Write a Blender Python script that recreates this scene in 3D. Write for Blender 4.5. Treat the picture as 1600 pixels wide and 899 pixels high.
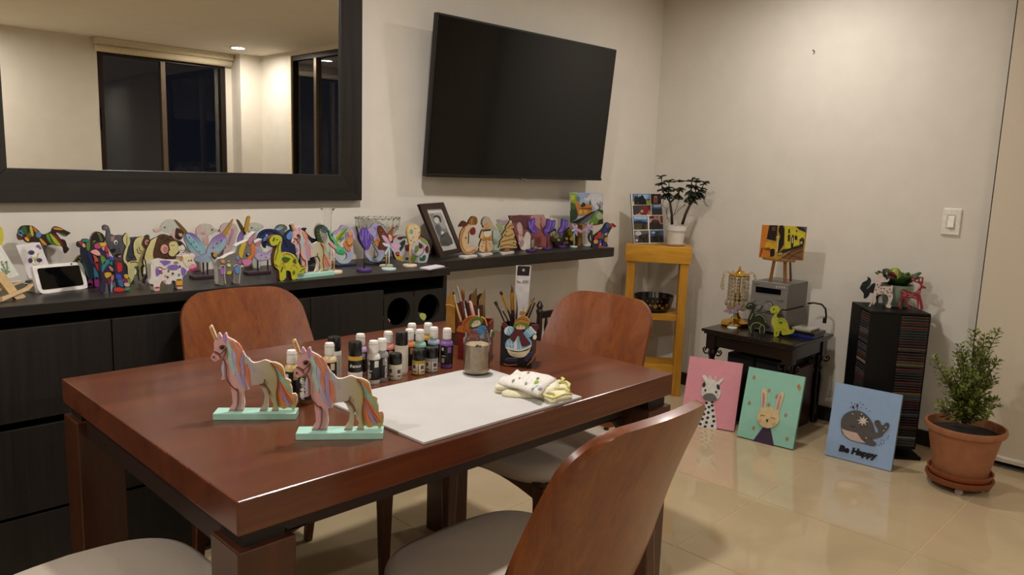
import bpy, bmesh, math, random
from mathutils import Vector, Matrix
random.seed(7)
PI = math.pi
for o in list(bpy.data.objects): bpy.data.objects.remove(o)
SC = bpy.context.scene
COL = SC.collection
# ---------------------------------------------------------------- camera
CAM = Vector((-4.0946, -2.8026, 1.30)); FPX = 1196.0
_y, _p, _r = math.radians(44.5), math.radians(-8.8), math.radians(1.93)
_f = Vector((math.cos(_p)*math.cos(_y), math.cos(_p)*math.sin(_y), math.sin(_p)))
_ri = Vector((math.sin(_y), -math.cos(_y), 0)); _up = _ri.cross(_f)
_R = _ri*math.cos(_r) + _up*math.sin(_r); _U = -_ri*math.sin(_r) + _up*math.cos(_r)
cd = bpy.data.cameras.new('camera'); cam = bpy.data.objects.new('camera', cd); COL.objects.link(cam)
cd.sensor_width = 36; cd.lens = FPX/1600*36; cd.clip_start = .05
cam.matrix_world = Matrix(((_R.x, _U.x, -_f.x, CAM.x), (_R.y, _U.y, -_f.y, CAM.y), (_R.z, _U.z, -_f.z, CAM.z), (0, 0, 0, 1)))
SC.camera = cam
# ---------------------------------------------------------------- world: night outside
w = bpy.data.worlds.new('night'); SC.world = w; w.use_nodes = True
w.node_tree.nodes['Background'].inputs[0].default_value = (.010, .013, .022, 1)
w.node_tree.nodes['Background'].inputs[1].default_value = .25
SC.view_settings.view_transform = 'Standard'; SC.view_settings.look = 'None'
SC.view_settings.gamma = 1; SC.view_settings.use_curve_mapping = False
SC.view_settings.exposure = .86
LAMP_POWER = 330.0     # strength of each ceiling downlight disc
LAMP_COL = (1.0, .94, .89)
DOWNLIGHTS = [(-.66, -1.10, .60), (-2.68, -1.16, 1.25), (-.46, -4.73, .8), (-3.3, -2.75, .32), (-4.8, -1.15, 1.3), (-2.95, -4.75, 1.3)]
# ---------------------------------------------------------------- pixel helpers (photo is 1600x899)
def ray(x, y):
    return (_f*FPX + _R*(x-800) - _U*(y-449.5)).normalized()
def onz(x, y, z):
    d = ray(x, y); return CAM + d*((z-CAM.z)/d.z)
def onplane(x, y, p0, n):
    d = ray(x, y); return CAM + d*((p0-CAM).dot(n)/d.dot(n))
def ony(x, y, Y): return onplane(x, y, Vector((0, Y, 0)), Vector((0, 1, 0)))
def onx(x, y, X): return onplane(x, y, Vector((X, 0, 0)), Vector((1, 0, 0)))
# ---------------------------------------------------------------- materials
def lin(c):
    c /= 255.0
    return c/12.92 if c <= .04045 else ((c+.055)/1.055)**2.4
def rgb(h):
    return (lin(int(h[0:2], 16)), lin(int(h[2:4], 16)), lin(int(h[4:6], 16)), 1)
_mc = {}
def M(h, rough=.5, metal=0., var=.10, scale=60., bump=0., spec=.5, coat=0.):
    """plain paint / plastic / metal with a little procedural mottling"""
    k = (h, rough, metal, var, scale, bump, spec, coat)
    if k in _mc: return _mc[k]
    m = bpy.data.materials.new('paint_'+h); m.use_nodes = True
    nt = m.node_tree; b = nt.nodes['Principled BSDF']
    b.inputs['Roughness'].default_value = rough; b.inputs['Metallic'].default_value = metal
    b.inputs['Specular IOR Level'].default_value = spec; b.inputs['Coat Weight'].default_value = coat
    c = rgb(h)
    if var > 0 or bump > 0:
        tc = nt.nodes.new('ShaderNodeTexCoord'); n = nt.nodes.new('ShaderNodeTexNoise')
        n.inputs['Scale'].default_value = scale; n.inputs['Detail'].default_value = 3
        nt.links.new(tc.outputs['Object'], n.inputs['Vector'])
        r = nt.nodes.new('ShaderNodeValToRGB')
        r.color_ramp.elements[0].position = .3; r.color_ramp.elements[1].position = .7
        r.color_ramp.elements[0].color = tuple(max(0, x*(1-var)) for x in c[:3])+(1,)
        r.color_ramp.elements[1].color = tuple(min(1, x*(1+var)) for x in c[:3])+(1,)
        nt.links.new(n.outputs['Fac'], r.inputs['Fac']); nt.links.new(r.outputs['Color'], b.inputs['Base Color'])
        if bump > 0:
            bp = nt.nodes.new('ShaderNodeBump'); bp.inputs['Strength'].default_value = bump; bp.inputs['Distance'].default_value = .002
            nt.links.new(n.outputs['Fac'], bp.inputs['Height']); nt.links.new(bp.outputs['Normal'], b.inputs['Normal'])
    else:
        b.inputs['Base Color'].default_value = c
    _mc[k] = m; return m
def WOOD(h1, h2, axis='X', scale=14., stretch=14., rough=.35, bump=.05, coat=0., spec=.5):
    k = ('wood', h1, h2, axis, scale, stretch, rough, bump, coat, spec)
    if k in _mc: return _mc[k]
    m = bpy.data.materials.new('wood_'+h1); m.use_nodes = True
    nt = m.node_tree; b = nt.nodes['Principled BSDF']
    b.inputs['Roughness'].default_value = rough; b.inputs['Coat Weight'].default_value = coat; b.inputs['Coat Roughness'].default_value = .15
    b.inputs['Specular IOR Level'].default_value = spec
    tc = nt.nodes.new('ShaderNodeTexCoord'); mp = nt.nodes.new('ShaderNodeMapping')
    s = [scale]*3; s['XYZ'.index(axis)] = scale/stretch
    mp.inputs['Scale'].default_value = s
    nt.links.new(tc.outputs['Object'], mp.inputs['Vector'])
    n = nt.nodes.new('ShaderNodeTexNoise'); n.inputs['Scale'].default_value = 1.; n.inputs['Detail'].default_value = 6; n.inputs['Roughness'].default_value = .65; n.inputs['Distortion'].default_value = .6
    nt.links.new(mp.outputs['Vector'], n.inputs['Vector'])
    n2 = nt.nodes.new('ShaderNodeTexNoise'); n2.inputs['Scale'].default_value = 5.5; n2.inputs['Detail'].default_value = 4
    nt.links.new(mp.outputs['Vector'], n2.inputs['Vector'])
    mx = nt.nodes.new('ShaderNodeMath'); mx.operation = 'MULTIPLY_ADD'; mx.inputs[1].default_value = .35; 
    nt.links.new(n2.outputs['Fac'], mx.inputs[0]); nt.links.new(n.outputs['Fac'], mx.inputs[2])
    r = nt.nodes.new('ShaderNodeValToRGB'); r.color_ramp.elements[0].position = .48; r.color_ramp.elements[1].position = .85
    r.color_ramp.elements[0].color = rgb(h1); r.color_ramp.elements[1].color = rgb(h2)
    nt.links.new(mx.outputs[0], r.inputs['Fac']); nt.links.new(r.outputs['Color'], b.inputs['Base Color'])
    if bump > 0:
        bp = nt.nodes.new('ShaderNodeBump'); bp.inputs['Strength'].default_value = bump; bp.inputs['Distance'].default_value = .002
        nt.links.new(mx.outputs[0], bp.inputs['Height']); nt.links.new(bp.outputs['Normal'], b.inputs['Normal'])
    _mc[k] = m; return m
def GLASS(h='ffffff', rough=.02, ior=1.45, alpha=1.):
    k = ('glass', h, rough, ior)
    if k in _mc: return _mc[k]
    m = bpy.data.materials.new('glass_'+h); m.use_nodes = True
    b = m.node_tree.nodes['Principled BSDF']
    b.inputs['Base Color'].default_value = rgb(h); b.inputs['Roughness'].default_value = rough
    b.inputs['Transmission Weight'].default_value = 1; b.inputs['IOR'].default_value = ior
    _mc[k] = m; return m
def GRAD(h1, h2, h3=None, axis='X', lo=0., hi=1., rough=.5, noise=.12):
    """hand-painted colour blend across a piece along a local axis"""
    m = bpy.data.materials.new('blend_'+h1); m.use_nodes = True
    nt = m.node_tree; b = nt.nodes['Principled BSDF']; b.inputs['Roughness'].default_value = rough
    tc = nt.nodes.new('ShaderNodeTexCoord'); sp = nt.nodes.new('ShaderNodeSeparateXYZ')
    nt.links.new(tc.outputs['Object'], sp.inputs[0])
    mr = nt.nodes.new('ShaderNodeMapRange'); mr.inputs['From Min'].default_value = lo; mr.inputs['From Max'].default_value = hi
    nt.links.new(sp.outputs[axis], mr.inputs['Value'])
    n = nt.nodes.new('ShaderNodeTexNoise'); n.inputs['Scale'].default_value = 40
    nt.links.new(tc.outputs['Object'], n.inputs['Vector'])
    ad = nt.nodes.new('ShaderNodeMath'); ad.operation = 'MULTIPLY_ADD'; ad.inputs[1].default_value = noise*2; 
    nt.links.new(n.outputs['Fac'], ad.inputs[0]); nt.links.new(mr.outputs[0], ad.inputs[2])
    r = nt.nodes.new('ShaderNodeValToRGB'); e = r.color_ramp.elements
    e[0].position = noise; e[1].position = 1.; e[0].color = rgb(h1); e[1].color = rgb(h3 or h2)
    if h3:
        q = e.new(.5+noise/2); q.color = rgb(h2)
    nt.links.new(ad.outputs[0], r.inputs['Fac']); nt.links.new(r.outputs['Color'], b.inputs['Base Color'])
    return m
def EMIT(col, s):
    m = bpy.data.materials.new('lamp_glow'); m.use_nodes = True
    b = m.node_tree.nodes['Principled BSDF']
    b.inputs['Emission Color'].default_value = col+(1,); b.inputs['Emission Strength'].default_value = s
    return m
# ---------------------------------------------------------------- scene-object helpers
def thing(name, label, cat, loc=(0, 0, 0), rz=0., group=None):
    o = bpy.data.objects.new(name, None); COL.objects.link(o); o.empty_display_size = .05
    o.location = loc; o.rotation_euler = (0, 0, rz); o['label'] = label; o['category'] = cat
    if group: o['group'] = group
    return o
def tag(o, label, cat, group=None):
    o['label'] = label; o['category'] = cat
    if group: o['group'] = group
    return o
def struct(o): o['kind'] = 'structure'; return o
def copy_tree(o, parent=None):
    c = o.copy(); COL.objects.link(c); c.parent = parent
    for ch in [x for x in o.children]:
        copy_tree(ch, c)
    return c
class MB:
    """mesh collector; off is subtracted from every vertex (world -> thing local)"""
    def __init__(s, off=(0, 0, 0)):
        s.v = []; s.f = []; s.mi = []; s.off = Vector(off)
    def add(s, vs, fs, mi=0):
        b = len(s.v); s.v += [Vector(v)-s.off for v in vs]
        s.f += [tuple(i+b for i in f) for f in fs]; s.mi += [mi]*len(fs); return s
    def box(s, x0, x1, y0, y1, z0, z1, mi=0):
        vs = [(x, y, z) for z in (z0, z1) for x, y in ((x0, y0), (x1, y0), (x1, y1), (x0, y1))]
        return s.add(vs, [(3, 2, 1, 0), (4, 5, 6, 7), (0, 1, 5, 4), (1, 2, 6, 5), (2, 3, 7, 6), (3, 0, 4, 7)], mi)
    def hexa(s, vs, mi=0):
        return s.add(vs, [(3, 2, 1, 0), (4, 5, 6, 7), (0, 1, 5, 4), (1, 2, 6, 5), (2, 3, 7, 6), (3, 0, 4, 7)], mi)
    def prism(s, front, back, mi=0, mside=None):
        """front and back: equally long 3-D loops"""
        n = len(front)
        s.add(list(front)+list(back), [tuple(range(n)), tuple(range(2*n-1, n-1, -1))], mi)
        s.add(list(front)+list(back), [(i, n+i, n+(i+1) % n, (i+1) % n) for i in range(n)], mi if mside is None else mside)
        return s
    def lathe(s, prof, c=(0, 0, 0), n=32, mi=0, cap=True, sc=None):
        """prof: (r,z) list bottom to top around the vertical through c; sc(angle,r,z)->r"""
        vs = []
        for r, z in prof:
            for k in range(n):
                a = 2*PI*k/n; rr = sc(a, r, z) if sc else r
                vs.append((c[0]+rr*math.cos(a), c[1]+rr*math.sin(a), c[2]+z))
        fs = [(i*n+k, i*n+(k+1) % n, (i+1)*n+(k+1) % n, (i+1)*n+k) for i in range(len(prof)-1) for k in range(n)]
        if cap:
            fs.append(tuple(range(n-1, -1, -1))); fs.append(tuple((len(prof)-1)*n+k for k in range(n)))
        return s.add(vs, fs, mi)
    def tube(s, pts, rad, n=8, mi=0, cap=True):
        """round tube along pts; rad number or list"""
        pts = [Vector(p) for p in pts]; m = len(pts)
        rs = rad if isinstance(rad, (list, tuple)) else [rad]*m
        vs = []; up = None
        for i, p in enumerate(pts):
            t = (pts[min(i+1, m-1)]-pts[max(i-1, 0)]).normalized()
            if up is None:
                up = Vector((0, 0, 1)) if abs(t.z) < .9 else Vector((1, 0, 0))
            a = t.cross(up).normalized(); up = a.cross(t).normalized()
            for k in range(n):
                q = 2*PI*k/n; vs.append(p+(a*math.cos(q)+up*math.sin(q))*rs[i])
        fs = [(i*n+k, i*n+(k+1) % n, (i+1)*n+(k+1) % n, (i+1)*n+k) for i in range(m-1) for k in range(n)]
        if cap: fs += [tuple(range(n-1, -1, -1)), tuple((m-1)*n+k for k in range(n))]
        return s.add(vs, fs, mi)
    def ball(s, c, rx, ry=None, rz=None, n=12, mi=0):
        ry = rx if ry is None else ry; rz = rx if rz is None else rz
        h = n//2; vs = []
        for i in range(1, h):
            t = PI*i/h
            for k in range(n):
                a = 2*PI*k/n; vs.append((c[0]+rx*math.sin(t)*math.cos(a), c[1]+ry*math.sin(t)*math.sin(a), c[2]-rz*math.cos(t)))
        b = len(vs); vs += [(c[0], c[1], c[2]-rz), (c[0], c[1], c[2]+rz)]
        fs = [(i*n+k, i*n+(k+1) % n, (i+1)*n+(k+1) % n, (i+1)*n+k) for i in range(h-2) for k in range(n)]
        fs += [(b, (k+1) % n, k) for k in range(n)] + [(b+1, (h-2)*n+k, (h-2)*n+(k+1) % n) for k in range(n)]
        return s.add(vs, fs, mi)
    def xf(s, f, start=0):
        for i in range(start, len(s.v)): s.v[i] = Vector(f(s.v[i]))
        return s
    def build(s, name, mats, parent=None, smooth=False, bevel=0., subsurf=0, seg=2, loc=None):
        me = bpy.data.meshes.new(name); me.from_pydata([tuple(v) for v in s.v], [], s.f)
        if not isinstance(mats, (list, tuple)): mats = [mats]
        for m in mats: me.materials.append(m)
        if len(mats) > 1: me.polygons.foreach_set('material_index', s.mi)
        bm = bmesh.new(); bm.from_mesh(me)
        bmesh.ops.remove_doubles(bm, verts=bm.verts, dist=1e-6)
        bmesh.ops.recalc_face_normals(bm, faces=bm.faces); bm.to_mesh(me); bm.free()
        if smooth: me.polygons.foreach_set('use_smooth', [True]*len(me.polygons))
        me.update()
        o = bpy.data.objects.new(name, me); COL.objects.link(o)
        if loc is not None: o.location = loc
        if parent: o.parent = parent
        if bevel > 0:
            bv = o.modifiers.new('bevel', 'BEVEL'); bv.width = bevel; bv.segments = seg; bv.limit_method = 'ANGLE'; bv.angle_limit = .6
        if subsurf: 
            ss = o.modifiers.new('sub', 'SUBSURF'); ss.levels = subsurf; ss.render_levels = subsurf
        if smooth == 'auto':
            try: me.shade_smooth_by_angle(.6) if hasattr(me, 'shade_smooth_by_angle') else None
            except Exception: pass
            es = me.edges
            bm = bmesh.new(); bm.from_mesh(me)
            for e in bm.edges:
                if len(e.link_faces) == 2 and e.calc_face_angle(0) > .6: e.smooth = False
            bm.to_mesh(me); bm.free()
        return o
# ---------------------------------------------------------------- flat cut-out helpers
def cr(pts, n=3):
    """closed Catmull-Rom smoothing of a 2-D outline"""
    out = []; m = len(pts)
    for i in range(m):
        p0, p1, p2, p3 = pts[i-1], pts[i], pts[(i+1) % m], pts[(i+2) % m]
        for k in range(n):
            t = k/n
            out.append(tuple(.5*(2*p1[j]+(p2[j]-p0[j])*t+(2*p0[j]-5*p1[j]+4*p2[j]-p3[j])*t*t+(3*p1[j]-p0[j]-3*p2[j]+p3[j])*t**3) for j in (0, 1)))
    return out
def el(cx, cy, rx, ry=None, rot=0, n=14):
    ry = rx if ry is None else ry; c, s = math.cos(math.radians(rot)), math.sin(math.radians(rot))
    return [(cx+rx*math.cos(2*PI*k/n)*c-ry*math.sin(2*PI*k/n)*s, cy+rx*math.cos(2*PI*k/n)*s+ry*math.sin(2*PI*k/n)*c) for k in range(n)]
def stroke(pts, w, n=4):
    """2-D ribbon along pts; w number or list of half-open widths"""
    m = len(pts); ws = list(w) if isinstance(w, (list, tuple)) else [w]*m
    if m > 2 and n > 1:
        P = []; W = []
        for i in range(m-1):
            p0, p1, p2, p3 = pts[max(i-1, 0)], pts[i], pts[i+1], pts[min(i+2, m-1)]
            for k in range(n):
                t = k/n
                P.append(tuple(.5*(2*p1[j]+(p2[j]-p0[j])*t+(2*p0[j]-5*p1[j]+4*p2[j]-p3[j])*t*t+(3*p1[j]-p0[j]-3*p2[j]+p3[j])*t**3) for j in (0, 1)))
                W.append(ws[i]*(1-t)+ws[i+1]*t)
        P.append(tuple(pts[-1])); W.append(ws[-1]); pts, ws = P, W; m = len(P)
    L = []; Rr = []
    for i in range(m):
        a, b = pts[max(i-1, 0)], pts[min(i+1, m-1)]
        dx, dy = b[0]-a[0], b[1]-a[1]; l = math.hypot(dx, dy) or 1
        nx, ny = -dy/l*ws[i]/2, dx/l*ws[i]/2
        L.append((pts[i][0]+nx, pts[i][1]+ny)); Rr.append((pts[i][0]-nx, pts[i][1]-ny))
    return L+Rr[::-1]
class Pl:
    """a real plane in the room: point p0, normal n (towards the viewer)"""
    def __init__(s, p0, n): s.p = Vector(p0); s.n = Vector(n).normalized()
    def at(s, x, y, d=0.):
        p = onplane(x, y, s.p, s.n); return p + s.n*d
def plY(y): return Pl((0, y, 0), (0, -1, 0))
def plG(a, b, zg, lean=0.):
    """plane through two ground contacts (photo pixels) on height zg, leaning back"""
    A, B = onz(a[0], a[1], zg), onz(b[0], b[1], zg); e = (B-A).normalized()
    n = Vector((e.y, -e.x, 0)); 
    if n.dot(CAM-A) < 0: n = -n
    l = math.radians(lean); return Pl(A, n*math.cos(l)+Vector((0, 0, 1))*math.sin(l))
class Fig:
    """cut-out figure: outlines read off the photo in tile coordinates, laid on a real plane and given thickness"""
    def __init__(s, name, label, cat, pl, o=(0, 0), k=.1, zg=None, group=None, snap=None, fix=None):
        s.pl = pl; s.o = o; s.k = k; s.lay = 0; s.zg = zg; s.rm = None
        q = pl.at(*s.px((snap or [(0, 0)])[0])) if snap else pl.p.copy()
        if snap and zg is not None:
            zs = [pl.at(*s.px(p)).z for p in snap]; s.rm = (min(zs), max(zs))
        if snap:
            P = [pl.at(*s.px(p)) for p in snap]
            q = Vector((sum(p.x for p in P)/len(P), sum(p.y for p in P)/len(P), zg if zg is not None else min(p.z for p in P)))
        s.t = thing(name, label, cat, q, 0, group); s.q = q
    def px(s, p): return (s.o[0]+p[0]*s.k, s.o[1]+p[1]*s.k)
    def P(s, p, d=0.):
        v = s.pl.at(*s.px(p), d)
        if s.rm and s.rm[1]-s.rm[0] > 1e-4:
            a, b = s.rm; v.z = s.zg+(v.z-a)*(b-s.zg)/(b-a)
        return v
    def part(s, name, col, pts, d0=0., d1=-.01, smooth=3, side=None, parent=None, rough=.5, label=None):
        if smooth: pts = cr(pts, smooth)
        if d0 < d1: d0, d1 = d1, d0
        m = MB(s.q).prism([s.P(p, d0) for p in pts], [s.P(p, d1) for p in pts], 0, 1 if side else None)
        mats = [col if not isinstance(col, str) else M(col, rough)]
        if side: mats.append(M(side, .6))
        o = m.build(name, mats, parent or s.t)
        if label: o['label'] = label
        if parent is None:
            s.last = o
            if getattr(s, 'main', None) is None: s.main = o
        return o
    def patch(s, name, col, pts, lay=1, smooth=3, parent=None, rough=.45, label=None):
        if parent is None:
            parent = s.last if any(k in name for k in ('mane_strand', 'tuft', 'wing', 'horn', 'feather')) and getattr(s, 'last', None) else getattr(s, 'main', None)
        return s.part(name, col, pts, .0009*lay+.0003, -.0006, smooth, None, parent or s.t, rough, label)
def clone_at(root, loc, rz=0., label=None, group=None, sc=None):
    c = copy_tree(root); c.location = loc; c.rotation_euler = (0, 0, rz)
    if label: c['label'] = label
    if group: c['group'] = group
    if sc: c.scale = (sc, sc, sc)
    return c
def text_geo(body, size=1., shear=0., offset=0., extrude=0.):
    cu = bpy.data.curves.new('txt', 'FONT'); cu.body = body; cu.size = size; cu.shear = shear; cu.offset = offset; cu.extrude = extrude
    cu.align_x = 'CENTER'; cu.align_y = 'CENTER'; cu.resolution_u = 3
    o = bpy.data.objects.new('txt', cu); COL.objects.link(o)
    dg = bpy.context.evaluated_depsgraph_get(); me = bpy.data.meshes.new_from_object(o.evaluated_get(dg))
    v = [tuple(p.co) for p in me.vertices]; f = [tuple(p.vertices) for p in me.polygons]
    bpy.data.objects.remove(o); bpy.data.meshes.remove(me)
    return v, f
# ================================================================ the room
CEIL = 2.40; YF = -5.36; XL = -6.9
WALL = M('dcd6ca', .62, 0, .025, 9., .02, .3)
CEILM = M('e0dacd', .8, 0, .02, 6., 0., .2)
DARKFRAME = M('2c231c', .4, .4, .06)
ESP = WOOD('110f0d', '2c2621', 'X', 34., 30., .40, .12)       # espresso veneer, grain along X
ESPV = WOOD('0d0b0a', '201c19', 'Z', 40., 30., .45, .10)
def sbox(name, x0, x1, y0, y1, z0, z1, m, bevel=0., parent=None, **k):
    o = MB().box(x0, x1, y0, y1, z0, z1).build(name, m, parent, bevel=bevel, **k)
    if parent is None: struct(o)
    return o
# floor of 60 cm polished tiles
fl = struct(bpy.data.objects.new('floor', None)); COL.objects.link(fl)
MB().box(XL, 0, YF, 0, -.05, -.0015).build('grout', M('d8c49a', .7), fl)
def tile_mat():
    m = bpy.data.materials.new('porcelain'); m.use_nodes = True; nt = m.node_tree; b = nt.nodes['Principled BSDF']
    geo = nt.nodes.new('ShaderNodeNewGeometry'); n = nt.nodes.new('ShaderNodeTexNoise'); n.inputs['Scale'].default_value = 2.2; n.inputs['Detail'].default_value = 7; n.inputs['Distortion'].default_value = 1.2
    nt.links.new(geo.outputs['Position'], n.inputs['Vector'])
    r = nt.nodes.new('ShaderNodeValToRGB'); r.color_ramp.elements[0].position = .35; r.color_ramp.elements[1].position = .68
    r.color_ramp.elements[0].color = rgb('bba785'); r.color_ramp.elements[1].color = rgb('c7b28e')
    nt.links.new(n.outputs['Fac'], r.inputs['Fac']); nt.links.new(r.outputs['Color'], b.inputs['Base Color'])
    b.inputs['Roughness'].default_value = .05; b.inputs['IOR'].default_value = 1.52; b.inputs['Specular IOR Level'].default_value = .62
    return m
TILE = tile_mat(); JX, JY, TS, G = -.650, -1.457, .604, .0016
xs = sorted({XL, 0.}|{JX+TS*k for k in range(-14, 6) if XL < JX+TS*k < 0}); ys = sorted({YF, 0.}|{JY+TS*k for k in range(-10, 6) if YF < JY+TS*k < 0})
for i in range(len(xs)-1):
    for j in range(len(ys)-1):
        MB().box(xs[i]+(G if i else 0), xs[i+1]-(G if i < len(xs)-2 else 0), ys[j]+(G if j else 0), ys[j+1]-(G if j < len(ys)-2 else 0), -.012, 0).build('tile', TILE, fl)
sbox('ceiling', XL, 0, YF, 0, CEIL, CEIL+.1, CEILM)
sbox('wall_back', XL, .12, 0, .12, 0, CEIL, WALL)
# right wall with its window opening
WY0, WY1 = -1.87, -4.55
struct(MB().box(0, .12, WY0, 0, 0, CEIL).box(0, .12, YF, WY1, 0, CEIL).box(0, .12, WY1, WY0, 2.36, CEIL).build('wall_right', WALL))
# wall opposite, with its sliding window and the pilaster in the corner
struct(MB().box(XL, -1.56, YF-.12, YF, 0, CEIL).box(-.30, .12, YF-.12, YF, 0, CEIL).box(-1.56, -.30, YF-.12, YF, 2.30, CEIL).build('wall_front', WALL))
sbox('wall_left', XL-.12, XL, YF, 0, 0, CEIL, WALL)
sbox('trim_1', -.235, 0, YF, -5.15, 0, CEIL, WALL)                      # pilaster
BASE = M('2b231e', .35, 0, .08)
sbox('baseboard_right', -.014, 0, WY0, 0, 0, .078, BASE, .003)
sbox('baseboard_back', XL, -.014, -.014, 0, 0, .078, BASE, .003)
sbox('baseboard_front', XL, -1.56, YF, YF+.014, 0, .078, BASE, .003)
NG = GLASS('ffffff', .0, 1.5)
def window(name, along, c, a0, a1, z0, z1, mids, t=.05):
    """framed panes; along 'x' (at y=c) or 'y' (at x=c)"""
    o = struct(bpy.data.objects.new(name, None)); COL.objects.link(o)
    def bx(nm, p0, p1, q0, q1, d, m):
        if along == 'x': return MB().box(p0, p1, c-d, c, q0, q1).build(nm, m, o)
        return MB().box(c, c+d, p0, p1, q0, q1).build(nm, m, o)
    bx('frame_side', a0, a0+t, z0, z1, .07, DARKFRAME); bx('frame_side', a1-t, a1, z0, z1, .07, DARKFRAME)
    bx('frame_head', a0+t, a1-t, z1-t, z1, .07, DARKFRAME); bx('frame_sill', a0+t, a1-t, z0, z0+t, .07, DARKFRAME)
    e = [a0+t]+mids+[a1-t]
    for mm in mids: bx('mullion', mm-.022, mm+.022, z0+t, z1-t, .06, M('7a6a58', .35, .5))
    for i in range(len(e)-1):
        p0 = e[i]+(.022 if i else 0); p1 = e[i+1]-(.022 if i < len(e)-2 else 0)
        if along == 'x': MB().box(p0, p1, c-.036, c-.030, z0+t, z1-t).build('pane', NG, o)
        else: MB().box(c+.030, c+.036, p0, p1, z0+t, z1-t).build('pane', NG, o)
    return o
w1 = window('window_1', 'x', YF-.01, -1.56, -.30, 0, 2.30, [-.945])
MB().box(-1.545, -1.525, YF-.012, YF+.012, 1.55, 1.75).build('handle', M('0c0c0c', .3), w1)
w2 = window('window_2', 'y', .01, WY1, WY0, 0, 2.36, [-4.08, -3.0])
MB().box(-.004, .01, WY1-.02, WY1+.03, 0, 2.36).build('jamb_strip', M('e8dcc0', .4), w2)
# blinds
BL = M('d9d0bf', .75, 0, .02, 300.)
b = thing('roller_blind', 'cream roller blind cassette rolled up above the dark window behind the viewer', 'blind', (-.93, YF+.05, 2.28))
MB((-.93, YF+.05, 2.28)).box(-1.60, -.25, YF+.002, YF+.10, 2.335, 2.398).build('cassette', M('cfc3a8', .5), b, bevel=.004)
MB((-.93, YF+.05, 2.28)).tube([(-1.59, YF+.05, 2.305), (-.26, YF+.05, 2.305)], .036, 16).build('fabric_roll', M('dccfb2', .7), b, smooth=True)
b = thing('roller_blind', 'white roller blind lowered to the floor at the right edge, behind the terracotta pot', 'blind', (-.05, -2.4, .03))
o_ = (-.05, -2.4, .03)
MB(o_).box(-.048, -.0465, -2.96, -1.885, .055, 2.30).build('fabric', M('d6cab5', .8, 0, .02, 300.), b)
MB(o_).box(-.056, -.038, -2.96, -1.885, .03, .056).build('bottom_rail', M('ddd6cb', .35), b, bevel=.003)
MB(o_).box(-.09, -.012, -2.97, -1.88, 2.30, 2.399).build('cassette', M('d8cfbf', .5), b, bevel=.004)
MB(o_).box(-.058, -.055, -2.96, -1.885, .047, .050).build('rail_lip', M('f2eee6', .25), b)
# downlights
for k, (x, y, p) in enumerate(DOWNLIGHTS):
    d = thing('downlight', ['round white ceiling downlight nearest the light switch wall', 'round white ceiling downlight above the dining table', 'round white ceiling downlight near the corner pilaster, seen in the mirror',
        'round white ceiling downlight above the viewer', 'round white ceiling downlight at the left end of the room', 'round white ceiling downlight by the far dark window'][k], 'ceiling light', (x, y, CEIL), 0, 'recessed ceiling downlights')
    MB().lathe([(.060, -.010), (.074, -.008), (.078, -.001), (.060, -.001)], n=40, cap=False).build('rim', M('f4f1ea', .4), d, smooth=True)
    MB().lathe([(.0, -.006), (.059, -.006)], n=40, cap=False).build('diffuser', EMIT(LAMP_COL, LAMP_POWER*p), d)
# light switch and the screw left in the wall
s = thing('light_switch', 'white rocker light switch plate on the right wall', 'switch', (0, -1.715, 1.12))
MB().box(-.009, 0, -.041, .041, -.064, .064).build('plate', M('ece8dc', .35), s, bevel=.006)
MB().hexa([(-.018, -.014, -.027), (-.009, -.014, -.027), (-.009, .014, -.027), (-.018, .014, -.027), (-.012, -.014, .027), (-.009, -.014, .027), (-.009, .014, .027), (-.012, .014, .027)]).build('rocker', M('f4f1e8', .3), s, bevel=.002)
MB().box(-.0095, -.008, -.021, .021, -.036, .036).build('surround', M('c9c4b8', .5), s)
n_ = MB((0, -.967, 1.967)).tube([(.0, -.967, 1.967), (-.012, -.967, 1.970), (-.022, -.967, 1.972)], [.0025, .0025, .004], 8).build('wall_screw', M('2a2622', .4, .6), loc=(0, -.967, 1.967)); tag(n_, 'small dark screw left in the bare right wall', 'screw')
# ================================================================ mirror
X0, X1, Z0, Z1, FW = -3.605, -2.207, 1.146, 2.16, .106
t = thing('wall_mirror', 'large rectangular wall mirror in a wide dark wood frame', 'mirror', (-2.9, 0, Z0)); q = (-2.9, 0, Z0)
def fr(a, b_, c, d):   # mitred board: outer a,b then inner c,d
    m = MB(q); vs = []
    for yy, sh in ((-.002, 0), (-.031, 0)):
        vs += [(p[0], yy, p[1]) for p in (a, b_, c, d)]
    m.hexa(vs); return m
FM, FMV = WOOD('0f0d0c', '25201d', 'X', 40., 26., .38, .15), WOOD('0f0d0c', '25201d', 'Z', 40., 26., .38, .15)
i0, i1, j0, j1 = X0+FW, X1-FW, Z0+FW, Z1-FW
fr((X0, Z0), (X1, Z0), (i1, j0), (i0, j0)).build('frame_bottom', FM, t, bevel=.002)
fr((X0, Z1), (X1, Z1), (i1, j1), (i0, j1)).build('frame_top', FM, t, bevel=.002)
fr((X0, Z0), (X0, Z1), (i0, j1), (i0, j0)).build('frame_side', FMV, t, bevel=.002)
fr((X1, Z0), (X1, Z1), (i1, j1), (i1, j0)).build('frame_side', FMV, t, bevel=.002)
mm = bpy.data.materials.new('mirror_silver'); mm.use_nodes = True; _b = mm.node_tree.nodes['Principled BSDF']
_b.inputs['Metallic'].default_value = 1; _b.inputs['Roughness'].default_value = .0; _b.inputs['Base Color'].default_value = (.86, .84, .78, 1)
MB(q).box(i0-.004, i1+.004, -.022, -.017, j0-.004, j1+.004).build('glass', mm, t)
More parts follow.
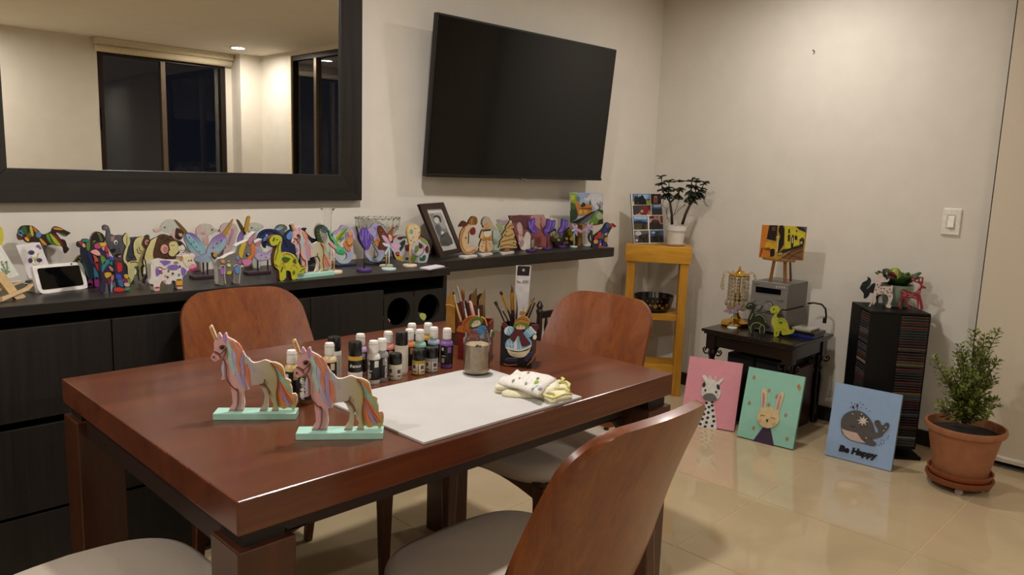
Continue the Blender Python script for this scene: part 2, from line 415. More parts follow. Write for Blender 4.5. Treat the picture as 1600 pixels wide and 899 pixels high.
# ================================================================ television
t = thing('television', 'large black flat television on a tilting wall mount', 'television', (-1.286, -.126, 1.604), -.0219)
tv = MB(); W2, H2 = .616, .353
def tilt(v, a=-.0939):   # top comes forward
    return (v[0], v[1]*math.cos(a)+v[2]*math.sin(a), -v[1]*math.sin(a)+v[2]*math.cos(a))
def tvp(name, m, *bx, bevel=0.): return MB().box(*bx).xf(tilt).build(name, m, t, bevel=bevel)
tvp('housing', M('0b0b0c', .35, 0, .05), -W2, W2, .0, .028, -H2, H2, bevel=.004)
scr = M('040404', .13, 0, 0., 1., 0., .35)
tvp('screen', scr, -W2+.009, W2-.009, -.0015, .001, -H2+.014, H2-.009)
tvp('bezel_bottom', M('1c1c1e', .3, .3), -W2, W2, -.004, .004, -H2, -H2+.013, bevel=.001)
tvp('logo_tab', M('3a3a3c', .3, .5), -.018, .018, -.006, .002, -H2-.006, -H2+.003)
tvp('rear_case', M('0b0b0b', .5), -.40, .40, .028, .055, -.26, .20, bevel=.01)
v, f = text_geo('SAMSUNG', .0085)
MB().add([tilt((a, -.0064, b_-H2-.0015)) for a, b_, c in v], f).build('brand_lettering', M('a8a8a8', .4), t)
MB().box(-.15, .15, .09, .122, -.12, .12).box(-.03, .03, .03, .10, -.05, .05).build('wall_mount', M('151515', .5, .6), t)
# ================================================================ sideboard and wall shelf
ZT = .891; CF = -.432
t = thing('sideboard', 'long low espresso-brown sideboard with drawers and round bottle holes under the mirror', 'cabinet', (-3.3, -.2, 0)); q = (-3.3, -.2, 0)
CX0, CX1 = -4.7, -2.055
MB(q).box(CX0, -2.047+.0, CF, -.002, ZT-.031, ZT).build('top', ESP, t, bevel=.0015)
MB(q).box(CX0, CX0+.02, CF+.012, -.002, .0, ZT-.031).build('side_panel', ESPV, t); MB(q).box(CX1-.018, CX1, CF+.012, -.002, .0, ZT-.031).build('side_panel', ESPV, t)
MB(q).box(CX0+.02, CX1-.018, -.02, -.002, .0, ZT-.031).build('back_panel', ESPV, t)
MB(q).box(CX0+.02, CX1-.018, CF+.05, -.02, .0, .06).build('plinth', ESPV, t)
MB(q).box(CX0+.02, CX1-.018, CF+.04, -.02, .795, .800).build('rail', ESPV, t)
sx = [CX0+.022, -4.02, -3.348, -2.692, -2.376]
for i in range(4):
    a, c_ = sx[i]+.0015, sx[i+1]-.0015
    MB(q).box(a, c_, CF+.004, CF+.024, .566, .826).build('drawer_front', ESPV, t, bevel=.0012)
    MB(q).box(a, c_, CF+.004, CF+.024, .296, .545).build('drawer_front', ESPV, t, bevel=.0012)
    MB(q).box(a, c_, CF+.004, CF+.024, .065, .286).build('drawer_front', ESPV, t, bevel=.0012)
    if i < 3: MB(q).box(c_-.008, c_+.010, CF+.03, -.02, .06, .795).build('divider', ESPV, t)
# bottle panel with round holes
rack = MB(q); yb = CF+.006
zz = [.806, .660, .515, .370, .225, .08]; xx = [-2.374, -2.232, -2.073]
for i in range(2):
    for j in range(5):
        a, c_, z1_, z0_ = xx[i], xx[i+1], zz[j], zz[j+1]; cx_, cz_, rr, n = (a+c_)/2, (z0_+z1_)/2, .056, 32
        out = []
        for k in range(n):
            an = 2*PI*k/n; dx, dz = math.cos(an), math.sin(an); s_ = min((c_-a)/2/max(abs(dx), 1e-6), (z1_-z0_)/2/max(abs(dz), 1e-6)); out.append((cx_+dx*s_, cz_+dz*s_))
        inn = [(cx_+rr*math.cos(2*PI*k/n), cz_+rr*math.sin(2*PI*k/n)) for k in range(n)]
        vs = [(p[0], yb, p[1]) for p in out]+[(p[0], yb, p[1]) for p in inn]+[(p[0], yb+.018, p[1]) for p in inn]
        rack.add(vs, [(k, (k+1) % n, n+(k+1) % n, n+k) for k in range(n)]+[(n+k, n+(k+1) % n, 2*n+(k+1) % n, 2*n+k) for k in range(n)])
rack.build('bottle_panel', ESPV, t)
MB(q).box(-2.374, -2.073, CF+.02, -.02, .800, .806).build('niche_floor', ESPV, t)
for k, (cx_, col, lab) in enumerate(((-2.345, 'd8a48c', 'wine bottle with pinkish capsule lying in the left round hole'), (-2.165, 'b9c46a', 'wine bottle with yellow-green label lying in the right round hole'))):
    bt = thing('wine_bottle', lab, 'bottle', (cx_, CF+.05, .693), 0, 'bottles in the sideboard')
    d = [(-.002, .013), (.0, .0145), (.05, .0145), (.06, .016), (.11, .035), (.14, .037), (.28, .037)]
    MB().tube([(0, yy-.02, 0) for yy, r in d], [r for yy, r in d], 16).build('glass_body', M('0e130e', .1), bt, smooth=True)
    MB().tube([(0, -.0245, 0), (0, .03, 0)], .0152, 16).build('capsule', M(col, .4), bt, smooth='auto')
t = thing('wall_shelf', 'dark floating wall shelf under the television', 'shelf', (-1.4, -.12, ZT-.048))
MB((-1.4, -.12, ZT-.048)).box(-2.046, -.703, -.25, -.002, ZT-.048, ZT).build('board', ESP, t, bevel=.0015)
MB((-1.4, -.12, ZT-.048)).box(-2.04, -.71, -.248, -.004, ZT-.0505, ZT-.046).build('underside_strip', ESPV, t)
# ================================================================ dining table
TZ = .760
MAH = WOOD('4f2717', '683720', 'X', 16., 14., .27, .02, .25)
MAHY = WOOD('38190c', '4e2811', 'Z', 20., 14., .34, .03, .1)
TX0, TX1, TY0, TY1 = -3.573, -2.322, -1.692, -.766
t = thing('dining_table', 'reddish brown wooden dining table with a thick top and square legs', 'table', (-2.95, -1.23, 0)); q = (-2.95, -1.23, 0)
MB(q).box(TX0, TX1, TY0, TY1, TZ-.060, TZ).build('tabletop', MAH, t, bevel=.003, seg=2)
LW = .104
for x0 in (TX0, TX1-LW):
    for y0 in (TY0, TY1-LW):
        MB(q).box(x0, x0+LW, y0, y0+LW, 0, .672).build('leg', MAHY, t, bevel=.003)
        MB(q).box(x0+.014, x0+LW-.014, y0+.014, y0+LW-.014, .672, .700).build('spacer_block', M('140c08', .6), t)
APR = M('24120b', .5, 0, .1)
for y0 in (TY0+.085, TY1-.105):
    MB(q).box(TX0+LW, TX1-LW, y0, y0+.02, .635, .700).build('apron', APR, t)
    for x0, sg in ((TX0+LW, 1), (TX1-LW, -1)):
        n = 8; pr = [(0, 0), (.09, 0)]+[(.09-.09*math.sin(PI/2*k/n), -.055*(1-math.cos(PI/2*k/n))) for k in range(1, n+1)]
        MB(q).prism([(x0+sg*a-sg*.0, y0, .638+c) for a, c in pr], [(x0+sg*a, y0+.02, .638+c) for a, c in pr]).build('bracket', APR, t)
for x0 in (TX0+.02, TX1-.04):
    MB(q).box(x0, x0+.02, TY0+LW, TY1-LW, .635, .700).build('apron', APR, t)
# ================================================================ chairs: built facing +Y, seat centre over the origin
CH = WOOD('652f12', '80461b', 'Z', 34., 40., .32, .015, .12)
CHD = WOOD('3a1b0e', '54290f', 'Z', 26., 20., .33, .02, .1)
FAB = M('b2a798', .85, 0, .12, 900., .25, .2)
def make_chair(label):
    t = thing('dining_chair', label, 'chair')
    # seat cushion
    pr = []
    for k in range(48):
        a = 2*PI*k/48; c, s_ = math.cos(a), math.sin(a)
        x = .228*math.copysign(abs(c)**.55, c); y = .222*math.copysign(abs(s_)**.55, s_)
        x *= (1.0 if y > 0 else 1.0+.10*y/.222); pr.append((x, y))
    m = MB(); rings = [(.90, .425), (.985, .430), (1.0, .445), (1.0, .458), (.975, .474), (.90, .484), (.6, .489)]
    vs = [(x*s_, y*s_, z-.006*max(0, y)/.22) for s_, z in rings for x, y in pr]+[(0, 0, .490)]
    n = 48; fs = [(i*n+k, i*n+(k+1) % n, (i+1)*n+(k+1) % n, (i+1)*n+k) for i in range(len(rings)-1) for k in range(n)]
    fs += [((len(rings)-1)*n+k, (len(rings)-1)*n+(k+1) % n, len(rings)*n) for k in range(n)]+[tuple(range(n-1, -1, -1))]
    m.add(vs, fs); m.build('seat_cushion', FAB, t, smooth=True)
    # moulded back panel
    nu = 24; fr_, bk = [], []
    rows = []
    for k in range(9): an = PI/2*k/8; rows.append((.640-.158*math.cos(an), .095+.127*math.sin(an)))
    for k in range(1, 7): rows.append((.640+.166*k/7, .222-.018*k/7))
    for k in range(9): an = PI/2*k/8; rows.append((.806+.078*math.sin(an), .112+.092*math.cos(an)))
    nv = len(rows)-1
    th = .021
    for j, (z, hw) in enumerate(rows):
        for i in range(nu+1):
            u = -1+2*i/nu; x = u*hw
            zz = z+(.010*(1-(x/.2)**2)*max(0, (z-.75)/.15) if z > .75 else 0)
            y = -.215-.150*(z-.45)/.45+.048*(x/.23)**2+.018*math.sin(PI*(z-.45)/.45)
            p = Vector((x, y, zz)); fr_.append(p); ed = min(1-abs(u), 1.)*hw
            bk.append(p+Vector((0, -th*(.6 if (abs(u) == 1 or j in (0, nv)) else 1), -.002)))
    A = (nu+1)*(nv+1); idx = lambda i, j: j*(nu+1)+i
    fs = []
    for j in range(nv):
        for i in range(nu):
            fs.append((idx(i, j), idx(i+1, j), idx(i+1, j+1), idx(i, j+1))); fs.append((A+idx(i, j), A+idx(i, j+1), A+idx(i+1, j+1), A+idx(i+1, j)))
    bd = [idx(i, 0) for i in range(nu)]+[idx(nu, j) for j in range(nv)]+[idx(i, nv) for i in range(nu, 0, -1)]+[idx(0, j) for j in range(nv, 0, -1)]
    for k in range(len(bd)):
        a, c = bd[k], bd[(k+1) % len(bd)]; fs.append((a, A+a, A+c, c))
    MB().add(fr_+bk, fs).build('back_panel', CH, t, smooth='auto')
    def leg(pts, ws):   # squared tapering leg through pts with (wx,wy) half sizes
        m = MB(); vs = []
        for p, (a, c) in zip(pts, ws): vs += [(p[0]-a, p[1]-c, p[2]), (p[0]+a, p[1]-c, p[2]), (p[0]+a, p[1]+c, p[2]), (p[0]-a, p[1]+c, p[2])]
        k = len(pts); fs = [(3, 2, 1, 0), tuple((k-1)*4+i for i in range(4))]
        for i in range(k-1): fs += [(i*4+j, i*4+(j+1) % 4, (i+1)*4+(j+1) % 4, (i+1)*4+j) for j in range(4)]
        m.add(vs, fs); return m
    for s_ in (-1, 1):
        leg([(s_*.195, .185, 0), (s_*.198, .182, .25), (s_*.200, .180, .428)], [(.012, .012), (.018, .018), (.022, .024)]).build('leg', CHD, t, bevel=.005)
        leg([(s_*.192, -.255, 0), (s_*.195, -.225, .22), (s_*.200, -.200, .42), (s_*.205, -.196, .54), (s_*.206, -.212, .63)], [(.012, .013), (.017, .021), (.019, .027), (.016, .020), (.008, .008)]).build('leg', CHD, t, bevel=.005)
        pr2 = [(-.19, .430), (.17, .430), (.17, .375)]+[(.17-.36*k/8, .375+.030*math.sin(PI*k/8)) for k in range(1, 9)]
        MB().prism([(s_*.207, a, c) for a, c in pr2], [(s_*.187, a, c) for a, c in pr2]).build('side_rail', CHD, t, bevel=.003)
    pr2 = [(-.19, .430), (.19, .430)]+[(.19-.38*k/10, .378+.032*math.sin(PI*k/10)) for k in range(0, 11)]
    MB().prism([(a, .195, c) for a, c in pr2], [(a, .172, c) for a, c in pr2]).build('front_rail', CHD, t)
    MB().prism([(a, -.195, c) for a, c in pr2], [(a, -.215, c) for a, c in pr2]).build('rear_rail', CHD, t)
    return t
chs = 'brown wooden dining chairs with grey seats'
c0 = make_chair('brown curved-back dining chair in the foreground, seen from behind'); c0.location = (-3.0, -1.745, 0); c0['group'] = chs
clone_at(c0, (-2.985, -.825, 0), PI, 'brown curved-back dining chair between the table and the sideboard', chs)
clone_at(c0, (-2.385, -1.25, 0), PI/2, 'brown curved-back dining chair at the table end nearest the yellow stand', chs)
clone_at(c0, (-3.675, -1.34, 0), -PI/2, 'dining chair at the left table end, only its grey seat corner in view', chs)
# ================================================================ on the dining table
BZ = TZ+.006
o = MB((-2.945, -1.503, TZ)).box(-3.187, -2.703, -1.683, -1.322, TZ+.0002, BZ).build('drawing_board', M('bdbbb8', .55, 0, .03, 14.), bevel=.001, loc=(-2.945, -1.503, TZ)); tag(o, 'white rectangular work board lying on the table', 'board')
# ---- pastel unicorn: cut-out on a mint plinth
def unicorn(label):
    a, b_ = (332.5, 657), (462, 656.5); A, B = onz(a[0], a[1], TZ), onz(b_[0], b_[1], TZ)
    e = (B-A).normalized(); n = Vector((e.y, -e.x, 0)); n = n if n.dot(CAM-A) > 0 else -n
    L = (B-A).length; c = (A+B)/2 - n*.021
    F = Fig('unicorn_figurine', label, 'figurine', Pl(c, n), (320, 500)); F.t.location = (c.x, c.y, TZ); F.q = Vector((c.x, c.y, TZ))
    F.t['group'] = 'pastel unicorn cut-outs on mint plinths'
    m = MB(F.q); m.hexa([A+n*0, B, B-n*.042, A-n*.042]+[p+Vector((0, 0, .014)) for p in (A+n*0, B, B-n*.042, A-n*.042)])
    m.build('plinth', M('a8d8c8', .35, 0, .04), F.t, bevel=.001)
    X = abs(e.x)*L/2
    body = [(165,310),(150,350),(150,420),(145,480),(110,560),(105,600),(150,640),(185,640),(230,615),(290,590),(298,620),(275,690),(265,740),(275,800),(280,850),(268,900),(268,930),(330,915),(348,880),(360,900),(385,970),(420,1060),(440,1250),(440,1300),(400,1370),(383,1410),(380,1458),(480,1458),(600,1458),(610,1400),(630,1300),(612,1150),(622,1095),(690,1085),(672,1050),(690,1030),(850,1005),(900,1070),(935,1150),(940,1200),(920,1310),(870,1390),(850,1458),(960,1458),(990,1390),(1000,1250),(1018,1150),(1035,1200),(1050,1270),(1080,1310),(1060,1380),(1040,1458),(1150,1458),(1150,1370),(1165,1335),(1200,1370),(1250,1385),(1340,1350),(1370,1390),(1400,1395),(1440,1310),(1445,1220),(1435,1170),(1410,1145),(1370,1150),(1365,1060),(1340,1000),(1350,960),(1320,930),(1270,910),(1250,830),(1230,750),(1190,700),(1100,660),(1040,655),(950,622),(880,645),(800,665),(740,655),(700,610),(640,560),(610,500),(560,430),(540,380),(450,310),(360,265),(345,210),(325,200),(290,240),(275,262),(240,205),(215,205),(200,260),(190,310)]
    F.part('body', GRAD('d9a8a6', 'bdb6ac', 'b7ae72', 'X', -X*.55, X*.6, .5, .08), body, .004, -.004, 2, 'e9cdbf')
    F.part('horn', 'e2bb85', [(165,320),(80,125),(90,95),(120,92),(205,310)], .0042, -.0042, 2, 'f0d2ae')
    for k in range(5): F.patch('horn_ring', '9c6c48', stroke([(95+17*k, 145+36*k), (135+14*k, 120+38*k)], 7), 6, 0)
    P = F.patch
    P('head_tint', 'b9bfc4', [(170,330),(230,280),(300,330),(330,420),(300,470),(200,480),(160,450)], 4); P('muzzle', 'd0a3a2', [(120,560),(150,500),(220,510),(240,570),(210,620),(150,632),(112,600)], 4)  # blue-grey paint on the head, pink on the muzzle
    P('foreleg_tint', 'dba0a0', [(420,1060),(520,1090),(525,1250),(500,1390),(400,1440),(440,1310),(440,1200)], 4); P('foreleg_tint', 'd99f9f', [(540,1110),(610,1100),(620,1300),(600,1440),(500,1440),(545,1330)], 4)  # both forelegs painted pink
    P('chest_blush', 'd8a4a4', [(360,820),(440,860),(560,1000),(600,1060),(520,1075),(420,1020),(370,930)], 4)
    P('flank_tint', 'bfb26a', [(960,720),(1050,720),(1120,850),(1120,1000),(1020,1080),(950,980),(930,850)], 4); P('flank_tint', 'c9b94a', el(930, 690, 45, 35), 4)
    P('mane_lock', 'a9cfc3', stroke([(360,330),(395,450),(400,580),(440,720),(465,860)], [30, 70, 60, 60, 20]), 5); P('mane_lock', 'b5b0d0', stroke([(450,450),(470,560),(480,700),(530,860),(590,990),(650,1060)], [25, 60, 55, 50, 40, 20]), 5)
    P('mane_lock', 'd88a5e', stroke([(420,330),(470,440),(550,540),(520,680),(560,850)], [25, 45, 50, 45, 12]), 6); P('mane_lock', 'd98a6a', stroke([(500,350),(560,430),(600,520)], [22, 40, 16]), 6)
    P('mane_lock', 'a996c4', stroke([(610,520),(580,640),(605,760),(600,900),(650,1070)], [25, 45, 45, 40, 16]), 6); P('mane_lock', 'df7f5c', stroke([(640,670),(670,780),(680,900),(710,1010)], [16, 46, 46, 20]), 6)
    P('mane_lock', 'aeb9c0', stroke([(640,570),(700,660),(780,790)], [30, 60, 16]), 5); P('throat_lock', 'b9bacb', stroke([(305,640),(290,760),(305,880)], [30, 45, 30]), 5)
    P('tail_lock', 'cf7f4a', stroke([(1070,680),(1170,760),(1230,870)], [20, 55, 30]), 5); P('tail_lock', '8dbfae', stroke([(1110,720),(1170,860),(1270,1020),(1350,1130)], [20, 70, 70, 20]), 5)
    P('tail_lock', 'e2824f', stroke([(1155,900),(1170,1080),(1190,1230),(1260,1370)], [20, 50, 70, 30]), 5); P('tail_lock', 'a58bc0', stroke([(1180,980),(1240,1180),(1330,1330)], [16, 50, 36]), 6)
    P('tail_lock', 'e08a50', stroke([(1200,960),(1300,1120),(1420,1290)], [16, 44, 22]), 6); P('tail_lock', 'c4705a', stroke([(1170,950),(1250,1130),(1370,1300)], [10, 30, 16]), 7)
    P('tail_curl', 'c9a183', el(1400, 1190, 32, 42), 5); P('ear', 'b08ccb', [(290,245),(325,215),(345,300),(325,360)], 5); P('ear', 'b9a6cf', [(205,260),(230,215),(255,260),(215,300)], 5)
    for q_ in ((430, 0), (548, 0), (908, 0), (1096, 0)): P('hoof', '8f8f86', [(q_[0]-52, 1458), (q_[0]-40, 1395), (q_[0]+50, 1390), (q_[0]+55, 1458)], 6, 0)
    L_ = '6b3a2c'
    for s_, w_ in (([(350,870),(385,970),(470,1060),(525,1090),(530,1290),(490,1400)], 11), ([(945,920),(930,980),(860,1003)], 9), ([(930,980),(1000,1080),(1018,1150)], 12), ([(300,600),(340,690),(350,880)], 10), ([(1040,660),(1130,800),(1150,960),(1130,1150),(1160,1340)], 9), ([(140,485),(200,498),(240,535),(255,590)], 10), ([(235,530),(300,480),(345,430)], 9), ([(290,590),(340,520),(345,430)], 9), ([(235,420),(270,390),(330,400)], 8)):
        P('painted_line', L_, stroke(s_, w_), 8, 0)
    P('eye', '15100e', el(282, 430, 34, 17, -12), 8); P('nostril', '2a1614', el(150, 572, 11, 16, 20), 8)
    return F, (A+B)/2
UN, _ = unicorn('pastel unicorn cut-out on the table, the one farther to the left')
A2, B2 = onz(462.5, 688.5, TZ), onz(598, 687, TZ); e2 = (B2-A2).normalized(); A1, B1 = onz(332.5, 657, TZ), onz(462, 656.5, TZ); e1 = (B1-A1).normalized()
rz = math.atan2(e2.y, e2.x)-math.atan2(e1.y, e1.x); n2 = Vector((e2.y, -e2.x, 0)); n2 = n2 if n2.dot(CAM-A2) > 0 else -n2
c2 = (A2+B2)/2-n2*.021
clone_at(UN.t, (c2.x, c2.y, TZ), rz, 'pastel unicorn cut-out on the table, the nearer one beside the white board')
# the third one stands on the sideboard
c3 = onz(488.5, 432, ZT)
clone_at(UN.t, (c3.x, c3.y, ZT), math.radians(8)-math.atan2(e1.y, e1.x), 'pastel unicorn cut-out on the sideboard behind the yellow-green dinosaur')
# ---- paint bottles
WCAP = M('e9e6e0', .35, 0, .03); BCAP = M('0c0c0c', .3, 0, .05); BLK = M('0d0d0f', .4, 0, .1)
def bottle(px, py, kind, col, label, h=None, r=None, text=None, ta=0., zg=TZ):
    base = onz(px, py, zg); d = (base-CAM); d.z = 0; d.normalize()
    R_ = r or {'flip': .0168, 'tall': .0172, 'pot': .0175}[kind]; H_ = h or {'flip': .108, 'tall': .112, 'pot': .066}[kind]
    base = base+d*R_*.9
    t = thing('paint_bottle' if kind != 'pot' else 'paint_pot', label, 'paint bottle' if kind != 'pot' else 'paint pot', (base.x, base.y, zg), math.atan2(d.y, d.x)-PI/2, 'craft paints on the table')
    cm = M(col, .35, 0, .05)
    if kind == 'flip':
        MB().lathe([(R_*.9, 0), (R_, .003), (R_, H_*.60), (R_*.92, H_*.66), (R_*.62, H_*.71), (R_*.62, H_*.74)], n=28).build('body', cm, t, smooth='auto')
        cap_ = MB().lathe([(R_*.70, H_*.735), (R_*.72, H_*.75), (R_*.68, H_*.965), (R_*.60, H_)], n=28).build('cap', WCAP, t, smooth='auto')
        MB().lathe([(R_*.735, H_*.925), (R_*.735, H_*.935)], n=28).build('cap_seam', M('b9b5ad', .4), cap_)
        lab_ = MB().lathe([(R_*1.012, H_*.10), (R_*1.012, H_*.575)], n=28, cap=False).build('label', BLK, t, smooth=True)
        m = MB()
        for a0, a1, z0, z1 in ((-.95, -.35, .14, .26), (-.9, -.2, .30, .33), (-.9, -.5, .45, .53)):
            vs = [(R_*1.02*math.sin(a0+(a1-a0)*k/4), -R_*1.02*math.cos(a0+(a1-a0)*k/4), H_*z) for z in (z0, z1) for k in range(5)]; m.add(vs, [(k, k+1, k+6, k+5) for k in range(4)])
        m.build('label_print', M('cfcabf', .5), lab_)
        m = MB()
        for a0, a1, z0, z1 in ((.15, .8, .40, .55),):
            vs = [(R_*1.02*math.sin(a0+(a1-a0)*k/4), -R_*1.02*math.cos(a0+(a1-a0)*k/4), H_*z) for z in (z0, z1) for k in range(5)]; m.add(vs, [(k, k+1, k+6, k+5) for k in range(4)])
        m.build('label_stripe', M(col, .5), lab_)
    elif kind == 'tall':
        MB().lathe([(R_*.92, 0), (R_, .003), (R_, H_*.66), (R_*.9, H_*.70)], n=28).build('body', cm, t, smooth='auto')
        MB().lathe([(R_*.93, H_*.69), (R_*.95, H_*.72), (R_*.95, H_*.97), (R_*.85, H_)], n=28).build('cap', BCAP, t, smooth='auto')
        lab_ = MB().lathe([(R_*1.012, H_*.34), (R_*1.012, H_*.60)], n=28, cap=False).build('label', BLK if text else M('d9d4c4', .5), t, smooth=True)
        MB().lathe([(R_*1.012, H_*.06), (R_*1.012, H_*.335)], n=28, cap=False).build('label_foot', M('dedad2', .5), t, smooth=True)
    else:
        MB().lathe([(R_*.93, 0), (R_, .003), (R_, H_*.52), (R_*.88, H_*.60)], n=28).build('body', cm, t, smooth='auto')
        MB().lathe([(R_*.90, H_*.58), (R_*.95, H_*.62), (R_*.95, H_*.95), (R_*.85, H_)], n=28).build('cap', BCAP, t, smooth='auto')
        m = MB()
        for a0, a1 in ((-1.1, -.15), (.05, 1.0)):
            vs = [(R_*1.012*math.sin(a0+(a1-a0)*k/5), -R_*1.012*math.cos(a0+(a1-a0)*k/5), H_*z) for z in (.07, .46) for k in range(6)]; m.add(vs, [(k, k+1, k+7, k+6) for k in range(5)])
        lab_ = m.build('label', M('d9d5cc', .5), t); m = MB()
        for a0, a1, z0, z1 in ((-.95, -.5, .28, .42), (.3, .8, .25, .40), (.3, .9, .12, .17), (-1., -.3, .12, .17)):
            vs = [(R_*1.02*math.sin(a0+(a1-a0)*k/4), -R_*1.02*math.cos(a0+(a1-a0)*k/4), H_*z) for z in (z0, z1) for k in range(5)]; m.add(vs, [(k, k+1, k+6, k+5) for k in range(4)])
        m.build('label_print', M('4a463f', .5), lab_)
    if text == 'PRODUART':
        v, f = text_geo(text, .0098, 0, .0004); m = MB()
        m.add([((R_*1.025)*math.sin(ta-y_/R_), -(R_*1.025)*math.cos(ta-y_/R_), H_*.34+x_) for x_, y_, z_ in v], f).build('lettering', M('e6e2da', .5), lab_)
    elif text == 'franco':
        v, f = text_geo(text, .0115, .35, .0002); m = MB()
        m.add([((R_*1.025)*math.sin(ta+x_/R_), -(R_*1.025)*math.cos(ta+x_/R_), H_*.48+y_) for x_, y_, z_ in v], f).build('lettering', M('e6e2da', .5), lab_)
    return t
bottle(697.5, 576, 'flip', '8b63ad', 'purple paint bottle, white cap, rightmost of the row')
bottle(677, 574, 'flip', 'a9b9cf', 'pale blue paint bottle with white cap next to the purple one')
bottle(668, 566, 'flip', 'c79a2e', 'mustard yellow paint bottle half hidden behind the mint one')
bottle(655.5, 579, 'flip', '9fd0bb', 'mint green paint bottle with tall white cap', text='PRODUART', ta=-.1)
bottle(643, 567, 'flip', '2c2a2c', 'black paint bottle with white flip cap at the very back')
bottle(639, 578, 'flip', 'e08a55', 'orange paint bottle behind the tall black-capped one')
bottle(627, 586, 'tall', 'cfc6b2', 'tall cream paint bottle with a black cap in the middle of the row')
bottle(606, 583, 'flip', 'd58a80', 'salmon pink paint bottle with white cap')
bottle(596.5, 597, 'flip', '8f8f8c', 'grey paint bottle with a scuffed white flip cap', text='PRODUART', ta=.7)
bottle(583.5, 601, 'flip', 'd9d7d0', 'white paint bottle with black upright-lettered label beside the gold one', text='PRODUART', ta=-.75)
bottle(563, 588, 'flip', 'b3a2c8', 'lilac paint bottle behind the black-capped gold one')
bottle(555, 606, 'tall', 'c39a3a', 'gold paint bottle with black cap and cursive label', text='franco')
bottle(617.5, 594, 'pot', 'd8d2b4', 'small cream paint pot with black lid in front of the tall cream bottle')
bottle(654, 587, 'pot', 'a98a2c', 'small gold paint pot with black lid')
bottle(674, 583, 'pot', '9a9a9a', 'small silver paint pot with black lid')
bottle(515, 606, 'flip', 'd9c6a0', 'cream paint bottle with white cap just behind the nearer unicorn')
bottle(522.5, 597, 'tall', 'e0ded8', 'white paint bottle with black cap behind the nearer unicorn')
bottle(479, 633, 'flip', '6a4a2a', 'brown paint bottle between the two unicorns, lettering upright', .112, .0172, 'PRODUART', -.45)
bottle(457, 624, 'flip', 'd8bd84', 'pale yellow paint bottle hidden behind the nearer unicorn\'s head', .112, .0172)
# ---- jar of murky rinse water
jb = onz(744, 588, BZ); d = jb-CAM; d.z = 0; d.normalize(); jb = jb+d*.032
t = thing('water_jar', 'glass jar of murky brush water on the white board', 'jar', (jb.x, jb.y, BZ))
pr = [(.030, 0), (.035, .003), (.0362, .012), (.0345, .020), (.0340, .072), (.0368, .082), (.0368, .092), (.0318, .100), (.0318, .112)]
inn = [(r-.0026, max(z, .004)) for r, z in pr]
MB().lathe(pr+[(.0295, .112)]+inn[::-1][1:], n=40, cap=True).build('glass', GLASS('fbfaf6', .01, 1.42), t, smooth='auto')
MB().lathe([(r-.0030, max(z, .005)) for r, z in pr[:5]]+[(.0318, .079)], n=40).build('murky_water', M('b3a188', .15, 0, .12, 90.), t, smooth='auto')
m = MB(); random.seed(3)
for k in range(16):
    a = random.uniform(0, 2*PI); z = random.uniform(.078, .10); m.ball((.0335*math.cos(a), .0335*math.sin(a), z), .004, .004, .003, 6)
m.build('dried_paint', M('3c4038', .6), t)
# ---- folded paint rag
rb = onz(835, 605, BZ)
t = thing('paint_rag', 'folded cream cloth smeared with paint on the board corner', 'cloth', (rb.x, rb.y, BZ))
def sheet(name, col, pts, z0, z1, wob=.003, seed=1):
    random.seed(seed); T = lambda p, z: onz(750+p[0]*.1, 560+p[1]*.1, z)
    pts = cr(pts, 3); n = len(pts); cx_ = sum(p[0] for p in pts)/n; cy_ = sum(p[1] for p in pts)/n
    m = MB((rb.x, rb.y, BZ)); R_ = 6; vs = []
    for s_ in range(R_+1):
        f_ = 1-s_/R_*.98
        for k, p in enumerate(pts):
            v = T((cx_+(p[0]-cx_)*f_, cy_+(p[1]-cy_)*f_), z1); v.z = z1-(.006 if s_ == 0 else 0)+wob*math.sin(k*.55+s_*1.3)*math.sin(s_*.9+seed); vs.append(v)
    lo = []
    for k, p in enumerate(pts):
        v = T(p, z1); v.z = z0+.0003; lo.append(v)
    fs = [(s_*n+k, s_*n+(k+1) % n, (s_+1)*n+(k+1) % n, (s_+1)*n+k) for s_ in range(R_) for k in range(n)]+[tuple(R_*n+k for k in range(n))]
    b0 = len(vs); fs += [(b0+k, b0+(k+1) % n, (k+1) % n, k) for k in range(n)]+[tuple(b0+n-1-k for k in range(n))]
    return m.add(vs+lo, fs).build(name, M(col, .9, 0, .10, 120., .2), t, smooth=True)
sheet('lower_fold', 'd5cfb0', [(230,430),(350,400),(500,400),(700,380),(900,330),(1080,330),(1200,330),(1300,310),(1350,370),(1410,410),(1390,470),(1440,560),(1300,590),(1220,610),(1130,640),(1000,590),(920,560),(700,555),(500,540),(350,520),(340,480),(240,470)], BZ, BZ+.012, .002, 1)
sheet('middle_fold', 'ded8c2', [(240,410),(300,340),(480,300),(900,280),(1180,300),(1230,360),(1220,440),(1100,470),(960,545),(800,510),(600,450),(480,430),(350,430)], BZ+.010, BZ+.021, .003, 2)
sheet('upper_fold', 'd2cfc6', [(430,250),(500,210),(560,165),(620,190),(720,170),(820,190),(1000,240),(1190,275),(1040,400),(930,530),(800,485),(600,415),(450,385),(300,350),(300,290)], BZ+.019, BZ+.030, .003, 3)
for pts, r in (([(950,560),(1050,600),(1140,630),(1220,600),(1330,560),(1440,560)], .003), ([(1060,540),(1150,545),(1210,590),(1140,620)], .0035), ([(1280,310),(1310,330),(1250,380),(1350,370),(1400,410),(1380,450)], .0035), ([(980,520),(1080,480),(1200,470),(1330,470),(1400,520)], .003)):
    MB((rb.x, rb.y, BZ)).tube([onz(750+p[0]*.1, 560+p[1]*.1, BZ+.016) for p in cr(pts, 1)], r, 8).build('rolled_hem', M('cfc97e', .9), t, smooth=True)
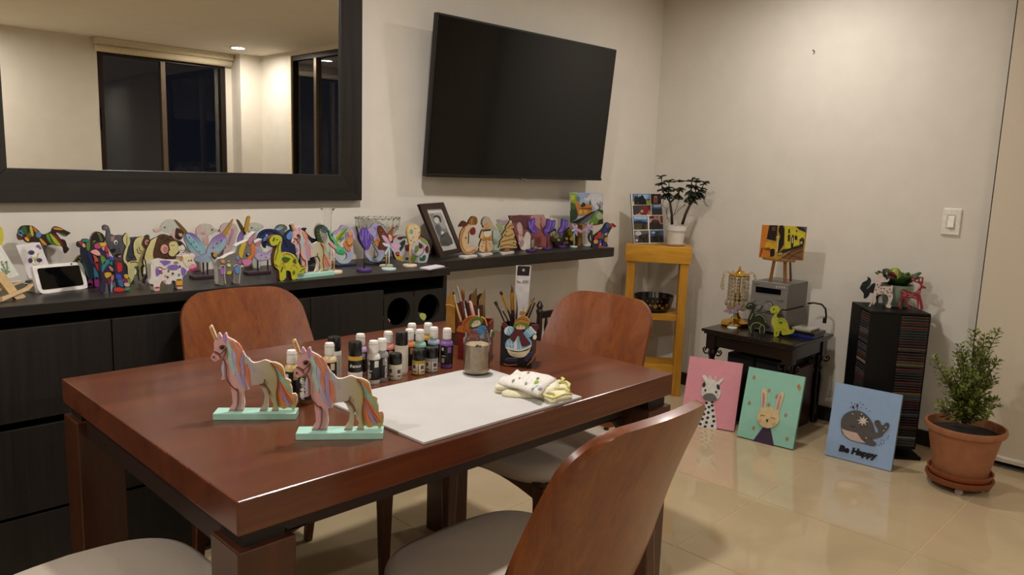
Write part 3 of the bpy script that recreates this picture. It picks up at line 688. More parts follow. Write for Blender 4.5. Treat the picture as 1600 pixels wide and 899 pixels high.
for cx_, cy_, rx, ry, c in ((880,370,40,22,'7f9a2e'), (520,340,26,10,'8b8fa0'), (715,380,20,9,'6f7388'), (850,440,60,16,'a9cdb9'), (760,215,28,8,'777a78'), (900,310,26,9,'6f7c4a'), (620,300,18,7,'9a9fae'), (940,450,40,16,'b7a9c4')):
    MB((rb.x, rb.y, BZ)).prism([onz(750+p[0]*.1, 560+p[1]*.1, BZ+.0332) for p in el(cx_, cy_, rx, ry, -30)], [onz(750+p[0]*.1, 560+p[1]*.1, BZ+.0315) for p in el(cx_, cy_, rx, ry, -30)]).build('paint_smear', M(c, .8), t)
# ---- brush holders with snowmen
def holder(name, label, a, b_, depth, h, col, o, parts):
    A, B = onz(*a, TZ), onz(*b_, TZ); e = (B-A).normalized(); n = Vector((e.y, -e.x, 0)); n = n if n.dot(CAM-A) > 0 else -n
    c = (A+B)/2-n*depth/2; t = thing(name, label, 'brush holder', (c.x, c.y, TZ)); m = MB((c.x, c.y, TZ)); cm = M(col, .4)
    th = .004; u = Vector((0, 0, 1))
    def slab(nm, p, q_, w_):
        mm_ = MB((c.x, c.y, TZ)); mm_.hexa([p, q_, q_+w_, p+w_]+[v+u*h for v in (p, q_, q_+w_, p+w_)]); return mm_.build(nm, cm, t)
    slab('front_panel', A, B, -n*th); slab('rear_panel', A-n*(depth-th), B-n*(depth-th), -n*th)
    slab('side_panel', A-n*th, A-n*(depth-th), e*th); slab('side_panel', B-n*th-e*th, B-n*(depth-th)-e*th, e*th)
    mm_ = MB((c.x, c.y, TZ)); mm_.hexa([A-n*th+e*th, B-n*th-e*th, B-n*(depth-th)-e*th, A-n*(depth-th)+e*th]+[v+u*.004 for v in (A-n*th+e*th, B-n*th-e*th, B-n*(depth-th)-e*th, A-n*(depth-th)+e*th)]); mm_.build('floor_panel', cm, t)
    F = Fig.__new__(Fig); F.pl = Pl(A, n); F.o = o; F.k = .1; F.rm = None; F.t = t; F.q = Vector((c.x, c.y, TZ)); F.zg = None
    for nm, cl, pts, lay, sm in parts: F.part(nm, cl, pts, .004+.0009*lay, .0001, sm)
    return t, Pl(c, n), c, n
WHT = 'e8e6df'
h2, pl2, c_2, n_2 = holder('brush_holder', 'navy brush holder with a snowman in a blue striped jacket', (781, 571), (830, 575), .075, .112, '12131c', (740, 485), [
    ('snowman_belly', 'd9d0a8', [(530,600),(600,640),(720,650),(850,620),(895,570),(870,650),(800,720),(700,735),(600,710),(550,660)], 1, 3),
    ('jacket', '7fb9d6', [(500,540),(520,470),(590,430),(640,490),(700,400),(780,340),(860,420),(910,490),(900,570),(820,600),(720,615),(640,600),(560,590),(510,570)], 2, 2),
    ('sleeve', '7fb9d6', [(485,330),(500,280),(560,250),(640,290),(610,350),(570,390),(500,370)], 2, 3), ('sleeve', '7fb9d6', [(790,350),(880,250),(930,290),(980,340),(930,380),(870,420)], 2, 3),
    ('cuff', WHT, [(485,330),(500,275),(545,250),(555,265),(525,310),(520,370)], 3, 2), ('cuff', WHT, [(900,255),(950,300),(985,345),(970,360),(920,300),(880,270)], 3, 2),
    ('jacket_edge', WHT, stroke([(690,400),(665,480),(660,600)], [20, 40, 50]), 3, 0), ('jacket_hem', WHT, stroke([(510,575),(600,605),(720,620),(830,590),(905,545)], 24), 3, 0),
    ('stripe', WHT, stroke([(540,470),(560,580)], 9), 3, 0), ('stripe', WHT, stroke([(590,450),(610,600)], 9), 3, 0), ('stripe', WHT, stroke([(520,520),(640,530)], 8), 3, 0), ('stripe', WHT, stroke([(730,480),(750,600)], 9), 3, 0), ('stripe', WHT, stroke([(840,300),(900,380)], 8), 4, 0), ('stripe', WHT, stroke([(870,280),(930,360)], 8), 4, 0), ('stripe', WHT, stroke([(530,300),(560,370)], 8), 4, 0), ('stripe', WHT, stroke([(570,280),(600,350)], 8), 4, 0),
    ('face', 'e6c49a', [(665,270),(690,235),(780,230),(815,270),(790,295),(700,295)], 3, 3),
    ('hat_brim', '5f7f2a', [(625,240),(660,200),(740,185),(830,195),(870,240),(840,280),(815,260),(780,225),(700,225),(665,265),(640,270)], 4, 3),
    ('hat', 'b9802a', [(640,200),(680,130),(760,90),(830,100),(870,150),(875,220),(820,190),(740,180),(660,198)], 4, 3), ('pompom', 'a8742a', el(765, 40, 45, 38), 4, 0),
    ('hat_line', '7a4a1c', stroke([(660,170),(740,130),(860,160)], 8), 5, 0), ('hat_line', '7a4a1c', stroke([(690,130),(760,105),(850,130)], 7), 5, 0),
    ('scarf', '5c1a20', [(650,290),(740,295),(800,290),(770,340),(880,490),(880,530),(780,560),(740,500),(720,390),(700,380),(640,490),(570,410),(620,340)], 5, 2),
    ('mitten', '5c1a20', [(900,215),(960,230),(1010,225),(1020,270),(990,320),(940,290)], 2, 3), ('mitten', '5c1a20', [(450,190),(500,200),(540,240),(500,280),(460,250)], 2, 3),
    ('snowball', WHT, el(960, 415, 28, 38), 3, 0), ('skate_boot', '2b2f52', [(500,770),(540,740),(680,740),(680,800),(530,805)], 2, 2), ('skate_boot', '2b2f52', [(795,760),(870,650),(925,660),(910,720),(840,800)], 2, 2),
    ('skate_blade', 'a86a3a', stroke([(475,830),(530,850),(680,845)], 16), 3, 0), ('skate_blade', 'b0703a', stroke([(845,850),(910,780),(980,670)], 16), 3, 0), ('boot_trim', '8f96b8', stroke([(500,775),(540,745),(680,742)], 6), 4, 0), ('eye', '1c1412', el(720, 248, 7, 9), 4, 0), ('eye', '1c1412', el(768, 245, 7, 9), 4, 0)])
h1, pl1, c_1, n_1 = holder('brush_holder', 'red brush holder with an orange-hatted snowman, half hidden behind the water jar', (715, 561), (764, 564), .075, .108, '6e1a16', (690, 430), [
    ('hat', 'b5651f', [(235,850),(270,800),(310,790),(340,710),(420,645),(520,630),(600,650),(560,660),(470,690),(430,760),(440,830),(460,900),(300,890),(250,880)], 1, 3),
    ('hat_line', '6e3512', stroke([(330,780),(400,690),(480,650)], 8), 2, 0), ('hat_line', '6e3512', stroke([(350,870),(370,760),(440,680)], 8), 2, 0),
    ('hat_brim', '55762a', [(430,770),(470,690),(560,645),(640,680),(650,730),(620,760),(600,710),(530,710),(480,750),(460,820)], 2, 3),
    ('face', 'e3cfae', [(475,770),(520,715),(590,705),(625,750),(580,790),(500,810),(475,800)], 2, 3), ('scarf', '3f86b4', [(470,840),(560,820),(620,780),(690,800),(720,860),(700,960),(600,960),(560,870),(480,860)], 3, 3),
    ('scarf_line', '1d3c58', stroke([(580,850),(610,900),(600,950)], 7), 4, 0), ('coat', '7a1a22', [(430,870),(560,860),(580,960),(700,960),(740,830),(770,860),(760,1000),(450,1000)], 2, 2), ('mitten', '4e6a2a', [(790,870),(830,880),(830,940),(800,975),(775,960)], 3, 3), ('cuff', WHT, stroke([(785,860),(772,960)], 22), 3, 0), ('eye', '1c1412', el(520, 745, 7, 9), 3, 0), ('eye', '1c1412', el(562, 730, 7, 9), 3, 0), ('handle_arc', 'c98f2a', stroke([(620,650),(680,690),(715,790)], 16), 1, 0)])
def brush(label, pl, o, seq, group='paint brushes in the holders', dd=0.):
    """seq: (part, colour, [(x,y,half-width px/10)...], flat)"""
    pts0 = seq[-1][2][-1]; P = lambda x, y: Pl(pl.p+pl.n*dd, pl.n).at(o[0]+x*.1, o[1]+y*.1)
    x1, y1 = pts0[0], pts0[1]; xa, ya = seq[0][2][0][:2]
    foot = P(x1, y1); top = P(xa, ya); dr = (foot-top).normalized()
    k = (foot.z-(TZ+.012))/max(-dr.z, .05); foot = foot+dr*max(0, k)
    t = thing('paint_brush', label, 'paint brush', foot, 0, group)
    for i, (nm, col, pts, flat) in enumerate(seq):
        V = [P(p[0], p[1]) for p in pts]; rs = [p[2]*.1*(v-CAM).length/FPX for p, v in zip(pts, V)]
        if i == len(seq)-1: V.append(foot); rs.append(rs[-1]*.75)
        m = MB(foot); m.tube(V, rs, 10)
        if flat:
            e = pl.n
            m.xf(lambda v: v-e*((v+foot-V[0]).dot(e)*.5))
        m.build(nm, M(col, .35 if nm != 'ferrule' else .25, .9 if nm == 'ferrule' else 0, .06) if nm != 'bristles' else M(col, .8), t, smooth='auto')
    return t
O = (690, 430)
brush('flat brush with dark bristles leaning left in the navy holder', pl2, O, [('bristles','2a1a12',[(835,415,26),(865,470,26)],1), ('ferrule','6a6058',[(865,470,24),(905,550,18)],1), ('handle','15100f',[(905,550,15),(975,720,11)],0)])
brush('thin black-handled brush in the navy holder', pl2, O, [('ferrule','b9b2a6',[(935,505,8),(955,560,9)],0), ('handle','0f0d0d',[(955,560,11),(1060,750,10)],0)], dd=.015)
brush('brush with yellow ferrule and dark rounded tip in the navy holder', pl2, O, [('bristles','241510',[(935,255,14),(925,275,24),(950,310,24)],1), ('ferrule','c59a2a',[(950,310,22),(1035,550,17)],0), ('handle','2a0f10',[(1035,550,16),(1065,620,17),(1085,720,14)],0)], dd=-.012)
brush('large pointed brush with golden ferrule standing upright in the navy holder', pl2, O, [('bristles','4a2c14',[(1085,150,2),(1100,210,16),(1102,270,26)],0), ('ferrule','c8951f',[(1102,270,28),(1108,540,30)],0), ('handle','3a0f14',[(1108,540,28),(1110,610,30),(1112,720,30)],0)], dd=-.02)
brush('fine brown brush in front of the white hang card', pl2, O, [('bristles','3a2a1c',[(1172,320,2),(1175,400,4)],0), ('handle','2a1210',[(1175,400,6),(1180,520,10),(1172,660,14)],0)], dd=-.008)
brush('small gold-ferruled brush leaning right in the navy holder', pl2, O, [('bristles','2a1a12',[(1400,380,4),(1395,405,9)],0), ('ferrule','c9a95a',[(1395,405,10),(1330,590,12)],0), ('handle','1a1210',[(1330,590,11),(1300,680,10)],0)], dd=.008)
brush('slim dark brush with the highest tip on the right of the navy holder', pl2, O, [('bristles','1d1512',[(1450,350,3),(1440,380,9)],0), ('ferrule','8a7a5a',[(1440,380,8),(1400,470,9)],0), ('handle','15100f',[(1400,470,10),(1330,640,10)],0)], dd=-.01)
brush('black brush farthest to the right in the navy holder', pl2, O, [('bristles','120e0d',[(1460,430,8),(1450,450,12)],0), ('handle','0d0c0c',[(1450,450,13),(1365,650,14)],0)], dd=.018)
brush('brush with cream handle and dark round tip in the red holder', pl1, O, [('bristles','201410',[(178,265,8),(185,280,18),(195,300,14)],0), ('ferrule','c9c4ba',[(195,300,13),(225,440,12)],0), ('handle','d0a964',[(225,440,12),(255,560,17),(310,740,17)],0)], dd=.016)
brush('tall brush with tan bristles and silver ferrule in the red holder', pl1, O, [('bristles','8a6a34',[(222,130,12),(238,175,24)],1), ('ferrule','b9b4aa',[(240,175,18),(300,410,18)],0), ('handle','5a1a20',[(300,410,26),(345,660,28)],0)])
brush('wooden spatula with rounded brown head in the red holder', pl1, O, [('handle','7a4a26',[(325,215,10),(328,250,30),(335,320,28),(345,420,16),(360,640,14)],0)], dd=-.02)
brush('thin white-tipped brush in the red holder', pl1, O, [('ferrule','d5d2ca',[(345,400,6),(365,520,9)],0), ('handle','e0ddd6',[(365,520,9),(390,650,14)],0)], dd=.022)
brush('pink fat-handled tool in the red holder', pl1, O, [('handle','d9a79c',[(438,402,12),(455,440,26),(495,620,26)],0)], dd=.01)
brush('black slim brush between the maroon and pink ones in the red holder', pl1, O, [('handle','14110f',[(375,400,18),(410,600,20)],0)], dd=-.012)
brush('short white stick at the right of the red holder', pl1, O, [('handle','e2ddd2',[(578,530,8),(582,620,14)],0)], dd=.012)
# white hang card standing in the navy holder
F = Fig.__new__(Fig); F.pl = Pl(pl2.p-pl2.n*.028, pl2.n); F.o = (780, 400); F.k = .1112; F.rm = None; F.zg = None
qq = F.pl.at(816, 500); F.q = Vector((qq.x, qq.y, TZ+.006)); F.t = thing('hang_card', 'tall white brush package with black top and punched hole behind the snowman holder', 'package', F.q)
foot = [F.pl.at(800, 560), F.pl.at(817, 560)]
F.part('card', 'd9d7da', [(240,135),(452,142),(400,780),(330,1500),(180,1500),(215,640)], .001, -.001, 0)
F.patch('black_header', '1c1012', [(262,140),(436,146),(420,282),(250,275)], 1, 0); F.patch('punched_hole', 'b5b2ac', el(343, 200, 20), 2, 0)
F.patch('logo_box', '4a4a4e', stroke([(246,348),(412,350),(410,384),(247,380),(246,348)], 6, 1)[:], 1, 0); F.patch('logo_blot', 'e8e6e2', [(270,345),(300,332),(330,350),(322,378)], 2, 0)
for a_, b_ in ((258, 300), (330, 355), (360, 380), (384, 400)): F.patch('logo_print', '55555a', stroke([(a_, 366), (b_, 367)], 12), 1, 0)
# brown wooden blanks in a box behind the red holder
zb = TZ; cb = onz(727, 540, TZ); 
t = thing('wooden_blanks_box', 'brown box of pointed wooden blanks behind the red brush holder', 'box', (cb.x, cb.y, zb)); pb = Pl(cb, n_1)
F = Fig.__new__(Fig); F.pl = pb; F.o = (690, 430); F.k = .1; F.rm = None; F.zg = None; F.q = Vector((cb.x, cb.y, zb)); F.t = t
F.part('box_front', '4c2a15', [(70,480),(640,470),(650,1060),(80,1090)], 0, -.004, 0); F.part('box_rear', '3f2210', [(70,480),(640,470),(650,1060),(80,1090)], -.046, -.05, 0)
F.part('box_side', '3f2210', [(70,480),(100,480),(110,1090),(80,1090)], -.004, -.046, 0); F.part('box_side', '3f2210', [(610,470),(640,470),(650,1060),(620,1060)], -.004, -.046, 0)
F.part('blank', 'a5762c', [(75,390),(170,205),(180,300),(215,480),(215,900),(80,900)], .004, .001, 0, '6b4518'); F.part('blank', '75582e', [(450,330),(535,205),(540,300),(540,700),(450,700)], -.012, -.016, 0, '4a3518'); F.part('blank', '8a7446', [(575,400),(670,215),(680,300),(650,800),(600,800)], -.006, -.010, 0, '54411f')
F.part('blank', '3b2011', [(410,360),(440,310),(520,320),(560,380),(560,480),(420,480)], -.02, -.026, 2); F.part('blank', '3b2011', [(540,350),(580,315),(620,330),(620,480),(540,480)], -.03, -.036, 2); F.part('rubber_band', 'c9a24a', stroke([(70,465),(140,468),(215,500)], 10), .006, .0042, 0)
# ================================================================ painted figures on the sideboard and shelf
def gy(px, py): return onz(px, py, ZT).y
def figY(name, label, cat, y, o, body, col, side=None, th=.012, zg=None, group=None, sm=3, rough=.5):
    F = Fig(name, label, cat, plY(y), o, .1, ZT if zg is None else zg, group, snap=body)
    F.part('body', col, body, 0, -th, sm, side, rough=rough); return F
G1 = 'painted wooden figures on the sideboard'; G2 = 'painted wooden figures on the wall shelf'
def stand(name, label, cat, bx, by, r, hb, colb, o, post, colp, pw=.0022, zg=None, group=None, n=None, c=None):
    """figure on a stick with a round foot; (bx,by) photo pixel of the foot centre"""
    z = ZT if zg is None else zg; c = onz(bx, by, z) if c is None else c
    F = Fig(name, label, cat, Pl(c, n or (0, -1, 0)), o, .1, None, group); F.t.location = (c.x, c.y, z); F.q = Vector((c.x, c.y, z))
    MB().lathe([(r*.94, 0), (r, hb*.2), (r, hb*.8), (r*.95, hb)], n=36).build('foot', M(colb, .4, 0, .03), F.t, smooth='auto')
    p = F.P(post); MB(F.q).tube([(c.x, c.y, z+hb*.5), p], pw, 10).build('stick', M(colp, .45), F.t, smooth=True)
    return F
# ---- mini easel with botanical card at the far left edge
pe = plG((20, 468), (35, 465), ZT, 14)
F = Fig('mini_easel', 'pale wooden mini easel at the far left of the sideboard', 'easel', pe, (0, 390)); F.t.location = onz(20, 470, ZT); F.q = onz(20, 470, ZT)
F.part('upright', 'c9ac7c', [(-20,330),(70,360),(270,640),(150,700),(-20,480)], 0, -.008, 0, 'a98a58'); F.part('ledge', 'd0b588', [(-40,760),(150,690),(370,600),(440,545),(455,575),(380,650),(160,740),(-40,830)], .016, .001, 0, 'b08f5c')
F.part('foot', 'cbb085', [(160,740),(300,690),(360,745),(255,835)], .010, .001, 0, 'a5854f'); F.part('crossbar', 'c4a877', [(190,545),(400,480),(410,505),(220,575)], -.009, -.014, 0); F.part('brace', 'c4a877', [(-60,640),(100,580),(110,610),(-60,680)], -.009, -.014, 0)
pe2 = Pl(pe.at(20, 434)-pe.n*.018, pe.n)
F = Fig('botanical_card', 'pale card with a green plant print on the pale wooden mini easel', 'card', pe2, (0, 340)); F.t.location = pe2.at(10, 436); F.q = pe2.at(10, 436)
F.part('card', 'd5d8ce', [(-300,420),(0,440),(285,905),(150,945),(-60,985)], .003, 0, 0)
for s_ in ([(20,740),(60,820),(90,880)], [(80,700),(95,790),(90,880)], [(0,800),(50,860),(90,890)]): F.patch('plant_stem', '7f9a72', stroke(s_, 12), 6, 0)
for c in ((75,700,14,12), (100,795,12,10), (20,735,16,12), (120,850,14,10), (5,700,10,14)): F.patch('plant_leaf', '8a8f6a' if c[0] != 75 else '8a6a5a', el(*c), 7, 0)
F = figY('yellow_figure', 'yellow rounded figure cut by the left edge behind the card', 'figurine', -.16, (0, 340), [(-40,180),(-10,150),(20,150),(45,190),(48,280),(20,330),(30,420),(10,600),(-60,800),(-80,500)], 'c9bd3a', 'a89a2a', .01, None, G1)
F.patch('hand', 'd8a88c', el(10, 410, 18, 26), 1)
# ---- striped leaping horse
hb_ = [(265,265),(280,240),(285,200),(310,160),(350,130),(420,122),(500,130),(560,170),(610,215),(640,250),(690,265),(760,240),(800,215),(810,180),(850,140),(920,150),(990,185),(1040,210),(1100,240),(1060,270),(1020,298),(960,275),(900,238),(872,240),(900,275),(930,320),(960,340),(1000,345),(1030,390),(1045,450),(1075,490),(1050,530),(1020,560),(1000,545),(985,480),(960,445),(900,445),(840,430),(800,425),(760,435),(700,440),(650,410),(600,390),(500,385),(440,395),(400,385),(360,345),(330,350),(290,350),(270,310)]
F = stand('horse_figurine', 'leaping horse painted in rainbow stripes behind the lavender card', 'figurine', 76, 433, .03, .008, '15100f', (0, 340), (705, 430), '15100f', .004, None, G1, None, Vector((ony(71, 400, -.055).x, -.055, ZT)))
F.part('body', '2b1611', hb_, .004, -.006, 2, '1c0e0a')
for c, p in (('2f7f7a', [(285,205),(340,190),(370,260),(300,250)]), ('5f86a8', [(275,245),(320,230),(350,290),(300,300)]), ('6e221c', [(268,275),(320,290),(328,340),(290,345)]), ('2f5a2a', [(330,160),(390,130),(420,240),(380,260)]), ('b9b23a', [(460,140),(490,140),(520,260),(495,295),(465,210)]), ('3f7a34', [(440,230),(470,250),(490,300),(450,290)]), ('c46a2a', [(500,145),(550,175),(590,225),(560,240),(520,190)]), ('4d86b0', [(570,235),(620,218),(640,280),(600,318),(555,290)]), ('c9922a', [(610,335),(640,330),(725,420),(695,432),(650,400)]), ('4c8a2f', [(712,275),(758,255),(800,380),(890,435),(840,425),(760,380)]), ('a9b52f', [(770,255),(800,262),(900,370),(940,430),(900,438),(830,380)]), ('7a2620', [(812,250),(880,290),(930,350),(985,440),(950,430),(880,350)]), ('c98a2a', [(830,160),(900,158),(985,190),(930,195),(840,185)]), ('4f6a2a', [(890,225),(1025,272),(1015,292),(960,268)]), ('d0b02f', [(380,330),(400,300),(450,350),(430,375)]), ('a83a22', [(420,240),(460,330),(450,350),(410,300)])):
    F.patch('stripe', c, p, 5, 2)
# ---- lavender card
_l = math.radians(14); pc = Pl(ony(50, 433, -.115), Vector((-.25, -1, 0)).normalized()*math.cos(_l)+Vector((0, 0, math.sin(_l))))
F = Fig('lavender_card', 'white card painted with purple lavender flowers and a butterfly', 'card', pc, (0, 340)); F.q = pc.at(62, 432); F.q.z = ZT; F.t.location = F.q
MB(F.q).box(F.q.x-.03, F.q.x+.05, F.q.y-.02, F.q.y+.045, ZT, ZT+.016).build('black_stand', M('120e0e', .5), F.t, bevel=.002)
F.part('card', 'd9d3d2', [(248,435),(620,390),(830,905),(458,960)], .003, -.003, 0, '2a1a18')
for c in ((490,550,50,36), (475,675,36,42), (615,670,46,34)): 
    F.patch('flower', '4a3a6a', el(*c), 4, 2); F.patch('flower_core', '2e2348', el(c[0]+5, c[1]+5, c[2]*.5, c[3]*.55), 5, 2)
for s_, w_ in (([(540,610),(545,680),(570,760)], 8), ([(470,600),(530,650),(545,690)], 14), ([(600,560),(580,620),(545,680)], 22), ([(640,690),(600,730),(580,770)], 7), ([(500,720),(540,740),(560,770)], 7)): F.patch('stem', 'a3a84a', stroke(s_, w_), 4, 0)
F.patch('butterfly', '7a4a86', [(560,450),(590,425),(620,440),(650,490),(620,500),(600,475),(570,470)], 4, 2)
# ---- smart display
pd = plG((64, 459.5), (131, 451.5), ZT, 18)
F = Fig('smart_display', 'white smart display with a dark screen tilted back on the sideboard', 'smart display', pd, (0, 390)); F.t.location = onz(97, 456, ZT); F.q = onz(97, 456, ZT)
F.part('bezel', 'dedad4', [(500,300),(530,262),(850,230),(1190,202),(1262,222),(1300,300),(1330,430),(1354,560),(1320,615),(1000,655),(690,694),(620,672),(575,600),(535,440)], .004, -.010, 3, None, rough=.35)
F.part('screen', M('060607', .06, 0, 0.), [(568,318),(590,302),(900,275),(1205,250),(1225,268),(1262,410),(1295,545),(1278,562),(960,602),(668,636),(645,622),(605,470)], .0052, .003, 0); F.patch('camera_dot', '0a0a0a', el(1103, 232, 12), 6, 0)
m = MB(F.q); a_, b_, c_, d_ = (F.P(p, -.008) for p in ((640,640),(1290,560),(1200,300),(600,350))); bk = -Vector((pd.n.x, pd.n.y, 0)).normalized()*.075
A_, B_ = Vector((a_.x, a_.y, ZT)), Vector((b_.x, b_.y, ZT)); m.add([A_, B_, c_, d_, A_+bk, B_+bk], [(0, 1, 2, 3), (0, 4, 5, 1), (3, 2, 5, 4), (0, 3, 4), (1, 5, 2)]); m.build('speaker_body', M('b9b5ae', .8), F.t)
MB(F.q).tube([F.P((520,520), -.02), F.P((470,500), -.03), F.P((440,470), -.04), F.P((420,440), -.05), F.P((330,460), -.06)], .0018, 8).build('power_cord', M('d9d5ce', .5), F.t, smooth=True)
# ---- patchwork dogs and the leafy black figure
def patches(F, lst, lay=1):
    for c, p in lst: F.patch('colour_patch', c, p, lay, 2)
F = figY('leaf_figurine', 'black humped figure painted with green leaves behind the patchwork dogs', 'figurine', -.17, (110, 340), [(310,450),(312,360),(340,280),(390,230),(460,228),(520,270),(545,330),(530,390),(540,560),(470,900),(400,980),(150,980),(60,900),(45,700),(80,630),(150,560),(260,560)], '11150f', '7a5a30', .014, None, G1)
for x, y, a in ((440,250,1),(455,280,1),(470,310,1),(480,340,1),(370,360,-1),(365,390,-1),(375,415,-1),(190,580,1),(150,600,1),(130,640,1),(110,670,1),(215,640,-1),(225,680,-1),(230,720,-1),(225,755,-1)): F.patch('leaf_mark', '8f9f4a', stroke([(x-18*a, y-10), (x+6*a, y+8), (x+22*a, y-6)], 9), 1, 0)
F = figY('dog_figurine', 'tall patchwork-painted dog looking left beside the smart display', 'figurine', gy(150, 449.5), (110, 340), [(110,400),(130,378),(180,370),(200,340),(280,338),(300,380),(305,520),(370,560),(420,640),(460,740),(470,850),(500,1000),(490,1095),(440,1105),(380,1095),(370,980),(350,960),(345,1090),(270,1095),(262,1070),(280,980),(260,880),(230,760),(180,660),(168,560),(165,480),(130,470),(108,440)], '1c2433', '0d0c10', .012, None, G1, 2)
patches(F, [('2f7f7a', [(190,350),(280,345),(298,380),(190,380)]), ('b0402a', [(125,385),(190,380),(180,440),(140,410)]), ('d8a08a', [(175,415),(215,405),(235,460),(200,465)]), ('5a7a2f', [(250,400),(300,390),(300,520),(255,510)]), ('2d2a5e', [(260,560),(340,570),(380,720),(330,740)]), ('b5542a', [(330,560),(420,640),(440,720),(370,700)]), ('b3261f', [(380,720),(440,700),(465,800),(430,840)]), ('2f6f86', [(360,780),(420,860),(440,960),(380,960)]), ('8a2a6e', [(375,960),(440,960),(450,1090),(385,1090)]), ('7a2560', [(280,1000),(340,1000),(340,1085),(275,1085)]), ('214a4a', [(190,680),(260,800),(290,960),(240,860)]), ('c98a7a', [(270,1040),(330,1040),(330,1080),(275,1080)])])
F = figY('dog_figurine', 'patchwork-painted dog with a pink muzzle and yellow crown', 'figurine', gy(165, 457.5), (110, 340), [(300,540),(340,500),(370,420),(440,390),(520,388),(570,410),(590,470),(610,600),(660,650),(700,720),(690,800),(680,860),(690,960),(660,1080),(655,1165),(620,1170),(600,1060),(560,1000),(545,1160),(470,1165),(475,1060),(500,960),(470,860),(450,720),(460,600),(390,600)], '2a2340', '15101a', .012, None, G1, 2)
patches(F, [('b54a6e', [(375,430),(450,400),(470,480),(390,480)]), ('dba09a', [(310,535),(400,500),(465,560),(460,595),(390,585)]), ('d8a83a', [(455,398),(560,400),(545,450),(470,450)]), ('a9a09a', [(490,450),(530,455),(525,520),(500,500)]), ('b5302a', [(545,430),(580,450),(590,560),(540,520)]), ('a83a6a', [(560,540),(605,560),(600,630),(570,610)]), ('3f4ab0', [(610,600),(670,630),(690,670),(620,660)]), ('5a8a2f', [(470,590),(530,620),(550,680),(500,740)]), ('2f7a8a', [(490,760),(560,660),(640,680),(560,760),(500,860)]), ('2f8a5a', [(620,660),(690,720),(690,770),(620,730)]), ('2d1a3e', [(530,800),(600,770),(620,840),(550,850)]), ('d8a0a0', [(600,760),(680,800),(680,840),(630,830)]), ('d0a52a', [(535,870),(620,860),(640,900),(560,950)]), ('dca088', [(640,910),(690,900),(660,1000),(640,990)]), ('7fa8d0', [(635,1000),(660,1000),(650,1160),(630,1160)]), ('6e1f2a', [(570,960),(630,980),(620,1060),(590,1050)])])
F = figY('dog_figurine', 'patchwork-painted crouching animal with a red tail beside the cream lions', 'figurine', gy(193, 456), (110, 340), [(680,680),(740,660),(800,690),(840,740),(850,830),(880,890),(930,960),(950,1040),(930,1130),(850,1160),(720,1165),(670,1150),(690,1100),(740,1090),(700,960),(690,820)], '27223e', '15101a', .012, None, G1, 2)
patches(F, [('b52a24', [(730,720),(800,710),(805,830),(740,850)]), ('3f4ab0', [(710,900),(780,890),(800,960),(730,960)]), ('2f6a9a', [(740,980),(800,960),(830,1080),(770,1070)]), ('c9a83a', [(835,900),(890,890),(900,950),(860,950)]), ('7a2a40', [(810,960),(880,950),(880,1010),(820,1010)]), ('d8a09a', [(840,1030),(900,1020),(930,1070),(860,1080)]), ('c23a2a', [(680,1110),(760,1095),(850,1120),(840,1150),(700,1160)]), ('3f8a5a', [(850,1100),(930,1090),(925,1130),(860,1145)]), ('7a9a3a', [(890,960),(935,980),(940,1040),(900,1020)]), ('6e1f2a', [(700,680),(760,680),(730,720),(705,760)])])
# ---- grey elephant with raised trunk
eb = [(510,185),(512,135),(555,115),(598,140),(622,210),(635,278),(660,268),(690,290),(760,280),(830,285),(900,320),(1000,315),(1065,335),(1060,600),(1000,840),(990,1000),(930,1000),(900,880),(860,1000),(760,1000),(720,820),(690,640),(640,560),(600,460),(558,370),(570,240),(560,205),(530,208)]
F = figY('elephant_figurine', 'grey elephant figure with its trunk raised', 'figurine', -.13, (110, 340), eb, '55565c', '1b1a1c', .012, None, G1, 2)
P = F.patch
P('ear_inner', 'b08070', [(630,330),(645,300),(690,310),(670,370),(640,380)]); P('eye_white', 'e5e3de', el(708, 395, 28, 36)); P('pupil', '101010', el(710, 402, 14, 20), 2); P('trunk_tip', '7c6a66', el(560, 165, 22, 26)); P('mouth', '1a1012', [(690,600),(760,580),(800,590),(790,640),(740,640)]); P('tongue', 'd08a84', [(735,620),(790,600),(780,640)], 2); P('body_patch', '3d4149', [(900,350),(1000,340),(1010,600),(900,640),(880,520)]); P('cheek', '17171b', [(620,510),(700,495),(700,540),(650,560)])  # includes a darker grey patch on the body
# ---- cream lions
CR = 'c9bf86'; BR = '4a2f1c'
lb = [(985,430),(1010,350),(1080,305),(1170,320),(1200,480),(1150,580),(1135,700),(1150,760),(1120,900),(1090,960),(1070,880),(1060,740),(1000,760),(1000,880),(950,980),(900,1000),(900,860),(890,740),(870,700),(950,660),(1040,650),(1000,570)]
F = figY('lion_figurine', 'cream lion figure with dark outlines and a leaf-shaped tail, to the right of the elephant', 'figurine', -.20, (110, 340), lb, CR, '14100c', .012, None, G1, 2)
P = F.patch
F.part('tail', CR, [(830,300),(860,258),(890,250),(915,300),(935,370),(915,430),(900,455),(875,560),(860,640),(900,690),(860,700),(825,640),(835,540),(870,450),(835,400),(820,340)], .0006, -.011, 2, '14100c')
F.part('tail_tuft', BR, [(1140,330),(1190,282),(1225,275),(1235,330),(1265,400),(1240,470),(1200,490),(1150,460),(1115,400)], .003, -.011, 2, '1c100a')
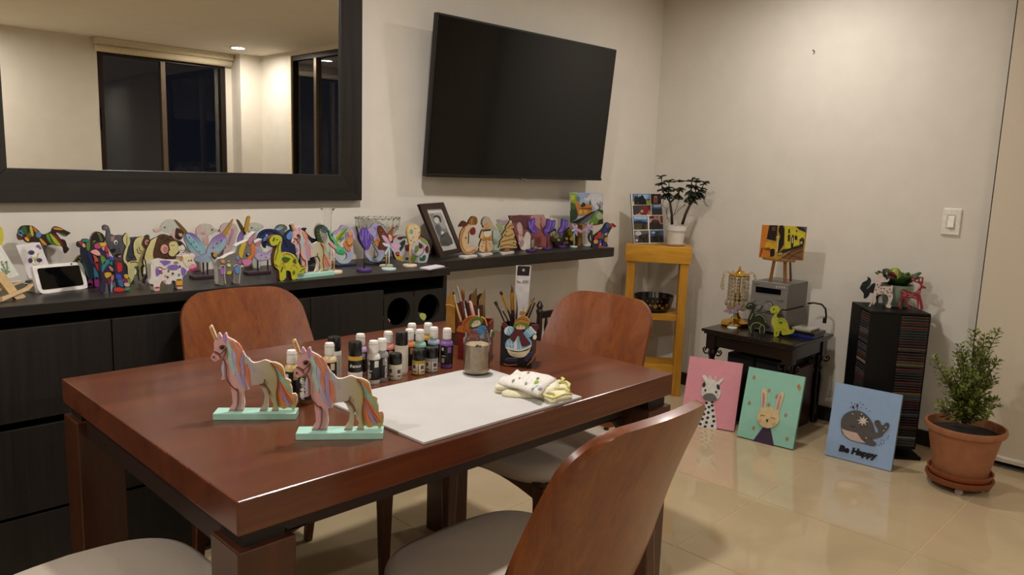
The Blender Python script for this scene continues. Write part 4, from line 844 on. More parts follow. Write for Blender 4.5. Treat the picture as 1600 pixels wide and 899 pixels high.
P('tuft_mark', 'c99a88', el(1195, 385, 38, 40), 4); P('tuft_mark', '8a4f44', el(1195, 380, 18, 20), 5); P('mark', '6b5526', stroke([(1040,480),(1060,540),(1110,540)], 10)); P('mark', '6b5526', stroke([(1070,450),(1090,510),(1120,510)], 9)); P('mark', '4a3a1a', stroke([(880,300),(880,420)], 7)); P('mark', '4a3a1a', stroke([(930,680),(1010,670),(1050,690)], 8)); P('leg_gap', '14100c', stroke([(1130,900),(1110,760),(1140,740)], 26), 1, 0); P('outline', '14100c', stroke([(1190,500),(1140,600),(1130,700),(1160,740)], 18), 1, 0); P('hind_patch', '4a6a3a', stroke([(1010,740),(1050,800),(1040,880)], 34), 1, 0)
mane = [(150,380),(200,330),(280,312),(380,350),(430,392),(520,420),(590,500),(602,560),(570,605),(505,650),(480,705),(300,712),(140,710),(95,650),(105,540),(130,460)]
lb2 = [(60,410),(150,360),(200,380),(160,560),(140,700),(300,760),(300,900),(250,1090),(200,1090),(160,900),(60,900),(50,1080),(10,1080),(0,880),(-20,740),(-40,690),(-10,560),(30,480)]
F = figY('lion_figurine', 'cream lion with a shaggy brown mane and pink ear behind the purple cow', 'figurine', -.235, (230, 335), lb2, CR, '14100c', .012, None, G1, 2)
P = F.patch
F.part('mane', BR, mane, .004, -.012, 2, '1a0f09')
random.seed(5)
for k in range(34):
    a = random.uniform(0, 2*PI); r_ = random.uniform(.62, .95); x, y = 330+215*r_*math.cos(a), 515+185*r_*math.sin(a)
    if x > 460 and y < 640: continue
    P('mane_strand', ('6e4a2c', '2a170c', '7f5a38')[k % 3], stroke([(x, y), (x+26*math.sin(a)+8, y-24*math.cos(a)), (x+40*math.sin(a), y-50*math.cos(a))], 8), 6, 0)
P('ear', 'd0a48c', el(258, 548, 58, 74), 8); P('ear_inner', 'b86f7e', el(270, 552, 36, 48), 9); P('face', CR, [(330,470),(370,430),(440,430),(472,490),(480,570),(440,620),(400,662),(340,650),(325,600),(345,560)], 8); P('muzzle', 'd9d5cc', [(475,505),(530,470),(578,530),(560,588),(500,592)], 8); P('nose', '2c1a12', [(468,442),(520,430),(532,468),(490,496)], 9); P('closed_eye', '8a7a4a', stroke([(355,495),(385,478),(415,495)], 8), 9, 0); P('smile', '5a4a3a', stroke([(500,560),(540,570),(570,550)], 6), 9, 0)
F.part('tail_tuft', '3a2315', [(470,370),(480,260),(495,215),(540,235),(600,290),(580,370),(540,410),(500,400)], -.013, -.02, 2, '1a0f09'); P('tail_spot', 'c99a88', el(528, 325, 26, 26), -12); 
# ---- seahorses
def sea(label, y, o, pts, eye, col, edge, spots, th=.008):
    F = figY('seahorse_figurine', label, 'figurine', y, o, pts, col, edge, th, None, 'pale seahorse cut-outs at the back of the sideboard', 3)
    F.patch('eye', '1d2420', el(eye[0], eye[1], 10, 12), 2)
    for c, e in spots: F.patch('blush', c, e, 1)
    return F
sea('pale mint seahorse with pink snout rising behind the maned lion', -.07, (230, 335), [(100,252),(125,226),(200,220),(225,170),(270,110),(340,82),(440,90),(480,150),(492,230),(470,310),(480,430),(500,560),(520,900),(420,1000),(380,900),(390,560),(385,420),(370,330),(300,300),(230,278),(150,300),(110,285)], (273, 210), 'b9bcae', 'cfa7a0', [('cba9a0', [(105,255),(200,235),(210,262),(140,295)]), ('c8a79e', [(380,330),(400,240),(440,260),(460,360),(420,400)])])
sea('pinkish seahorse facing right between the narwhal horns', -.06, (230, 335), [(765,300),(770,240),(800,195),(850,160),(930,148),(1010,172),(1058,240),(1150,256),(1172,285),(1060,300),(1020,340),(970,352),(950,430),(970,600),(960,900),(860,1000),(840,800),(850,500),(800,420),(770,340)], (1012, 252), 'bcb6aa', 'b98f88', [('c79c94', el(880, 305, 38, 30)), ('c9a79f', [(770,300),(800,210),(850,170),(840,250),(800,330)]), ('c9a39b', [(860,390),(940,370),(960,480),(900,520)])])
sea('pink seahorse curling to the right of the gold horn', -.08, (230, 335), [(1140,240),(1175,165),(1260,130),(1360,150),(1410,212),(1420,300),(1390,400),(1370,480),(1330,640),(1300,900),(1200,1000),(1160,860),(1230,640),(1222,480),(1195,380),(1150,310)], (1240, 325), 'bba9a8', 'a9817c', [('b5808c', stroke([(1330,240),(1320,330),(1290,420),(1260,520)], 40)), ('c49aa0', stroke([(1150,330),(1200,310),(1260,320)], 18)), ('c2a2a0', stroke([(1240,600),(1220,700),(1260,760)], 60))])
sea('pale spotted seahorse head left of the blue dolphins', -.065, (350, 330), [(380,330),(375,270),(390,220),(440,185),(500,180),(580,210),(615,245),(620,420),(600,700),(560,1000),(460,1000),(440,700),(430,420)], (433, 272), 'b3b8a8', 'b58f88', [('c9a7a0', [(382,320),(400,240),(420,330)]), ('9fae9c', el(520, 300, 40, 26))])
# ---- narwhals
def narwhal_pair(label, bx, by, o, specs, plate):
    c = onz(bx, by, ZT); F = Fig('narwhal_figurine', label, 'figurine', Pl(c, (0, -1, 0)), o, .1, None, G1); F.t.location = (c.x, c.y, ZT); F.q = Vector((c.x, c.y, ZT))
    MB().box(-plate, plate, -.022, .022, 0, .011).build('plinth', M('3a2733', .45), F.t, bevel=.002)
    for i, (body, h1_, h2_, h3_, horn, hcol, post, belly, spots) in enumerate(specs):
        d = -.006*i
        lo = F.P(min(body), 0)-F.q; xs_ = [(F.P(p)-F.q).x for p in body]; zs_ = [(F.P(p)-F.q).z for p in body]
        F.part('narwhal_body', GRAD(h1_, h2_, h3_, 'Z', min(zs_), max(zs_), .5, .1), body, d+.005, d, 3, '5a3a6a')
        F.part('horn', hcol, horn, d+.0056, d-.0004, 2, '6b4a12')
        for k in range(5):
            f0 = .12+.17*k; 
        p = F.P(post, 0); MB(F.q).tube([(p.x, c.y-d-.002, ZT+.004), (p.x, p.y-d-.002, p.z)], .003, 8).build('post', M('2b1a28', .5), F.t)
        if belly: F.part('belly', belly[0], belly[1], d+.0062, d+.0045, 3)
        for s_ in spots: F.part('spot', '3f4a6a', el(s_[0], s_[1], 9, 11), d+.0068, d+.0055, 0)
    return F
narwhal_pair('pair of lilac and teal narwhals with gold horns forming a V on a plinth', 318, 434.5, (230, 335), [
    ([(720,690),(900,620),(930,540),(1000,400),(1080,330),(1160,300),(1222,350),(1232,430),(1200,510),(1130,600),(1060,652),(980,685),(975,745),(880,752),(770,735)], '8fa0b4', '9aa6b8', '8a6aa6', [(1320,82),(1326,112),(1235,318),(1192,325),(1165,292),(1200,250)], 'a8842a', (935, 750), ('93b3bb', [(960,640),(1100,520),(1190,380),(1222,420),(1190,510),(1100,610),(1000,660)]), [(1148,410), (1020,520), (1080,450)]),
    ([(585,335),(620,290),(700,290),(780,340),(860,440),(920,555),(900,620),(840,668),(760,682),(690,600),(620,480),(580,395)], 'b08fb0', '7fb0b8', '7a5aa0', [(430,92),(462,96),(560,190),(632,280),(602,312),(570,292),(490,180)], '6b5220', (880, 700), ('86b5ba', [(600,330),(660,320),(760,430),(880,570),(850,630),(760,560),(660,440)]), [(660,360), (730,430), (690,460), (820,580), (770,510)])], .042)
narwhal_pair('second narwhal pair with crossed horns behind the grey calf', 402, 428, (350, 330), [
    ([(330,420),(360,370),(420,360),(470,430),(480,560),(560,620),(660,650),(740,600),(795,590),(800,680),(740,742),(640,772),(540,778),(470,730),(420,600),(360,520)], '9a93b4', 'a58cba', '86b3ae', [(350,92),(400,85),(396,130),(372,262),(342,332),(308,305)], 'a8842a', (520, 770), ('b4a6c0', [(480,700),(540,650),(640,690),(760,640),(740,720),(620,765),(520,760)]), [(570,690), (640,720), (720,680)]),
    ([(215,460),(240,370),(280,310),(320,340),(310,420),(290,520),(240,560)], '8f7fae', '7a6aa0', '6f5a98', [(203,146),(240,150),(322,280),(352,330),(322,382),(290,340)], '4a3818', (690, 760), None, [])], .045)
# ---- blue dolphins and dark tails behind
F = figY('dolphin_figurine', 'deep blue arched dolphin figure behind the dinosaur', 'figurine', -.19, (350, 330), [(505,440),(540,350),(610,290),(700,275),(790,290),(860,330),(930,420),(990,530),(1018,630),(1000,900),(940,1050),(860,1050),(840,800),(790,640),(720,600),(650,570),(570,520),(510,500)], '1f2a55', 'c9ccd4', .010, None, G1, 3)
P = F.patch; P('fin_tint', '4a7fae', [(610,470),(660,410),(720,440),(700,520),(640,530)]); P('belly', '2f5a92', [(600,520),(720,470),(800,520),(760,590),(660,560)]); P('back_line', '101735', stroke([(560,380),(680,310),(820,360),(930,480),(990,620)], 26), 1, 0); P('eye_ring', '9fc0d8', el(665, 395, 18, 14), 2); P('snout', '0f1224', [(580,520),(650,530),(650,620),(610,610)], 2); P('smile', 'd8d6d4', stroke([(570,560),(600,650),(650,660),(660,600)], 14), 3, 0)
F = figY('dolphin_figurine', 'navy dolphin with a pale blue inside behind the shelf unicorn', 'figurine', -.15, (350, 330), [(945,410),(985,330),(1060,285),(1088,340),(1085,500),(1120,640),(1130,900),(1080,1050),(960,1050),(960,800),(1000,620),(960,500)], '1f2748', '0c1020', .010, None, G1, 3)
F.patch('inner_tint', '5f86bd', [(975,410),(1030,330),(1070,340),(1060,460),(1000,480)])
F = figY('round_figurine', 'grey-green round-headed figure at the back of the sideboard', 'figurine', -.05, (350, 330), [(800,330),(830,250),(880,212),(940,212),(985,260),(985,320),(950,360),(960,700),(950,1040),(820,1040),(840,600),(830,380)], '5a6358', '3c4238', .01, None, G1, 3)
F.patch('round_mark', '7f8a78', el(890, 265, 40, 30), 1); F.patch('beak', '7fa8c4', [(800,300),(860,275),(910,290),(850,330)], 2)
F = figY('whale_tail_figurine', 'black whale tail figure rising behind the shelf unicorn', 'figurine', -.10, (350, 330), [(1150,275),(1210,290),(1250,262),(1295,272),(1272,320),(1300,375),(1380,470),(1500,540),(1480,900),(1300,1040),(1180,1040),(1220,700),(1260,480),(1235,400),(1222,330)], '12151f', '0a0b10', .01, None, G1, 3)
for k in range(8): F.patch('speckle', '8f98ae', el(1250+k*14, 330+k*20+(k % 3)*14, 3, 3), 1, 0)
F = figY('dark_horn_figurine', 'slim dark horn tip standing between the blue dolphins', 'figurine', -.085, (350, 330), [(1030,228),(1052,220),(1085,320),(1060,600),(1050,1030),(1000,1030),(1030,600),(1055,340)], '1d1a24', '0d0c10', .01, None, G1, 2)
# ---- grey calf
cb_ = [(80,330),(-10,385),(-110,400),(-120,470),(-100,520),(-90,700),(-85,800),(0,805),(35,800),(20,640),(110,640),(150,560),(170,780),(240,785),(250,600),(275,470),(310,495),(370,510),(430,460),(455,400),(490,290),(480,200),(560,180),(595,85),(480,150),(470,60),(495,-25),(400,60),(370,110),(260,160),(200,200),(180,290)]
F = figY('calf_figurine', 'grey calf figure with orange and yellow face stripes and a pink snout', 'figurine', gy(357, 445), (350, 365), cb_, '6f6c66', 'cfccc6', .03, None, G1, 2)
P = F.patch
P('face_stripe', 'c4a92a', [(235,330),(240,250),(285,160),(345,140),(325,220),(300,300),(275,392)]); P('face_stripe', 'd0702a', [(420,175),(470,170),(490,260),(455,355),(400,412),(360,392),(430,320)]); P('snout', 'c078a0', [(280,425),(330,410),(410,405),(430,450),(375,502),(310,492)], 2); P('eye', '0f0d0d', el(358, 335, 17, 24), 2); P('eye_glint', 'efece6', el(370, 325, 8, 9), 3); P('ear_inner', 'b07284', [(375,150),(400,80),(478,10),(465,70),(430,140),(395,180)], 2); P('ear_inner', 'b07284', [(495,165),(580,95),(555,175),(520,208)], 2)
P('leg_patch', '5a86c0', el(205, 565, 34, 62), 2); P('leg_patch', '9a6aa8', [(-60,540),(-10,540),(0,620),(-50,640)], 2); P('cheek_patch', 'a8558a', [(215,460),(240,410),(270,440),(255,480)], 2); P('back_patch', 'c98a5a', [(-50,420),(0,415),(10,460),(-40,460)], 2); P('flower', 'd0c892', [(50,480),(80,470),(105,500),(85,520),(50,510)], 2); P('chest_patch', 'c4b02a', [(55,600),(110,590),(105,630),(50,635)], 2); P('blue_patch', '6a86aa', [(190,370),(230,350),(235,400),(200,410)], 2); P('leg_outline', 'b8b4ae', stroke([(150,520),(180,490),(230,500),(250,560),(230,780)], 10), 3, 0); P('leg_outline', 'b8b4ae', stroke([(-80,560),(-50,510),(0,510),(10,600),(0,640),(20,780)], 10), 3, 0); P('flower', 'a9b56a', el(70, 435, 14, 14), 2)
F.part('tail', '3a2f3a', [(-110,420),(-150,380),(-170,330),(-150,300),(-120,340),(-90,380)], -.010, -.018, 2, '2a2028'); F.part('tail_tuft', 'b08a3a', [(-150,350),(-130,290),(-100,300),(-95,350),(-120,375)], -.008, -.012, 2)
# ---- purple spotted cow
cw = [(60,380),(120,330),(220,300),(330,320),(500,320),(505,260),(545,240),(570,205),(600,232),(670,235),(680,203),(705,230),(738,218),(750,260),(722,312),(762,380),(768,430),(700,492),(640,472),(605,540),(552,590),(550,770),(470,770),(445,650),(385,640),(372,690),(290,692),(232,645),(200,700),(190,798),(112,802),(100,700),(40,690),(25,645),(52,600),(60,480)]
F = figY('cow_figurine', 'white cow figure with purple patches, pink muzzle and a bandaged leg', 'figurine', gy(248, 455), (230, 375), cw, 'd5d0ca', 'b9b2a8', .028, None, G1, 2)
P = F.patch
for p in ([(200,328),(300,320),(370,340),(330,370),(270,402),(230,360)], [(320,430),(360,395),(450,386),(490,420),(470,460),(400,470),(330,455)], [(530,440),(560,430),(612,480),(590,540),(550,560),(530,500)], [(135,450),(180,460),(190,540),(140,560)]): P('purple_patch', '7f62b0', p)
P('face', 'd6ccb0', [(570,260),(660,245),(735,255),(715,310),(680,380),(620,420),(580,370),(560,310)]); P('muzzle', 'd98aa4', [(650,425),(720,372),(766,420),(700,452)], 2); P('muzzle_low', 'a82a62', [(640,470),(700,452),(762,428),(752,470),(692,490)], 2); P('ear', 'b07a3a', [(505,265),(540,250),(555,290),(530,330)], 2); P('eye', '1a1614', el(645, 327, 10, 12), 2); P('eye', '1a1614', el(686, 320, 10, 12), 2)
P('star_flower', '9a2a72', [(180,465),(205,480),(235,465),(222,495),(240,525),(205,512),(182,528),(192,495)], 2, 0); P('bandage', 'd0a32a', [(455,632),(545,628),(548,708),(458,712)], 2, 0); P('band', '8a2a24', stroke([(455,718),(548,714)], 16), 3, 0); P('band', '4a2018', stroke([(458,624),(530,620)], 14), 3, 0); P('hoof', 'd9a8a0', [(470,728),(545,726),(550,768),(472,768)], 2, 0); P('hoof', 'd9a8a0', [(112,760),(190,752),(188,796),(114,800)], 2, 0); P('band', 'a82a24', stroke([(122,748),(188,742)], 20), 3, 0); P('udder', 'c98aa4', [(240,640),(280,625),(285,665),(250,672)], 2)
for x, y, c in ((330,485,'2a5a5a'), (398,525,'1a1a1a'), (318,580,'5a2a1a'), (510,415,'3a2a4a'), (285,555,'c9a04a'), (495,545,'3f7a4a')): P('dot', c, el(x, y, 15, 15), 2, 0)
P('outline', 'a8a090', stroke([(140,420),(200,420),(270,450),(310,420),(350,360)], 9), 2, 0); P('leaf_mark', '8a8a3a', el(448, 350, 36, 14), 2)
F.part('tail_tip', '1d1a1a', [(20,560),(0,600),(-30,640),(-20,690),(10,710),(5,650),(40,600)], -.02, -.028, 2)
# ---- yellow-green dinosaur (and its sisters on the dark side table)
dn = [(720,150),(715,90),(770,35),(850,25),(900,60),(910,110),(892,180),(890,280),(905,302),(960,290),(1050,310),(1112,350),(1150,420),(1200,520),(1230,532),(1282,515),(1280,570),(1210,630),(1152,622),(1150,690),(1110,720),(1060,710),(1042,600),(972,582),(970,690),(910,740),(872,720),(860,580),(800,520),(780,430),(790,330),(820,230),(838,172),(800,190),(750,186)]
DM = [('3f5a1a', [(890,385),(950,360),(1040,390),(1000,440),(940,462)]), ('3a5a1c', [(1070,430),(1120,380),(1132,470),(1090,462)]), ('4a6a1c', [(1070,600),(1100,570),(1110,620),(1080,650)]), ('3a561a', [(755,110),(780,60),(800,70),(775,125)]), ('6b3a14', stroke([(835,260),(850,180),(880,120)], 14)), ('c98f2a', stroke([(905,330),(960,300),(1050,330),(1100,390)], 18)), ('2f4a18', stroke([(890,600),(905,560),(915,520)], 18)), ('c98a2a', stroke([(870,520),(910,450),(960,540)], 16)), ('c98a2a', stroke([(1040,560),(1090,480),(1150,540)], 16)), ('4f7020', stroke([(1180,600),(1230,560),(1270,545)], 14)), ('201a10', el(828, 95, 8, 9)), ('55701e', stroke([(800,420),(820,330),(850,260)], 12)), ('3d5c1a', stroke([(800,480),(840,520)], 12))]
F = figY('dinosaur_figurine', 'yellow-green long-necked dinosaur standing on the sideboard', 'figurine', gy(441, 439), (350, 365), dn, 'b3b62e', '6b3a18', .024, None, 'long-necked dinosaur figures', 2)
for c, p in DM: F.patch('painted_mark', c, p, 1, 0)
F.patch('back_ring', 'c9c46a', stroke([(890,420),(905,340),(970,305),(1060,330),(1110,400)], 9), 2, 0)
# ---- glass bud vase and crystal bowl
c = onz(521, 404, ZT); c = Vector((ony(512, 400, -.09).x, -.09, ZT))
t = thing('bud_vase', 'tall clear glass bud vase with a flared rim', 'vase', c)
vz = ony(512, 325.5, -.09).z-ZT
pr = [(.030, 0), (.030, .004), (.010, .010), (.0105, .05), (.0145, vz*.6), (.0165, vz*.88), (.020, vz*.95), (.031, vz)]
MB().lathe(pr+[(r-.0015, max(z-.0005, .012)) for r, z in pr[::-1] if z > .03], n=36).build('glass', GLASS('fbfcfa', .01, 1.25), t, smooth='auto')
YB = -.085; c = Vector((ony(590, 390, YB).x, YB, ZT)); bzt = ony(590, 340, YB).z-ZT; br = (ony(628, 345, YB).x-ony(549, 345, YB).x)/2*.98; br = min(br, .104)
t = thing('crystal_bowl', 'large scalloped crystal bowl on a pedestal at the back of the sideboard', 'bowl', c)
sc = lambda a, r, z: r*(1+.035*math.sin(a*18)*(z/bzt)) if z > bzt*.35 else r
pr = [(.045, 0), (.047, .005), (.018, .014), (.016, .05), (.030, bzt*.42), (br*.72, bzt*.60), (br*.95, bzt*.82), (br, bzt)]
MB().lathe(pr+[(r-.003, z-.002) for r, z in pr[::-1][:4]]+[(.012, bzt*.42)], n=72, sc=sc).xf(lambda v: (v.x, v.y*.70, v.z)).build('bowl', GLASS('fbfcf9', .01, 1.25), t)
m = MB()
for k in range(22):
    a = 2*PI*k/22; m.tube([((br+.001)*math.cos(a+q*.07), (br+.001)*math.sin(a+q*.07), bzt*(.985+.02*math.sin(q*PI/2))) for q in (-2, -1, 0, 1, 2)], .0022, 6)
    m.ball((br*.90*math.cos(a), br*.90*math.sin(a), bzt*.76), .005, .005, .011, 8)
m.xf(lambda v: (v.x, v.y*.70, v.z)); m.build('cut_facets', GLASS('fbfcf9', .02, 1.45), t, smooth=True)
# ---- mermaids
def mermaid(label, y, o, dx=0, dy=0, flip=1):
    S = lambda L: [(p[0]*flip+dx, p[1]+dy) for p in L]
    tailp = S(stroke([(600,660),(655,760),(665,850),(620,925),(540,930),(480,880),(430,800),(470,770)], [90, 95, 85, 75, 70, 60, 40, 30]))
    c = Vector((ony(o[0]+S([(600, 900)])[0][0]*.1, 400, y).x, y, ZT))
    F = Fig('mermaid_figurine', label, 'figurine', plY(y), o, .1, ZT+.008, G1, snap=tailp); F.t.location = c; F.q = c
    MB().box(-.05, .045, -.016, .022, 0, .009).build('plinth', M('1d2740', .45), F.t, bevel=.002)
    F.part('tail', GRAD('a9c3c6', 'b4a8cc', None, 'Z', .0, .06, .5, .1), tailp, 0, -.009, 0, '6a7a86'); F.part('hair', 'a79cc4', S([(400,432),(450,372),(505,340),(540,272),(600,272),(680,308),(732,370),(762,500),(725,545),(700,600),(640,640),(560,600),(540,500),(470,450)]), -.0005, -.009, 3, '6a5f86')
    F.part('torso', 'c98a4e', S([(625,400),(680,378),(705,450),(712,560),(690,660),(650,740),(600,700),(562,612),(600,540),(640,500)]), .003, -.0002, 3, '8a4f24'); F.patch('arm', 'd0935a', S([(640,500),(690,540),(680,620),(640,650),(600,610),(620,560)]), 5); F.patch('arm_line', '7a3f1c', S(stroke([(600,560),(640,640),(690,600)], 9)), 6, 0); F.patch('face', 'd8a070', S([(640,380),(670,365),(690,410),(675,460),(645,450)]), 5)
    F.patch('hair_lock', '8a7fb0', S(stroke([(560,330),(600,400),(600,500)], 26)), 1, 0); F.patch('hair_lock', 'b9aed4', S(stroke([(660,320),(715,420),(730,520)], 24)), 1, 0)
    return F
mermaid('mermaid with lilac hair behind the green hummingbird', -.17, (480, 320)); mermaid('mermaid with lilac hair between the purple tulip and the pink dragonfly', -.19, (480, 320), 490, -25)
# ---- dark long-neck bird behind hummingbird
F = figY('swan_figurine', 'dark green curved-neck figure beside the glass vase', 'figurine', -.12, (480, 320), stroke([(290,430),(270,370),(220,345),(170,380),(170,470),(200,570),(240,700),(270,830),(300,960)], [40, 70, 60, 55, 60, 70, 80, 80, 90]), '33402a', '1d2418', .012, None, G1, 0)
F.patch('head', '4a5f6a', el(270, 395, 50, 55), 2); F.patch('eye', '11151a', el(262, 378, 10, 10), 3)
for k in range(9): F.patch('scale_mark', ('5f7a2a', '8a6a3a')[k > 4], stroke([(150+k*13, 400+k*52), (185+k*13, 420+k*52), (210+k*13, 400+k*52)], 10), 1, 0)
# ---- green hummingbird
F = stand('hummingbird_figurine', 'green hummingbird with striped wings on a stick and cream foot', 'figurine', 522, 427.5, .031, .011, 'd8c8a6', (480, 320), (412, 700), 'cfa884', .003, None, G1)
F.part('body', '58b07c', [(325,400),(360,410),(400,480),(440,560),(500,640),(560,690),(592,745),(565,790),(500,785),(460,745),(430,700),(370,650),(335,600),(420,622),(395,560),(345,500)], .003, -.004, 2, '1f3a2a')
F.part('wing', '8fae3a', [(440,520),(520,420),(600,350),(622,368),(560,480),(480,600)], .005, .0035, 2, '3a4a1c'); F.part('wing', 'c9c4b4', [(462,602),(510,540),(560,480),(572,545),(540,612)], .0065, .005, 2); F.part('throat', 'd69a9a', [(335,600),(370,590),(430,640),(460,690),(400,670)], .0046, .003, 2)
F.patch('wing_stripe', '3f8a3a', stroke([(470,540),(540,450),(600,370)], 20), 7, 0); F.patch('wing_stripe', 'c9a02a', stroke([(450,500),(520,420)], 14), 7, 0); F.patch('tail_edge', '16301f', stroke([(318,400),(350,520),(400,590)], 14), 5, 0); F.patch('spot', '1a3a26', el(380, 470, 12, 14), 5, 0); F.patch('head_tuft', '3f9a66', el(525, 735, 50, 36, 20), 5)
for k in range(4): F.patch('feather_line', '6a6a62', stroke([(490, 590-18*k), (560, 530-14*k)], 5), 8, 0)
# ---- purple tulip/butterflies on purple feet
def purple(label, bx, by, r, o, wing, post, veins, body):
    F = stand('butterfly_figurine', label, 'figurine', bx, by, r, .012, '3f2266', o, post, '2a1633', .0026, None, 'purple butterflies on purple feet')
    F.part('wings', '5a3f9e', wing, .003, -.003, 2, '2a1a4a')
    for v in veins: F.patch('wing_light', '8f7ac4', stroke(v, 12), 4, 0)
    F.part('insect_body', '20121c', stroke(body, 22), .006, .0031, 0)
    return F
purple('purple butterfly folded like a tulip on the sideboard edge', 569, 424.5, .029, (480, 320), [(785,470),(830,420),(860,370),(912,360),(960,430),(1002,530),(992,600),(960,692),(900,702),(850,642),(800,560)], (895, 690), [[(870,390),(860,470),(850,560)], [(910,400),(910,500),(920,640)], [(950,440),(940,540)], [(815,470),(830,550)]], [(755,340),(790,480),(830,600),(890,695)])
for nm, bx, by, w_, ps, vs, bd in (('purple butterfly on a purple foot in front of the pink photo plaque', 829.5, 393.5, [(40,240),(60,260),(90,245),(150,205),(155,260),(150,330),(190,400),(180,470),(130,450),(80,420),(50,340)], (100, 460), [[(130,230),(110,310),(95,390)], [(60,270),(80,370)], [(150,420),(110,400)]], [(10,370),(50,380),(95,440)]),
        ('purple butterfly on a purple foot, middle one of the shelf three', 854.5, 390.5, [(345,215),(400,240),(440,245),(475,240),(470,300),(450,380),(380,440),(320,480),(290,420),(300,380),(330,330)], (350, 460), [[(400,260),(380,340),(350,420)], [(450,260),(430,340)], [(310,410),(350,400)]], [(470,375),(420,410),(355,450)]),
        ('purple butterfly on a purple foot nearest the little landscape painting', 878, 387.5, [(575,215),(620,235),(660,240),(672,300),(640,380),(590,430),(540,465),(515,420),(530,380),(565,330)], (585, 460), [[(610,250),(590,340),(560,420)], [(650,260),(630,350)], [(530,420),(570,390)]], [(690,355),(640,390),(585,440)])):
    purple(nm, bx, by, .0255, (820, 320), w_, ps, vs, bd)
# ---- brown butterfly, pink dragonflies, cream butterfly
F = stand('butterfly_figurine', 'brown butterfly on a thin stick with cream foot behind the pink dragonfly', 'figurine', 603.5, 417.5, .027, .009, 'd9ceb0', (480, 320), (1240, 800), 'b58a4a', .0026, None, G1)
F.part('wing', '5e3216', [(1100,345),(1140,325),(1190,380),(1250,480),(1290,560),(1270,700),(1160,710),(1110,660),(1150,560),(1110,450)], .003, -.004, 2, '341a0a'); F.part('wing', '8a4a20', [(1230,480),(1290,420),(1350,345),(1360,370),(1320,480),(1390,500),(1310,560),(1260,560)], .001, -.005, 2, '5a2c10')
for p in ((1150,400), (1180,450), (1200,500), (1220,560)): F.patch('fleck', 'a8622e', el(*p, 10, 8), 4, 0)
def dragonfly(label, bx, by, r, o, petals, post, zg=None, foot='bcd3cc', stick='c2dcd6', n=None, grp='pink dragonflies on mint feet'):
    F = stand('dragonfly_figurine', label, 'figurine', bx, by, r, .008, foot, o, post, stick, .0022, zg, grp, n)
    for c, p in petals: F.part('wing', c, p, .0035, -.0005, 3, '8a7a8a')
    return F
F = dragonfly('pink and lilac dragonfly on a mint foot near the shelf step', 607.5, 422, .029, (480, 320), [('c79ab8', [(1160,492),(1200,478),(1250,530),(1285,590),(1262,612),(1205,572)]), ('cf9fbc', [(1305,600),(1380,605),(1445,622),(1450,660),(1385,690),(1310,645)]), ('c9c6dc', [(1168,598),(1230,600),(1290,620),(1270,660),(1200,642)]), ('b7aed0', [(1295,640),(1350,690),(1385,735),(1350,742),(1305,690)]), ('d9a98a', [(1262,480),(1295,470),(1320,520),(1310,570),(1280,560)])], (1283, 640))
F.part('abdomen', 'a9c6d2', stroke([(1285,640),(1250,710),(1210,775)], [26, 26, 20]), .005, .0005, 0)
pw = lambda dx, dy, f=1: [('c9a0bc', [(dx-55*f,dy-90),(dx-30*f,dy-85),(dx+0*f,dy-30),(dx-15*f,dy-10),(dx-40*f,dy-40)]), ('c79ab8', [(dx+5*f,dy-20),(dx+50*f,dy-15),(dx+110*f,dy+20),(dx+100*f,dy+50),(dx+50*f,dy+30),(dx,dy+5)]), ('d3b4c8', [(dx-10*f,dy-20),(dx+10*f,dy-80),(dx+35*f,dy-60),(dx+25*f,dy-20)]), ('c4a4c0', [(dx,dy+5),(dx+35*f,dy+60),(dx+25*f,dy+95),(dx,dy+50)]), ('b9c4dc', [(dx-60*f,dy+10),(dx-10*f,dy-15),(dx,dy),(dx-30*f,dy+30)])]
F = dragonfly('pink dragonfly on a mint foot below the little landscape painting', 896.5, 386.7, .0205, (820, 320), pw(780, 390), (780, 400)); F.part('abdomen', '6f9aa6', stroke([(785,400),(765,450),(745,510)], 14), .005, .0005, 0)
F = dragonfly('pink dragonfly on a mint foot beside the shelf dog', 917, 384.7, .0205, (820, 320), pw(1005, 370, -1), (1000, 380)); F.part('abdomen', '5f90a0', stroke([(1003,390),(985,450),(975,520)], 14), .005, .0005, 0)
F = stand('butterfly_figurine', 'cream and gold butterfly wing on a stick in front of the patchwork elephant', 'figurine', 640.5, 417, .029, .010, 'd9cdb2', (600, 315), (405, 690), 'c49a3a', .003, None, G1)
F.part('wing', 'c9b27e', [(350,460),(380,372),(430,340),(500,360),(560,420),(555,530),(520,600),(460,660),(400,690),(372,600)], .003, -.006, 3, 'b58a2e')
F.patch('wing_face', 'd0bf9a', [(375,470),(395,400),(440,365),(500,378),(545,430),(540,525),(500,600),(440,650),(405,670),(390,590)], 4)
for c in ((418,468,28,38,'7f9a86'), (545,560,14,30,'b5503a'), (470,420,16,10,'c98a6a'), (450,560,12,14,'9aa07a'), (415,610,10,12,'8a6a4a'), (460,630,10,10,'7a8a6a'), (540,480,8,14,'8a7a5a')): F.patch('wing_mark', c[4], el(*c[:4]), 5)
